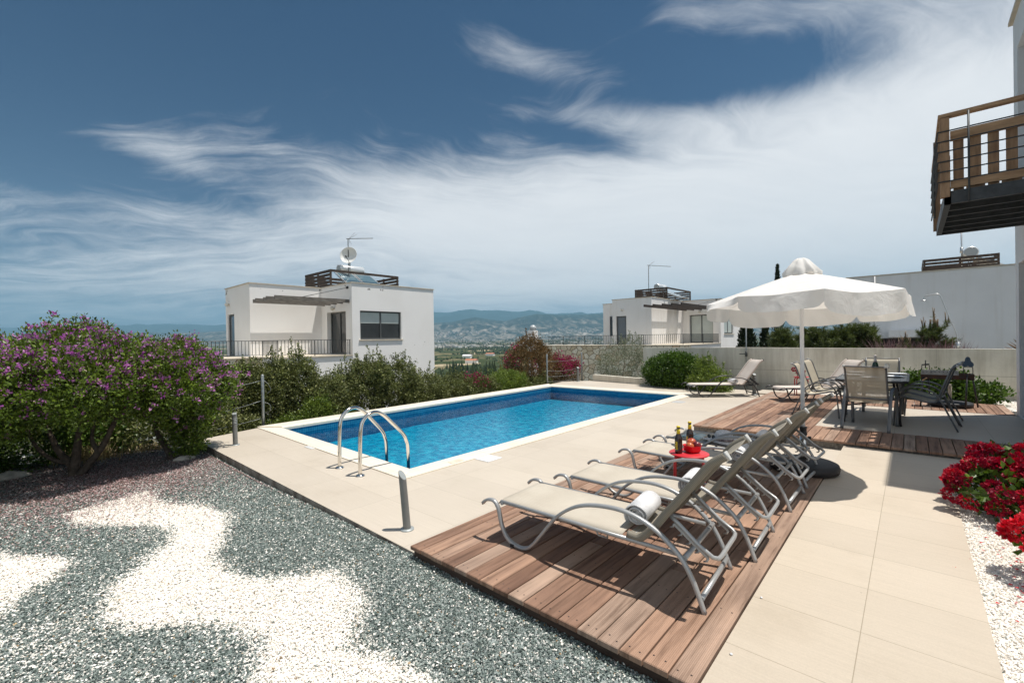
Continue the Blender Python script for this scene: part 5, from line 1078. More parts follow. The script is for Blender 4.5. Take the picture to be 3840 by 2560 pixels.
# cypresses and pines beyond the concrete wall
def cypress(label, x, y, z0, h, rad, n, seed):
    r = np.random.RandomState(seed); t = thing('cypress', label, 'cypress', (x, y, z0)); s = r.rand(n) ** .8; a = r.uniform(0, 2 * PI, n)
    rr_ = rad * np.minimum(1, (1 - s) * 2.2) ** .7 * r.uniform(.35, 1.08, n) * (1 + .2 * np.sin(a * 3 + s * 20)); P = np.stack([rr_ * np.cos(a), rr_ * np.sin(a), .1 + s * h], -1)
    D = nrm(np.stack([np.cos(a) * .5, np.sin(a) * .5, np.ones(n)], -1) + r.normal(0, .25, (n, 3))); leaves('foliage', P, D, r.uniform(.06, .15, n), .16, r.rand(n), LM['cypress'], t, r)
    b = MB(); b.tube([(0, 0, -.5), (0, 0, h * .8)], [.06, .015], 7); b.build('trunk', M['bark'], t); return t
p = YP(2800, 1200, 17); cypress('dark cypress left of the pines behind the concrete wall', p.x, 17, -.8, 2.75, .33, 5200, 81)
p = YP(2868, 1230, 17.2); cypress('short dark cypress tucked beside the pines', p.x, 17.2, -.8, 2.5, .22, 2600, 82)
p = YP(2915, 1003, 26); cypress('tall thin cypress whose tip shows above the parasol', p.x, 26, -2, p.z + 2, .24, 5200, 83)
def pine(label, base, h, rad, n, seed, nl=.11, updir=.8, group=None, candles=0):
    r = np.random.RandomState(seed); t = thing('pine', label, 'pine', base, 0, group); sh = []
    b = MB(); b.tube([(0, 0, -.3), (0, 0, h * .9)], [.05, .012], 7)
    for k in range(n):
        z = h * (.06 + .9 * (k / n) ** .9); a = r.uniform(0, 2 * PI); ln = rad * (1 - (z / h) ** 2 * .75) * r.uniform(.6, 1.1)
        p0 = np.array([0, 0, z * .85]); d = np.array([math.cos(a), math.sin(a), r.uniform(.25, .7)]); p1 = p0 + d * ln * .7; p2 = p1 + np.array([d[0] * ln * .2, d[1] * ln * .2, ln * .35])
        b.tube([p0, p1, p2], [.012, .008, .004], 5); sh += [(p0 * .4 + p1 * .6, p1), (p1, p2)]
        for q in range(5): f = r.uniform(.25, 1); s0 = p0 + (p1 - p0) * f; s1 = s0 + np.array([r.normal(0, .12), r.normal(0, .12), r.uniform(.12, .28)]); sh.append((s0, s1))
    sh.append((np.array([0, 0, h * .7]), np.array([0, 0, h])))
    b.build('trunk', M['bark'], t); Q, D, rn = [], [], []
    for s0, s1 in sh:
        m_ = 95; f = r.rand(m_); ax = (s1 - s0); Q.append(s0 + np.outer(f, ax)); d = r.normal(0, .55, (m_, 3)) + ax / (np.linalg.norm(ax) + 1e-6) * updir; D.append(nrm(d)); rn.append(r.rand(m_) * .5 + r.rand() * .5)
    Q, D, rn = map(np.concatenate, (Q, D, rn)); leaves('needles', Q, D, nl * r.uniform(.6, 1.2, len(Q)), .045, rn, LM['pine'], t, r, 0)
    if candles:
        top = sorted(sh, key=lambda s: -s[1][2])[:candles]
        for s0, s1 in top:
            c = MB()
            for q in range(3): e = s1 + np.array([r.normal(0, .02), r.normal(0, .02), r.uniform(.12, .24)]); c.tube([s1, e], [.011, .006], 5)
            c.build('candle_shoot', M['twig'], t)
    return t
for k, (sx, sy, lab) in enumerate([(2935, 1215, 'bushy young pine under the left side of the parasol'), (3050, 1210, 'bushy young pine directly behind the parasol pole'), (3150, 1205, 'bushy young pine right of the parasol pole'), (3235, 1195, 'bushy light tipped pine at the right end of the pine row')]):
    p = YP(sx, sy, 15.6 + .3 * (k % 2)); pine(lab, (p.x, p.y, -.4), p.z + .4, .82, 70, 90 + k, .12, .9, 'young pines behind the wall')
p = YP(3500, 1165, 15.2); pine('open pine with upright candle shoots before the long white house', (p.x, 15.2, -.3), p.z + .15, .62, 34, 96, .10, 1.1, None, 16)
p = YP(3395, 1255, 15.0); pine('small pine with candle shoots left of the open pine', (p.x, 15.0, -.3), p.z + .2, .34, 16, 97, .10, 1.1, None, 7)
for k, (sx, sy, lab) in enumerate([(3330, 1268, 'purple plumed grass left of the open pine'), (3440, 1285, 'purple plumed grass at the foot of the open pine'), (3540, 1272, 'purple plumed grass beneath the right shower pipe'), (3580, 1290, 'small purple plumed grass right of the shower pipe')]):
    p = YP(sx, sy, 14.6); grass_tuft('fountain_grass', lab, (p.x, 14.6, .1), 650, max(.35, p.z - .02), .09, LM['plume'], 130 + k, .8, .010, 'ornamental grass', 'purple grasses behind the wall')
p = YP(3830, 1290, 14.7); t = thing('fan_palm', 'dry fan palm frond poking above the wall beside the near house', 'palm', (p.x + .1, 14.7, .75))
r = np.random.RandomState(5); n = 26; a = np.linspace(.1, 2.6, n); Q = np.zeros((n, 3)); D = np.stack([-np.cos(a) * .9, np.zeros(n), np.sin(a)], -1); leaves('frond', Q + np.array([0, 0, .18]), nrm(D + r.normal(0, .05, (n, 3))), np.full(n, .42), .05, r.rand(n), LM['palm'], t, r)
b = MB(); b.tube([(0, 0, -1), (0, 0, .2)], .03, 6); b.build('stem', M['twig'], t)

# red geraniums on the white gravel
def geranium(label, base, blobs, nh, seed, nleaf, rn):
    t, P, o, r = shrub('geranium', label, 'geranium', base, [(x, y, z, a * .82, b_ * .82, c * .82) for x, y, z, a, b_, c in blobs], nleaf, 7, .035, .055, .45, LM['dark'], 'red geraniums by the path', seed)
    P2, o2 = crown_points(r, blobs, nh * 6, .97, .04, .04); ok_ = np.where((o2[:, 2] > -.45) & (o2 @ np.array([-.35, -.55, .75]) > -.15))[0]; k = r.permutation(ok_)[:nh]; hs, ds, rs_ = [], [], []
    for i in k:
        m_ = 130; d = rdir(r, m_); d = d[(d @ o2[i]) > -.35]; hs.append(P2[i] + d * .050 * r.uniform(.8, 1.1, (len(d), 1)) * np.array([1, 1, .85])); ds.append(nrm(d + r.normal(0, .55, d.shape))); rs_.append(np.clip(r.uniform(*rn) + r.normal(0, .14, len(d)), 0, 1))
    Q, D, rr_ = map(np.concatenate, (hs, ds, rs_)); leaves('flower_heads', Q, D, r.uniform(.020, .034, len(Q)), .50, rr_, LM['red'], t, r, .5)
    b = MB()
    for i in k[::3]: b.tube([(P2[i] * np.array([.4, .4, .3])), P2[i]], [.004, .003], 5)
    b.build('stalks', M['twig'], t); return t
geranium('deep red geranium clump at the corner of the shaded path', (0.55, 5.00, .03), [(-.02, 0, .20, .31, .35, .21), (.05, .3, .28, .29, .29, .21), (.3, .0, .24, .34, .38, .25), (.35, .35, .32, .31, .31, .21)], 110, 140, 420, (.04, .52))
geranium('bright scarlet geranium clump overhanging the white gravel at the right edge', (0.60, 3.86, .03), [(0, 0, .26, .17, .22, .14), (.2, .1, .34, .25, .28, .2), (.3, .0, .2, .3, .3, .2)], 70, 141, 150, (.55, .95))

# ------------------------------------------------------------------ far valley: trees, groves, hamlets
def far_trees():
    r = np.random.RandomState(17); N = 17000; d = np.exp(r.uniform(math.log(180), math.log(4600), N)); lat = d * r.uniform(-.25, .32, N); X = lat * _c + d * _s; Y = -lat * _s + d * _c
    k = vnoise(X / 110 + 50, Y / 150 + 50, 9, 3) + r.normal(0, .07, N) > .53; X, Y, d = X[k], Y[k], d[k]; Z = terrain_z(X, Y); n = len(X); s = r.uniform(2.2, 5.0, n) * np.interp(d, [180, 1500, 4000], [.8, 1.1, 1.8])
    tall = r.rand(n) < .05; V = np.repeat(OCT_V[None], n, 0) * r.uniform(.7, 1.2, (n, 6, 1)) * np.stack([s, s, np.where(tall, s * 1.9, s * .75)], -1)[:, None, :]
    V[..., 0] *= np.where(tall, .45, 1)[:, None]; V[..., 1] *= np.where(tall, .45, 1)[:, None]
    V += np.stack([X, Y, Z + np.where(tall, s * 1.6, s * .5)], -1)[:, None, :]; Fa = (OCT_F[None] + (np.arange(n) * 6)[:, None, None]).reshape(-1, 3)
    m = attr_mat('distant_foliage', [(0, (.018, .030, .012)), (1, (.06, .08, .032))], 1.0); tag(np_mesh('valley_trees', V.reshape(-1, 3), Fa, m, rnd=np.repeat(r.rand(n), 6)), kind='stuff')
    # village specks on the far side
    N = 2600; d = r.uniform(1700, 5600, N); lat = d * r.uniform(-.24, .3, N); X = lat * _c + d * _s; Y = -lat * _s + d * _c; k = vnoise(X / 380 + 9, Y / 300 + 4, 12, 3) > .52; X, Y, d = X[k], Y[k], d[k]; Z = terrain_z(X, Y); n = len(X)
    b = MB(); 
    for i in range(n): w, l, h = r.uniform(5, 13), r.uniform(5, 13), r.uniform(3, 8); b.cur = r.rand(); b.box(X[i] - w, Y[i] - l, Z[i] - 3, X[i] + w, Y[i] + l, Z[i] + h)
    m = attr_mat('distant_walls', [(0, (.40, .35, .29)), (.6, (.62, .59, .54)), (1, (.72, .70, .68))]); tag(b.build('distant_village', m), kind='stuff')
far_trees()
for k, (sx, d, lab, roof) in enumerate([(1768, 640, 'far farmhouse with terracotta roof among the olive groves', 'terracotta'), (1752, 830, 'small pale far building beyond the terracotta roofed farmhouse', 'stucco'), (1838, 900, 'far building with pale red roof near the dark cypresses', 'terracotta')]):
    q = ray(sx, 1300); g = q * (d / q.dot(FWD)); z = float(terrain_z(np.array([g.x]), np.array([g.y]))[0]); t = thing('farmhouse', lab, 'house', (g.x, g.y, z), .4)
    b = MB(); b.box(-8, -5, -3, 8, 5, 4.2); b.build('wall', M['stucco'], t); b = MB(); b.add([(-8.5, -5.5, 4.2), (8.5, -5.5, 4.2), (8.5, 5.5, 4.2), (-8.5, 5.5, 4.2), (-8.5, 0, 6.2), (8.5, 0, 6.2)], [(0, 1, 5, 4), (2, 3, 4, 5), (1, 2, 5), (3, 0, 4), (3, 2, 1, 0)]); b.build('roof', M[roof], t)

# ================================================================== OBJECTS
def flat_sec(w, h): return [(-w / 2, -h / 2), (-w / 2 + h * .3, h / 2), (w / 2 - h * .3, h / 2), (w / 2, -h / 2), (w / 2 - h * .3, -h / 2 - h * .15), (-w / 2 + h * .3, -h / 2 - h * .15)]
BAR = [(-1.489, .232), (-1.462, .257), (-1.425, .272), (-1.378, .270), (-1.345, .235), (-1.330, .180), (-1.313, .117), (-1.268, .045), (-1.19, .012), (-1.114, .018), (-1.049, .068), (-.959, .176), (-.872, .280), (-.768, .356), (-.67, .396), (-.56, .415), (-.444, .418), (-.336, .396), (-.241, .352), (-.166, .294), (-.108, .235), (-.059, .148), (-.026, .062), (-.004, .0)]
BACK = [(-.425, .276), (-.385, .270), (-.346, .278), (-.272, .349), (-.201, .446), (-.103, .572), (-.017, .690), (.024, .740), (.060, .768), (.095, .790)]
def make_lounger(name, label, frame, sling, backm, group):
    t = thing(name, label, 'sun lounger', (0, 0, 0), 0, group); HW = .270
    sm = smooth_path([(x, 0, z) for x, z in BAR], 3)
    for s in (-1, 1):
        b = MB(); b.tube([(p.x, s * HW, p.z) for p in sm], 1, sec=flat_sec(.030, .017)); b.build('side_arch', frame, t)
        f = MB(); f.box(-1.235, s * HW - .016, 0, -1.205, s * HW + .016, .02); f.build('foot_pad', M['black'], t)
    b = MB()
    for s in (-1, 1): b.tube([(-1.345, s * .240, .264), (-.75, s * .240, .258), (-.137, s * .240, .246)], .0125, 8)
    b.tube([(-1.33, -.255, .256), (-1.33, .255, .256)], .011, 8); b.build('seat_frame', frame, t)
    # seat sling with a slight dip across and a rolled foot end
    nx_, ny_ = 22, 10; xs = np.linspace(-1.40, -.455, nx_); ys = np.linspace(-.243, .243, ny_); b = MB()
    vs = [(x, y, .280 - .010 * (1 - (y / .243) ** 2) * min(1, max(0, (x + 1.40) / .2)) - (0.05 * max(0, (-1.34 - x) / .06) ** 1.6) - (0.012 if abs(y) > .236 else 0)) for x in xs for y in ys]
    b.add(vs, [(i * ny_ + j, (i + 1) * ny_ + j, (i + 1) * ny_ + j + 1, i * ny_ + j + 1) for i in range(nx_ - 1) for j in range(ny_ - 1)], 0, True); se = b.build('seat', sling, t)
    so = se.modifiers.new('thickness', 'SOLIDIFY'); so.thickness = 0.004
    # backrest: wrapped side rails with pale end caps, sling between
    bp = smooth_path([(x, 0, z) for x, z in BACK], 4); br = thing_part = None
    b = MB(); n = len(bp); yy = np.linspace(-.225, .225, 8)
    vs = [(p.x - .004 + .010 * (1 - (y / .225) ** 2), y, p.z) for p in bp for y in yy]
    b.add(vs, [(i * 8 + j, (i + 1) * 8 + j, (i + 1) * 8 + j + 1, i * 8 + j + 1) for i in range(n - 1) for j in range(7)], 0, True); bk = b.build('backrest', backm, t)
    so = bk.modifiers.new('thickness', 'SOLIDIFY'); so.thickness = 0.004
    for s in (-1, 1):
        b = MB(); b.tube([(p.x, s * .235, p.z) for p in bp], 1, sec=[(-.013, -.020), (-.013, .020), (.013, .020), (.013, -.020)], up=None); b.build('back_rail', backm, bk)
        c = MB(); d = (bp[-1] - bp[-2]).normalized(); e = bp[-1]; c.tube([(e.x, s * .235, e.z), (e.x + d.x * .014, s * .235, e.z + d.z * .014)], 1, sec=[(-.014, -.022), (-.014, .022), (.014, .022), (.014, -.022)]); c.build('end_cap', M['cap'] if frame != M['dark_frame'] else frame, bk)
    # prop: U-shaped tube under the back with two notched combs
    U = [(-.205, -.205, .434), (-.150, -.205, .392), (-.050, -.205, .306), (.020, -.205, .262), (.040, -.180, .252), (.044, -.14, .250), (.044, .14, .250), (.040, .180, .252), (.020, .205, .262), (-.050, .205, .306), (-.150, .205, .392), (-.205, .205, .434)]
    b = MB(); b.tube(U, .0115, 8); pr = b.build('prop', frame, t)
    for s in (-1, 1):
        b = MB(); p0, p1 = Vector((-.165, s * .205, .396)), Vector((.005, s * .205, .262)); dv = (p1 - p0); nn = Vector((dv.z, 0, -dv.x)).normalized()
        if nn.z > 0: nn = -nn
        dn = dv.normalized()
        b.bar(p0 + nn * .012, p1 + nn * .012, .012, .014)
        for k in range(5):
            q = p0 + dv * (k / 4); b.tube([q + nn * .012, q + nn * .030 + dn * .006, q + nn * .046 - dn * .004], [.007, .006, .004], 5)
        b.build('comb', frame, pr)
    b = MB(); b.tube([(-.101, -.262, .247), (-.101, .262, .247)], .0135, 10); b.build('cross_tube', frame, t)
    b = MB(); b.tube([(-.024, -.258, .060), (-.024, .258, .060)], .0135, 10); b.build('rear_tube', frame, t)
    b = MB(); b.tube([(-.40, -.245, .262), (-.40, .245, .262)], .010, 8); b.build('pivot_tube', frame, t)
    for s in (-1, 1): b = MB(); b.tube([(-.62, s * .235, .25), (-.615, s * .22, .215), (-.555, s * .22, .215), (-.55, s * .235, .25)], .006, 6); b.build('stop_loop', frame, t)
    return t
LG = 'silver loungers on the front deck'
M['sling_back'] = sling_mat('olive_beige_back_sling', (0.30, 0.275, 0.225), (0.22, 0.20, 0.16), alpha=0.03)
L1 = make_lounger('sun_lounger', 'silver sun lounger nearest the deck corner, white towel roll lying fully in view', M['silver_frame'], M['sling'], M['sling_back'], LG)
L1.location = (-.789, 2.545, .0705); L1.rotation_euler.z = math.radians(3.2)
for (x, y, a, s, lab) in [(-.722, 3.268, 1.5, 1.0, 'silver sun lounger between the nearest one and the red stool'), (-.706, 4.290, -.5, 1.0, 'silver sun lounger just beyond the red stool'), (-.690, 5.005, -3.5, 1.0, 'silver sun lounger with the straw hat and magazine on it')]:
    c = copy_tree(L1); c.location = (x, y, .0705); c.rotation_euler.z = math.radians(a); c.scale = (s,) * 3; c['label'] = lab
RL = make_lounger('sun_lounger', 'dark framed sun lounger with taupe sling standing on the tiles by the pool', M['dark_frame'], M['sling_taupe'], M['sling_taupe'], 'dark framed loungers by the wall')
RL.location = (-2.864, 11.91, .001); RL.rotation_euler.z = math.radians(40.06); RL.scale = (1.083,) * 3
c = copy_tree(RL); c.location = (-.936, 11.269, .111); c.rotation_euler.z = math.radians(37.6); c.scale = (1.018,) * 3; c['label'] = 'dark framed sun lounger with taupe sling standing on the boards behind the dining chairs'

def towel(label, p, rz, ln=.27, r0=.070):
    b = MB(); turns = 3.6; n = 84; prof = []
    sp = [(r0 * (.16 + .84 * k / n)) for k in range(n + 1)]; an = [2 * PI * turns * k / n for k in range(n + 1)]; th = r0 * .84 / turns * .86
    vs = []; rr = random.Random(int(p[0] * 1000))
    for e in (-1, 1):
        for rad_off in (0, -th):
            for k in range(n + 1): r_ = sp[k] + rad_off * .5 + rr.uniform(-.0012, .0012); vs.append((r_ * math.cos(an[k]), e * ln / 2 + rr.uniform(-.004, .004) + .012 * math.sin(k * .22), r_ * math.sin(an[k]) * .94))
    N = n + 1; fs = []
    for k in range(n):
        fs += [(k, k + 1, 2 * N + k + 1, 2 * N + k), (N + k, 3 * N + k, 3 * N + k + 1, N + k + 1), (k, N + k, N + k + 1, k + 1), (2 * N + k, 2 * N + k + 1, 3 * N + k + 1, 3 * N + k)]
    fs.append((n, N + n, 3 * N + n, 2 * N + n)); b.add(vs, fs, 0, True); o = b.build('rolled_towel', M['towel']); o.location = (p[0], p[1], p[2] + r0 * .93); o.rotation_euler = (0, 0, rz)
    tag(o, label, 'towel', 'white rolled towels on the loungers'); return o
towel('white rolled towel on the nearest silver lounger, spiral end showing', (-1.215, 2.53, .352), math.radians(8), .29, .073)
towel('white rolled towel half hidden behind the nearest lounger backrest', (-1.175, 3.24, .352), math.radians(6), .28, .07)
towel('white rolled towel behind the second backrest, beyond the red stool', (-1.14, 4.29, .352), math.radians(4), .28, .07)
towel('white rolled towel behind the straw hat', (-1.13, 5.02, .352), math.radians(2), .28, .07)
towel('white rolled towel on the dark lounger standing on the tiles', (-3.20, 11.48, .305), math.radians(44), .27, .068)
towel('white rolled towel on the dark lounger behind the dining chairs', (-1.27, 11.02, .40), math.radians(38), .26, .068)

# red stool with bottles and fruit
def stool(label, p, h, r0):
    t = thing('side_table', label, 'side table', p); b = MB(); b.lathe([(0, h - .012), (r0 - .006, h - .012), (r0, h - .008), (r0, h - .003), (r0 - .005, h), (0, h)], 40); b.build('tabletop', M['red_metal'], t)
    for k in range(4):
        a = PI / 4 + k * PI / 2 + .35; d = Vector((math.cos(a), math.sin(a), 0)); b = MB()
        b.tube(smooth_path([d * .03 + Vector((0, 0, h - .024)), d * (r0 - .05) + Vector((0, 0, h - .024)), d * (r0 - .012) + Vector((0, 0, h - .045)), d * (r0 - .002) + Vector((0, 0, h - .09)), d * (r0 + .006) + Vector((0, 0, 0))], 4), .0105, 8); b.build('leg', M['red_metal'], t)
    return t
ST = Vector((-1.40, 3.765, .0715)); SH = .405; stool('round red metal stool table holding two bottles and a fruit bowl', ST, SH, .158); TZ = ST.z + SH + .0005
def beer(label, p):
    t = thing('beer_bottle', label, 'bottle', p, random.Random(int(p[1] * 999)).uniform(-.3, .3) - .72, 'beer bottles on the red stool'); b = MB()
    b.lathe([(0, .002), (.026, 0), (.0295, .004), (.0300, .03), (.0300, .115), (.0285, .128), (.022, .145), (.0155, .160), (.0135, .185), (.0125, .205), (.0140, .208), (.0140, .214), (.0125, .216)], 26); b.build('glass', M['bottle'], t)
    b = MB(); b.lathe([(.0160, .162), (.0142, .185), (.0133, .200)], 22); b.build('neck_foil', M['gold_foil'], t)
    b = MB(); b.lathe([(.0145, .214), (.0152, .216), (.0150, .222), (.012, .226), (0, .2265)], 20); b.build('cap', M['gold_foil'], t)
    b = MB(); n = 12; vs = [(.0304 * math.cos(-PI / 2 + (k / n - .5) * 1.35), .0304 * math.sin(-PI / 2 + (k / n - .5) * 1.35), z) for z in (.034, .098) for k in range(n + 1)]; b.add(vs, [(k, k + 1, n + 2 + k, n + 1 + k) for k in range(n)], 0, True); lb = b.build('label', M['gold_foil'], t)
    b = MB()
    for z0, z1, f in ((.040, .050, .7), (.056, .060, .9), (.064, .067, .8), (.072, .075, .9), (.082, .092, .6)):
        vs = [(.0307 * math.cos(-PI / 2 + (k / n - .5) * 1.2 * f), .0307 * math.sin(-PI / 2 + (k / n - .5) * 1.2 * f), z) for z in (z0, z1) for k in range(n + 1)]; b.add(vs, [(k, k + 1, n + 2 + k, n + 1 + k) for k in range(n)])
    b.build('print', M['black_gloss'], lb); return t
p1 = G(2380 + 862 / 5.2262, 1550 + 772 / 5.2262, TZ); beer('brown beer bottle with yellow label in front of the fruit bowl', (p1.x, p1.y, TZ))
p2 = G(2380 + 1084 / 5.2262, 1550 + 660 / 5.2262, TZ); beer('brown beer bottle with yellow neck standing behind the apples', (p2.x, p2.y, TZ))
pb_ = G(2380 + 1128 / 5.2262, 1550 + 752 / 5.2262, TZ); BW = thing('fruit_bowl', 'square red plastic bowl full of apples on the red stool', 'bowl', (pb_.x, pb_.y, TZ), math.radians(-28))
b = MB(); n = 32
def sq(k, s): a = 2 * PI * k / n + .01; c_, s_ = math.cos(a), math.sin(a); q = (abs(c_) ** 4 + abs(s_) ** 4) ** -.25; return (s * c_ * q, s * s_ * q)
rings = [(.0, .004), (.046, .002), (.054, .008), (.062, .055), (.0655, .058), (.0625, .058), (.052, .012), (.0, .009)]
vs = [(*sq(k, s), z) for s, z in rings for k in range(n)]; b.add(vs, [(i * n + k, i * n + (k + 1) % n, (i + 1) * n + (k + 1) % n, (i + 1) * n + k) for i in range(len(rings) - 1) for k in range(n)], 0, True); b.build('shell', M['red_plastic'], BW)
def apple(label, off, r0, c1, c2, tilt):
    m = mat('apple_skin', c1, 0.28, col2=c2, vscale=11, stretch=(1, 1, .25), coat=.3); b = MB(); prof = []
    for k in range(17): a = -PI / 2 + PI * k / 16; prof.append((max(0, r0 * math.cos(a) * (1 + .06 * math.sin(a))), r0 * (.92 * math.sin(a)) - (r0 * .22 * math.exp(-((math.cos(a)) / .28) ** 2) if k > 8 else -r0 * .12 * math.exp(-((math.cos(a)) / .25) ** 2))))
    prof[0] = (0, prof[0][1]); prof[-1] = (0, prof[-1][1]); b.lathe(prof, 24); t = thing('apple', label, 'apple', BW.matrix_basis @ Vector(off), 0, 'apples in the red bowl'); o = b.build('flesh', m, t); o.rotation_euler = tilt
    s = MB(); s.tube([(0, 0, r0 * .62), (.003, 0, r0 * 1.02)], .0016, 5); so = s.build('stem', M['bark'], o); return t
bpy.context.view_layer.update()
apple('big orange red apple on top at the bottle side of the bowl', (-.028, .018, .075), .0375, (.55, .14, .05), (.38, .03, .02), (.3, -.2, 0))
apple('dark red apple at the far side of the bowl', (.030, .024, .062), .0335, (.20, .012, .018), (.09, .006, .012), (.1, .4, 1))
apple('pale orange apple at the front rim of the bowl', (.004, -.026, .052), .034, (.60, .22, .07), (.45, .08, .03), (.5, .3, 2))
apple('red apple low in the bowl beneath the others', (-.022, -.004, .040), .030, (.42, .05, .03), (.25, .02, .02), (.2, .1, .6))

# straw hat, sunglasses, magazine on the far silver lounger
SZ = .354
t = thing('straw_hat', 'pale wide brimmed straw hat with a patterned band', 'hat', (-1.462, 4.90, SZ), .35); b = MB(); n = 48; rings = [(.080, .012), (.110, .006), (.150, .004), (.186, .012), (.192, .013), (.192, .010), (.150, .000), (.08, .006)]
vs = [(1.08 * r_ * math.cos(2 * PI * k / n), .94 * r_ * math.sin(2 * PI * k / n), z + .016 * (r_ / .19) ** 2 * math.sin(4 * PI * k / n + .6) + .004) for r_, z in rings for k in range(n)]
b.add(vs, [(i * n + k, i * n + (k + 1) % n, (i + 1) * n + (k + 1) % n, (i + 1) * n + k) for i in range(len(rings) - 1) for k in range(n)], 0, True); b.build('brim', M['straw'], t)
b = MB(); b.lathe([(.086, .010), (.084, .045), (.078, .080), (.066, .102), (.040, .114), (.0, .112)], 40, sx=1.08, sy=.94); b.build('crown', M['straw'], t)
b = MB(); b.lathe([(.0885, .012), (.0865, .034)], 40, sx=1.08, sy=.94); b.build('band', M['hat_band'], t)
t = thing('sunglasses', 'dark sunglasses resting on the hat brim', 'sunglasses', (-1.575, 4.865, SZ + .022), -.5)
for s in (-1, 1):
    b = MB(); b.tube([(s * .030 + .022 * math.cos(a), 0.0, .02 + .018 * math.sin(a)) for a in np.linspace(0, 2 * PI, 17)[:-1]], .0028, 6, closed=True); fr_ = b.build('rim', M['black_gloss'], t); b = MB(); b.lathe([(0, 0), (.021, 0.0), (.021, .0015), (0, .0015)], 18, sx=1, sy=.84); l_ = b.build('lens', M['glass_dark'], fr_); l_.rotation_euler = (PI / 2, 0, 0); l_.location = (s * .030, 0, .02)
    b = MB(); b.tube([(s * .052, 0, .024), (s * .056, .06, .022), (s * .052, .115, .010)], .0024, 6); b.build('temple', M['black_gloss'], t)
b = MB(); b.tube([(-.009, 0, .022), (0, -.001, .026), (.009, 0, .022)], .0024, 6); b.build('bridge', M['black_gloss'], t)
t = thing('magazine', 'open blue covered magazine lying beside the straw hat', 'magazine', (-1.80, 4.965, SZ - .004), .06)
for s in (-1, 1):
    b = MB(); k = 9; vs = [(s * .105 * i / k, y, .004 + .014 * math.sin(PI * min(1, i / k * 1.05)) * (1 - .3 * i / k)) for i in range(k + 1) for y in (-.145, .145)]; b.add(vs, [(2 * i, 2 * i + 2, 2 * i + 3, 2 * i + 1) for i in range(k)], 0, True); pg = b.build('page', M['magazine'], t); so = pg.modifiers.new('thickness', 'SOLIDIFY'); so.thickness = .004
b = MB(); b.box(-.108, -.148, .0, .108, .148, .003); b.build('cover', M['paper'], t)

# parasol
M['canvas'] = bpy.data.materials.new('white_translucent_canvas'); M['canvas'].use_nodes = True; _t = M['canvas'].node_tree; _p = _t.nodes['Principled BSDF']; _p.inputs['Base Color'].default_value = (.89, .88, .86, 1); _p.inputs['Roughness'].default_value = .9  # even white canvas, translucent
_n = nd(_t, 'ShaderNodeTexNoise', i_Scale=7.0, i_Detail=5.0, i_Distortion=1.2); _b = nd(_t, 'ShaderNodeBump', i_Strength=.35, i_Distance=.03); lk(_t, nd(_t, 'ShaderNodeTexCoord').outputs['Object'], _n.inputs['Vector']); lk(_t, _n.outputs['Fac'], _b.inputs['Height']); lk(_t, _b.outputs[0], _p.inputs['Normal'])
_tr = nd(_t, 'ShaderNodeBsdfTranslucent'); _tr.inputs['Color'].default_value = (.84, .80, .74, 1); _m = nd(_t, 'ShaderNodeMixShader', i_Fac=.34); lk(_t, _p.outputs[0], _m.inputs[1]); lk(_t, _tr.outputs[0], _m.inputs[2]); lk(_t, _m.outputs[0], _t.nodes['Material Output'].inputs['Surface'])
PX, PY = -.835, 5.36
t = thing('parasol', 'white canvas parasol with scalloped valance over the silver loungers', 'parasol', (PX, PY, .0705)); z0 = .0705; rng = random.Random(4)
aw = math.atan2(-FWD.y, -FWD.x)   # direction from the pole to the viewer
RR, ZR, ZA_ = .885, 1.79 - z0, 2.085 - z0; NP, NU, NV = 8, 18, 12; vs, fs = [], []
for k in range(NP):
    a0 = aw + math.radians(22.5 + 45 * k); a1 = a0 + math.radians(45); d0, d1 = Vector((math.cos(a0), math.sin(a0))), Vector((math.cos(a1), math.sin(a1))); o = len(vs); ph = rng.uniform(0, 6.28); sg = rng.uniform(.5, 1.5)
    for i in range(NV + 6):
        for j in range(NU + 1):
            u = j / NU; base = d0 * (1 - u) + d1 * u
            edge = math.sin(PI * u)
            if i < NV:
                v = .02 + .98 * i / (NV - 1); q = base * RR * v; z = ZA_ + (ZR - ZA_) * v ** 1.05 - .022 * sg * edge * v ** 2 + .004 * math.sin(9 * u + ph) * v * v * edge
            else:
                w = (i - NV + 1) / 6; m_ = min(u, 1 - u); drop = .135 + .060 * min(1, (m_ / .10)) ** .45 if m_ > 0 else .135
                nrm2 = (d0 + d1).normalized(); blown = max(0.0, -nrm2.dot(Vector((RGT.x, RGT.y)).normalized()) - .55) / .45; drop *= 1 - .62 * blown; fl = .07 * blown * w * edge + .013 * math.sin(u * 9 + ph) * w ** .7 * edge + .007 * math.sin(u * 21 + ph * 2 + 3 * w) * w ** .6 * edge + .03 * w * edge
                q = base * RR + nrm2 * fl; z = ZR - .022 * sg * edge - drop * w + .005 * math.sin(u * 7 + ph) * w * edge
            vs.append((q.x, q.y, z + (.036 * Vector((math.cos(aw), math.sin(aw))).dot(q) - .012 * Vector((RGT.x, RGT.y)).dot(q)) / RR))
    W_ = NU + 1; fs += [(o + i * W_ + j, o + (i + 1) * W_ + j, o + (i + 1) * W_ + j + 1, o + i * W_ + j + 1) for i in range(NV + 5) for j in range(NU)]
b = MB(); top = [f for n_, f in enumerate(fs) if (n_ % ((NV + 5) * NU)) // NU < NV - 1]; val = [f for n_, f in enumerate(fs) if (n_ % ((NV + 5) * NU)) // NU >= NV - 1]
b.add(vs, top, 0, True); cn = b.build('canopy', M['canvas'], t); b = MB(); b.add(vs, val, 0, True); vl = b.build('valance', M['canvas'], t)
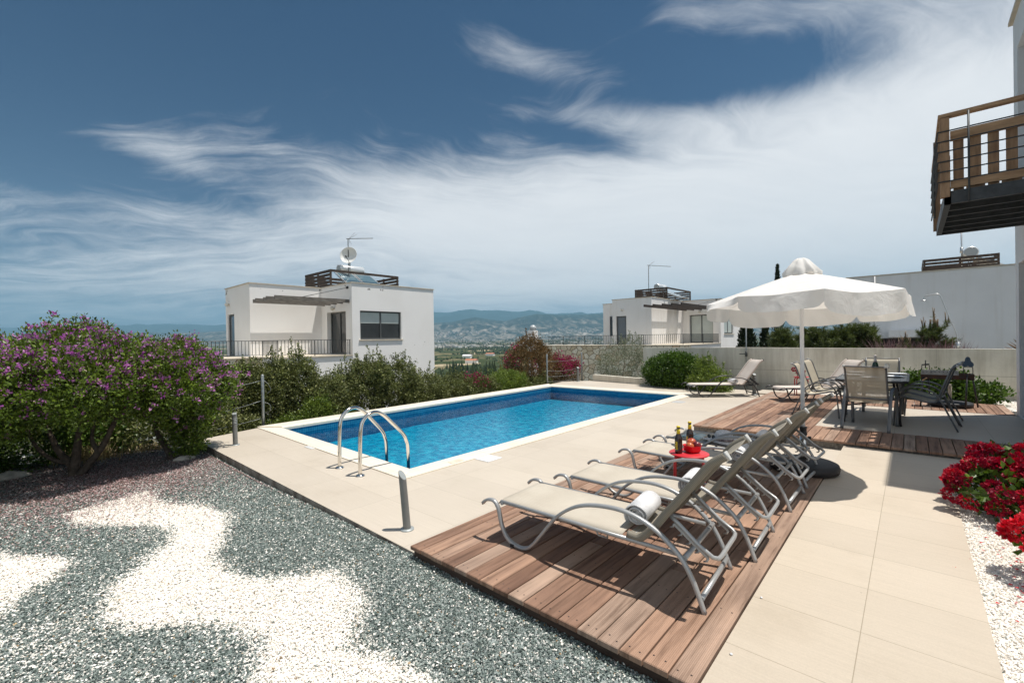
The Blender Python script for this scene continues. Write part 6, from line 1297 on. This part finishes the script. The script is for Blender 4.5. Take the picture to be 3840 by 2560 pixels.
for o_ in (cn, vl):
    me = o_.data; bm = bmesh.new(); bm.from_mesh(me); bmesh.ops.delete(bm, geom=[v for v in bm.verts if not v.link_faces], context='VERTS'); bmesh.ops.remove_doubles(bm, verts=bm.verts, dist=.0004); bm.to_mesh(me); bm.free()
b = MB(); n = 64; rings = [(.0, 2.222), (.035, 2.220), (.070, 2.195), (.112, 2.135), (.158, 2.068), (.150, 2.035)]; vs = []
for i, (r_, z) in enumerate(rings):
    for k in range(n): a = 2 * PI * k / n; w = (i / 5) ** 1.5; rr_ = r_ * (1 + .13 * w * math.sin(8 * a + 1) + .07 * w * math.sin(13 * a)); vs.append((rr_ * math.cos(a), rr_ * math.sin(a), z - z0 + .022 * w * math.sin(8 * a + 2.2) + .012 * w * math.sin(5 * a)))
b.add(vs, [(i * n + k, (i + 1) * n + k, (i + 1) * n + (k + 1) % n, i * n + (k + 1) % n) for i in range(5) for k in range(n)], 0, True); b.build('vent_cap', M['canvas'], t)
b = MB(); b.tube([(0, 0, .20), (0, 0, 2.12 - z0)], .0185, 14); b.build('pole', M['white_paint'], t)
for k in range(NP):
    a = aw + math.radians(22.5 + 45 * k); d = Vector((math.cos(a), math.sin(a), 0)); b = MB(); b.tube([d * .03 + Vector((0, 0, ZA_ - .03)), d * (RR - .02) + Vector((0, 0, ZR - .012))], .007, 6); b.tube([d * .03 + Vector((0, 0, ZA_ - .34)), d * RR * .5 + Vector((0, 0, (ZA_ + ZR) / 2 - .03))], .005, 6); b.build('rib', M['white_paint'], t)
b = MB(); b.lathe([(0, 0), (.27, 0), (.295, .012), (.302, .05), (.292, .080), (.265, .092), (.12, .098), (.05, .115), (.046, .118), (0, .118)], 48, sx=1.02, sy=1.0); b.build('base', M['black'], t)
b = MB(); b.tube([(0, 0, .10), (0, 0, .36)], .030, 20); b.build('sleeve', M['chrome'], t)
b = MB(); b.lathe([(.031, .355), (.036, .36), (.036, .375), (.031, .38), (.031, .425), (.037, .43), (.037, .440), (.02, .442)], 20); b.build('collar', M['black'], t)
b = MB(); q = Vector((RGT.x, RGT.y, 0)).normalized(); b.tube([q * .028 + Vector((0, 0, .325)), q * .062 + Vector((0, 0, .325))], .008, 8); b.tube([q * .055 + Vector((0, 0, .325)), q * .075 + Vector((0, 0, .325))], .016, 10); b.build('clamp_knob', M['black'], t)
t = thing('umbrella_stand', 'spare black parasol base standing under the charcoal grill', 'parasol base', (.50, 11.25, .1105)); b = MB(); b.lathe([(0, 0), (.27, 0), (.30, .012), (.305, .06), (.292, .082), (.10, .10), (.05, .11), (0, .11)], 44); b.build('base', M['black'], t); b = MB(); b.tube([(0, 0, .10), (0, 0, .40)], .026, 14); b.build('sleeve', M['limestone'], t)

# dining set
def make_chair(label):
    t = thing('garden_chair', label, 'chair', (0, 0, 0), 0, 'sling chairs round the dining table'); W2 = .258
    arc = smooth_path([(0, 0, 0), (.085, 0, .205), (.175, 0, .425), (.235, 0, .505), (.330, 0, .556), (.441, 0, .571), (.535, 0, .548), (.595, 0, .495), (.632, 0, .405), (.652, 0, .20), (.665, 0, 0)], 4)
    for s in (-1, 1): b = MB(); b.tube([(p.x, s * W2, p.z) for p in arc], 1, sec=flat_sec(.040, .016)); b.build('arm_frame', M['chair_frame'], t)
    prof = smooth_path([(.612, 0, .395), (.600, 0, .424), (.560, 0, .432), (.45, 0, .405), (.33, 0, .372), (.250, 0, .368), (.205, 0, .395), (.170, 0, .50), (.120, 0, .655), (.066, 0, .82), (.040, 0, .860), (.0, 0, .885)], 4); n = len(prof)
    yy = np.linspace(-.225, .225, 8); cut = next(i for i, p in enumerate(prof) if p.x < .215)
    for nm, a, c in (('seat', 0, cut + 1), ('backrest', cut, n)):
        pp = prof[a:c]; b = MB(); vs = [(p.x + (.008 if nm == 'backrest' else 0) * -(1 - (y / .225) ** 2), y, p.z - (.010 if nm == 'seat' else 0) * (1 - (y / .225) ** 2)) for p in pp for y in yy]
        b.add(vs, [(i * 8 + j, (i + 1) * 8 + j, (i + 1) * 8 + j + 1, i * 8 + j + 1) for i in range(len(pp) - 1) for j in range(7)], 0, True); o = b.build(nm, M['sling_chair'], t)
        for s in (-1, 1): b = MB(); b.tube([(p.x, s * .228, p.z) for p in pp], .0125, 8); b.build('side_rail', M['chair_frame'], o)
        if nm == 'backrest':
            b = MB(); e = pp[-1]; b.tube([(e.x, -.228, e.z), (e.x, .228, e.z)], .009, 8); b.build('top_rail', M['chair_frame'], o)
            for s in (-1, 1): b = MB(); b.lathe([(0, -.016), (.015, -.014), (.016, .012), (.010, .018), (0, .019)], 10); q = b.build('end_cap', M['cap'], o); q.location = (e.x, s * .228, e.z)
    for x, z in ((.178, .430), (.636, .385)): b = MB(); b.tube([(x, -W2, z), (x, W2, z)], .012, 8); b.build('stretcher', M['chair_frame'], t)
    return t
CH = make_chair('sling chair with its back to the viewer at the near table end'); CH.location = (-.498, 7.815, .1045); CH.rotation_euler.z = math.radians(83.7)
for x, y, a, s, lab in [(-1.516, 8.978, 0, .965, 'left hand sling chair of the dining table, nearer the parasol pole'), (-1.456, 9.56, -5.9, 1.0, 'second left hand sling chair, seen just right of the parasol pole'), (.482, 8.704, 172.7, 1.0, 'shaded sling chair at the house side of the table, legs fully in view'), (.53, 9.30, 173, 1.0, 'shaded sling chair behind the one at the house side'), (-.40, 10.42, -88, 1.0, 'sunlit sling chair facing the viewer behind the champagne bottle')]:
    c = copy_tree(CH); c.location = (x, y, .1045 if y < 10.5 else .112); c.rotation_euler.z = math.radians(a); c.scale = (s,) * 3; c['label'] = lab
t = thing('dining_table', 'dark rectangular garden table with grey glass top set for lunch', 'table', (-.46, 9.13, .1045)); TW, TL, TH = .41, .87, .665
def rrect(w, l, r0, k=6): return [(sx * (w - r0) + r0 * math.cos(a), sy * (l - r0) + r0 * math.sin(a)) for sx, sy, q in ((1, 1, 0), (-1, 1, 1), (-1, -1, 2), (1, -1, 3)) for a in [PI / 2 * (q + j / k) for j in range(k + 1)]]
b = MB(); b.prism(rrect(TW - .012, TL - .012, .09), TH - .012, TH + .001); b.build('tabletop', M['table_top'], t)
b = MB(); b.tube([(x, y, TH - .014) for x, y in rrect(TW, TL, .10)], .018, 8, closed=True); b.build('rim', M['dark_frame'], t)
for sx in (-1, 1):
    for sy in (-1, 1): b = MB(); b.tube([(sx * .25, sy * .56, TH - .02), (sx * .33, sy * .64, .0)], 1, sec=[(-.022, -.014), (-.022, .014), (.022, .014), (.022, -.014)]); b.build('leg', M['dark_frame'], t)
b = MB(); b.tube([(-.30, -.6, .25), (.30, .6, .25)], .012, 6); b.build('brace', M['dark_frame'], t)
TT = .1045 + TH + .0015
def plate(lab, x, y): b = MB(); b.lathe([(0, .003), (.075, .002), (.085, .006), (.128, .018), (.130, .020), (.126, .0195), (.083, .009), (.07, .006), (0, .006)], 36); o = b.build('plate', M['plate']); o.location = (x, y, TT); tag(o, lab, 'plate', 'white plates on the dining table')
plate('white plate on the table corner nearest the shaded chairs', -.21, 9.02); plate('white plate at the far house side of the table', -.19, 9.62); plate('white plate at the left table edge behind the near chair', -.72, 9.06); plate('white plate at the far left of the table', -.72, 9.68); plate('white plate at the near table end, seen through the chair sling', -.47, 8.62)
t = thing('champagne_bottle', 'champagne bottle with pale foil neck on the dining table', 'bottle', (-.456, 9.50, TT)); b = MB(); b.lathe([(0, 0), (.040, 0), (.043, .005), (.043, .14), (.038, .17), (.022, .215), (.016, .24), (.016, .262)], 24); b.build('glass', M['green_glass'], t)
b = MB(); b.lathe([(.0265, .205), (.0185, .236), (.0175, .285), (.019, .292), (.018, .312), (.010, .318), (0, .318)], 20); b.build('foil', M['foil'], t)
M['clear'] = bpy.data.materials.new('clear_glass'); M['clear'].use_nodes = True; _t = M['clear'].node_tree; _t.nodes.clear(); _g = nd(_t, 'ShaderNodeBsdfGlossy', i_Roughness=.03); _tp = nd(_t, 'ShaderNodeBsdfTransparent'); _m = nd(_t, 'ShaderNodeMixShader', i_Fac=.22); lk(_t, _tp.outputs[0], _m.inputs[1]); lk(_t, _g.outputs[0], _m.inputs[2]); lk(_t, _m.outputs[0], nd(_t, 'ShaderNodeOutputMaterial').inputs[0])
for x, y, lab in ((-.30, 9.36, 'clear wine glass beside the plates at the house side'), (-.60, 9.30, 'clear wine glass left of the champagne bottle')):
    b = MB(); b.lathe([(.034, 0), (.033, .002), (.005, .005), (.004, .08), (.02, .10), (.036, .13), (.036, .16), (.031, .195)], 22); o = b.build('wine_glass', M['clear']); o.location = (x, y, TT); tag(o, lab, 'glass')

# second red stool with a glass of red flowers, behind the left chairs
stool('red metal stool standing by the wall behind the left dining chairs', (-1.84, 11.66, .1105), .40, .15)
t = thing('flower_vase', 'small glass with deep red flowers on the rear red stool', 'vase', (-1.87, 11.62, .5115)); b = MB(); b.lathe([(0, 0), (.03, 0), (.034, .1), (.031, .1), (.028, .004), (0, .004)], 18); b.build('glass', M['clear'], t)
r = np.random.RandomState(9)
for k, (dx, dy, z) in enumerate(((-.10, -.02, .16), (-.01, -.04, .10), (.06, .02, .11))):
    m_ = 110; d = rdir(r, m_); leaves('flower', np.array([dx, dy, z]) + d * .036, nrm(d + r.normal(0, .5, d.shape)), r.uniform(.018, .03, m_), .46, np.clip(r.normal(.12, .12, m_), 0, 1), LM['red'], t, r, .5)
    b = MB(); b.tube([(0, 0, .02), (dx * .5, dy * .5, z * .7), (dx, dy, z)], .003, 5); b.build('stalk', LM['dark'], t)
m_ = 40; leaves('leaf', np.array([.02, 0, .09]) + r.normal(0, .03, (m_, 3)), rdir(r, m_), r.uniform(.03, .05, m_), .4, r.rand(m_), LM['dark'], t, r)

# charcoal grill
t = thing('charcoal_grill', 'long charcoal trough grill on splayed legs with a clover shaped blue plate', 'grill', (.45, 11.15, .1105)); GZ = .1105
def gl(x, z): return (x - .45) * 1.02
b = MB(); x0_, x1_, y0_, y1_, zb, zt = gl(.12, 0), gl(.79, 0), -.12, .12, .50, .60
for A_, B_ in (((x0_ + .02, y0_ + .03, zb), (x1_ - .02, y1_ - .03, zb + .006)), ((x0_, y0_, zb), (x0_ + .008, y1_, zt)), ((x1_ - .008, y0_, zb), (x1_, y1_, zt)), ((x0_ + .008, y1_ - .008, zb), (x1_ - .008, y1_, zt)), ((x0_ + .008, y0_, zb), (x1_ - .008, y0_ + .008, zt))): b.box(*A_, *B_)
b.build('trough', M['rust'], t)
b = MB(); b.box(gl(.125, 0), y0_ - .012, .575, gl(.60, 0), y0_ - .004, .660); pl = b.build('skewer_plate', M['galv'], t); b = MB()
for k in range(9): b.lathe([(0, 0), (.007, 0), (.007, .003), (0, .003)], 8, (gl(.15 + k * .052, 0), 0, 0))
h_ = b.build('holes', M['black'], pl); h_.rotation_euler = (PI / 2, 0, 0); h_.location = (0, y0_ - .012, .625)
for xa, xb, ya, yb in ((x1_ - .09, x1_ - .12, y0_, y0_ - .10), (x1_ - .02, x1_ + .06, y1_ - .05, y1_ + .06), (x0_ + .03, x0_ - .01, y0_, y0_ - .10), (x0_ + .10, x0_ + .13, y1_ - .02, y1_ + .08)):
    b = MB(); b.tube([(xa, ya, zt if xa > 0 else zb + .03), (xb, yb, 0)], .0125, 8); b.build('leg', M['dark_frame'], t)
for xa, xb, zc in ((gl(.66, 0), gl(.77, 0), .725), (gl(.135, 0), gl(.235, 0), .745)): b = MB(); b.tube(smooth_path([(xa, y0_ + .01, zt - .06), (xa, y0_ + .01, zc - .02), (xa + .015, y0_ + .01, zc), (xb - .015, y0_ + .01, zc), (xb, y0_ + .01, zc - .02), (xb, y0_ + .01, zt - .06)], 3), .006, 6); b.build('rod_bracket', M['dark_frame'], t)
b = MB(); cx_ = gl(.712, 0); k_ = 60; rimp = []
for q in range(k_): a = 2 * PI * q / k_ + PI / 2; rimp.append((cx_ + (.062 + .018 * math.cos(3 * (a - PI / 2))) * math.cos(a) * 1.0, (.082 + .022 * math.cos(3 * (a - PI / 2))) * math.sin(a) + .815 - .015))
n = len(rimp); vs = [(x, y0_ + .004, z) for x, z in rimp] + [(x, y0_ + .020, z) for x, z in rimp]; b.add(vs, [list(range(n))[::-1] if False else list(range(n)), list(range(n, 2 * n))[::-1]] + [(i, n + i, n + (i + 1) % n, (i + 1) % n) for i in range(n)]); cl_ = b.build('clover_plate', M['blue_grey'], t)
for dx, dz in ((-.04, -.045), (.04, -.045), (0, .055)): b = MB(); b.lathe([(0, 0), (.007, 0), (.007, .003), (0, .003)], 8); q = b.build('bolt', M['black'], cl_); q.rotation_euler = (PI / 2, 0, 0); q.location = (cx_ + dx, y0_ + .004, .80 + dz)
b = MB(); b.bar((gl(.132, 0), y0_ + .01, .750), (gl(.236, 0), y0_ + .01, .768), .014, .018); b.tube([(gl(.182, 0), y0_ + .01, .69), (gl(.184, 0), y0_ + .01, .835)], .009, 6); b.build('height_arm', M['dark_frame'], t)
b = MB(); b.tube([(gl(.14, 0), y0_ - .02, zb - .03), (gl(.20, 0), y0_ - .03, zb + .02)], .011, 8); b.build('handle', M['pine_wood'], t)

# pool ladder
def at_line(a, b_, u, z): d = (Vector(b_) - Vector(a)).normalized(); p = Vector(a) + d * u; return (p.x, p.y, z)
t = thing('pool_ladder', 'polished steel pool ladder with two curved handrails at the near end', 'pool ladder', (-4.7, 2.9, 0)); off = Matrix.Translation(-t.location)
la, lb_ = (-4.922, 2.494), (-4.452, 2.486)
for a, e, pr in (((-4.922, 2.494), (-5.02, 3.218), [(0, 0), (.005, .264), (.018, .495), (.050, .59), (.130, .652), (.228, .662), (.330, .615), (.47, .475), (.612, .322), (.660, .225), (.682, .10), (.686, -.39)]), ((-4.452, 2.486), (-4.55, 3.218), [(0, 0), (.005, .264), (.018, .495), (.052, .592), (.132, .648), (.225, .656), (.325, .612), (.455, .495), (.609, .345), (.662, .250), (.688, .12), (.692, -.39)])):
    b = MB(); b.tube(smooth_path([at_line(a, e, u, z) for u, z in pr], 5), .0205, 16); b.build('handrail', M['chrome'], t); b = MB(); b.lathe([(.0, .022), (.024, .021), (.045, .012), (.050, .003), (.050, 0)], 26, (a[0], a[1], .0005)); b.build('flange', M['chrome'], t)
for z in (-.20, -.34): b = MB(); p0, p1 = at_line(la, (-5.02, 3.218), .686, z), at_line(lb_, (-4.55, 3.218), .692, z); b.bar(p0, p1, .06, .02); b.build('tread', M['alu'], t)
for ch in [x for x in bpy.data.objects if x.parent == t]: ch.matrix_parent_inverse = off

# bollard lights
def bollard(label, px, py, h, r0, lean=(0, 0), z=0.0, cutdir=None, rings=True):
    p = G(px, py, z); t = thing('bollard_light', label, 'bollard light', (p.x, p.y, z), 0, 'grey bollard lights on the paving'); b = MB(); n = 28; cd = cutdir or Vector((1, 0, 0)); ax = Vector((lean[0], lean[1], h)); vs = []
    for k in range(n): a = 2 * PI * k / n; e = Vector((math.cos(a), math.sin(a), 0)) * r0; vs.append(tuple(e + Vector((0, 0, .003))))
    for k in range(n): a = 2 * PI * k / n; e = Vector((math.cos(a), math.sin(a), 0)) * r0; vs.append(tuple(e + ax + Vector((0, 0, e.dot(cd) * .9 - r0 * .9))))
    b.add(vs, [(k, (k + 1) % n, n + (k + 1) % n, n + k) for k in range(n)], 0, True); b.add(vs[n:], [list(range(n))], 0); b.build('tube', M['bollard'], t)
    b = MB(); b.lathe([(r0 * 1.02, .012), (r0 * 1.75, .009), (r0 * 1.8, .002), (r0 * 1.8, 0)], 28); b.build('flange', M['bollard_top'], t)
    b = MB(); b.add([Vector(v) + Vector((0, 0, .0015)) - (Vector(v) - ax).normalized() * .003 for v in vs[n:]], [list(range(n))]); b.build('top_lens', M['bollard_top'], t)
    if rings:
        for k in range(4): f = .80 - k * .045; q = ax * f; b = MB(); b.tube([q + Vector((math.cos(a), math.sin(a), 0)) * (r0 * 1.02) for a in np.linspace(0, 2 * PI, 25)[:-1]], .0035, 5, closed=True); b.build('louvre_ring', M['bollard_top'], t)
    return t
rt, fw2 = Vector((RGT.x, RGT.y, 0)).normalized(), Vector((FWD.x, FWD.y, 0)).normalized()
bollard('leaning grey bollard light beside the deck corner, slanted top', 1526.8, 1984, .445, .0295, (-rt * .030).to_2d(), 0, -rt * 1.15 + fw2 * .6, rings=False)
bollard('ridged grey bollard light between the purple shrub and near fence post', 883, 1668, .475, .031, (-rt * .008).to_2d(), 0, fw2 * .55 - rt * .15)
bollard('grey bollard light mostly hidden behind the smaller purple shrub', 748, 1612, .42, .031, (0, 0), -.05, fw2 * .5)
bollard('slim grey bollard light at the far pool corner beside the fence posts', 2168, 1430, .50, .04, (0, 0), 0, fw2 * .5 - rt * .2, rings=False)
bollard('dark grey bollard light standing behind the dark lounger on the tiles', 2829, 1479, .53, .044, (0, 0), .012, fw2 * .5)

# wire fence posts by the pool
t = thing('wire_fence', 'slack wire fence between the near grey post and the purple shrubs', 'fence', (-8.49, 2.92, 0)); off = Matrix.Translation(-t.location)
def fpost(x, y, h, par): b = MB(); b.tube([(x, y, -.6), (x, y, h - .01), (x, y, h)], [.024, .024, .018], 12); return b.build('post', M['grey_metal'], par)
def wire(par, p, q, sag, r0=.0035): b = MB(); p, q = Vector(p), Vector(q); b.tube([p + (q - p) * (k / 14) - Vector((0, 0, sag * 4 * (k / 14) * (1 - k / 14))) for k in range(15)], r0, 5); b.build('wire', M['grey_metal'], par)
fpost(-8.49, 2.92, .90, t); fpost(-9.0, 0.6, .85, t)
for z, s in ((.80, .12), (.45, .16), (.14, .10)): wire(t, (-8.49, 2.92, z), (-9.0, .6, z - .10), s)
b = MB(); b.tube(smooth_path([(-8.49, 2.94, .80), (-8.44, 3.0, .72), (-8.43, 3.03, .62), (-8.48, 2.98, .56)], 4), .003, 5); b.tube(smooth_path([(-8.49, 2.94, .42), (-8.44, 3.02, .36), (-8.44, 3.02, .26), (-8.50, 2.98, .22)], 4), .003, 5); b.build('wire_loop', M['grey_metal'], t)
for ch in [x for x in bpy.data.objects if x.parent == t]: ch.matrix_parent_inverse = off
t = thing('wire_fence', 'wire fence on two grey posts at the far pool corner', 'fence', (-8.64, 11.31, 0)); off = Matrix.Translation(-t.location)
fpost(-8.64, 11.31, .95, t); fpost(-8.47, 13.05, .96, t)
for z, s in ((.72, .03), (.42, .05), (.24, .04), (.08, .04)): wire(t, (-8.64, 11.31, z), (-8.47, 13.05, z + .02), s, .004)
for ch in [x for x in bpy.data.objects if x.parent == t]: ch.matrix_parent_inverse = off

# garden showers
t = thing('garden_shower', 'straight grey shower pipe rising left of the parasol against the concrete wall', 'shower', (-3.44, 13.62, 0)); b = MB(); b.tube([(0, 0, .0), (0, 0, 1.98)], .016, 8); b.build('pipe', M['grey_metal'], t); b = MB(); b.tube(smooth_path([(0, 0, 1.98), (-.04, -.01, 2.0), (-.13, -.03, 1.985)], 3), .014, 8); b.lathe([(0, 0), (.05, -.01), (.055, -.025), (0, -.03)], 14, (-.15, -.03, 1.985)); b.build('shower_head', M['alu'], t); b = MB(); b.tube([(-.17, -.02, .93), (0, -.02, .93)], .012, 6); b.lathe([(.03, .86), (.03, 1.0)], 8); b.build('valve', M['railing'], t)
t = thing('garden_shower', 'bent steel shower pipe leaning in front of the long white house', 'shower', (.76, 13.96, .2)); b = MB(); b.tube(smooth_path([(0, 0, -.2), (0, 0, 1.02), (-.13, 0, 1.55), (-.255, 0, 2.0), (-.29, 0, 2.09), (-.335, 0, 2.115), (-.40, 0, 2.105), (-.50, 0, 2.085), (-.545, 0, 2.06), (-.553, 0, 1.99)], 4), .011, 8); b.build('pipe', M['alu'], t)
b = MB(); b.lathe([(0, .014), (.02, .01), (.062, -.005), (.062, -.012), (0, -.012)], 18, (-.553, 0, 1.985)); b.build('shower_head', M['alu'], t); b = MB(); b.lathe([(.03, .86), (.03, 1.02)], 8); b.tube([(-.05, 0, 1.0), (.05, 0, 1.0)], .012, 6); b.build('valve', M['alu'], t)

# skimmer lids, deck drain, loose rocks
for px, py, w, l, lab in ((2222, 1503, .24, .26, 'white skimmer lid at the far pool corner'), (1830, 1718, .25, .25, 'white square skimmer lid beside the pool before the loungers'), (1167, 1677, .22, .10, 'white skimmer lid partly under the coping left of the ladder')):
    p = G(px, py, 0) if px != 2222 else G(2545, 1507, 0); b = MB(); b.box(-w / 2, -l / 2, 0.0005, w / 2, l / 2, .007); o = b.build('skimmer_lid', M['plate'], bevel=.003); o.location = (p.x, p.y, 0); tag(o, lab, 'skimmer lid')
p = G(1710, 1733, 0); b = MB(); b.box(-.04, -.09, .0125, .04, .09, .0165); o = b.build('depth_marker', M['limestone']); o.location = (p.x, p.y, 0); tag(o, 'small grey marker tile on the pool edge near the ladder', 'marker')
def rock(label, p, s, seed):
    rr_ = np.random.RandomState(seed); bm = bmesh.new(); bmesh.ops.create_icosphere(bm, subdivisions=2, radius=1)
    for v in bm.verts: v.co = Vector((v.co.x * s[0], v.co.y * s[1], v.co.z * s[2])) * (1 + rr_.normal(0, .10))
    me = bpy.data.meshes.new('rock'); bm.to_mesh(me); bm.free(); me.materials.append(M['rock']); o = bpy.data.objects.new('rock', me); col.objects.link(o); o.location = p; tag(o, label, 'rock'); return o
p = G(694, 1722, -.08); rock('pale angular rock at the foot of the smaller purple shrub', (p.x, p.y, -.075), (.06, .13, .055), 1); p = G(30, 1795, -.09); rock('pale rock on the gravel at the left edge below the purple shrub', (p.x, p.y, -.08), (.09, .16, .07), 2)
r = np.random.RandomState(77)
for k, (px, py) in enumerate(((2820, 2045), (2855, 2240), (2742, 2452))):
    p = G(px, py, .064); b = MB(); b.lathe([(0, 0), (.006, .001), (.007, .004), (.004, .007), (0, .008)], 7); o = b.build('pebble', M['plate']); o.location = (p.x, p.y, .0625); tag(o, 'small white pebble strayed onto the beige path', 'pebble', 'stray pebbles on the path')
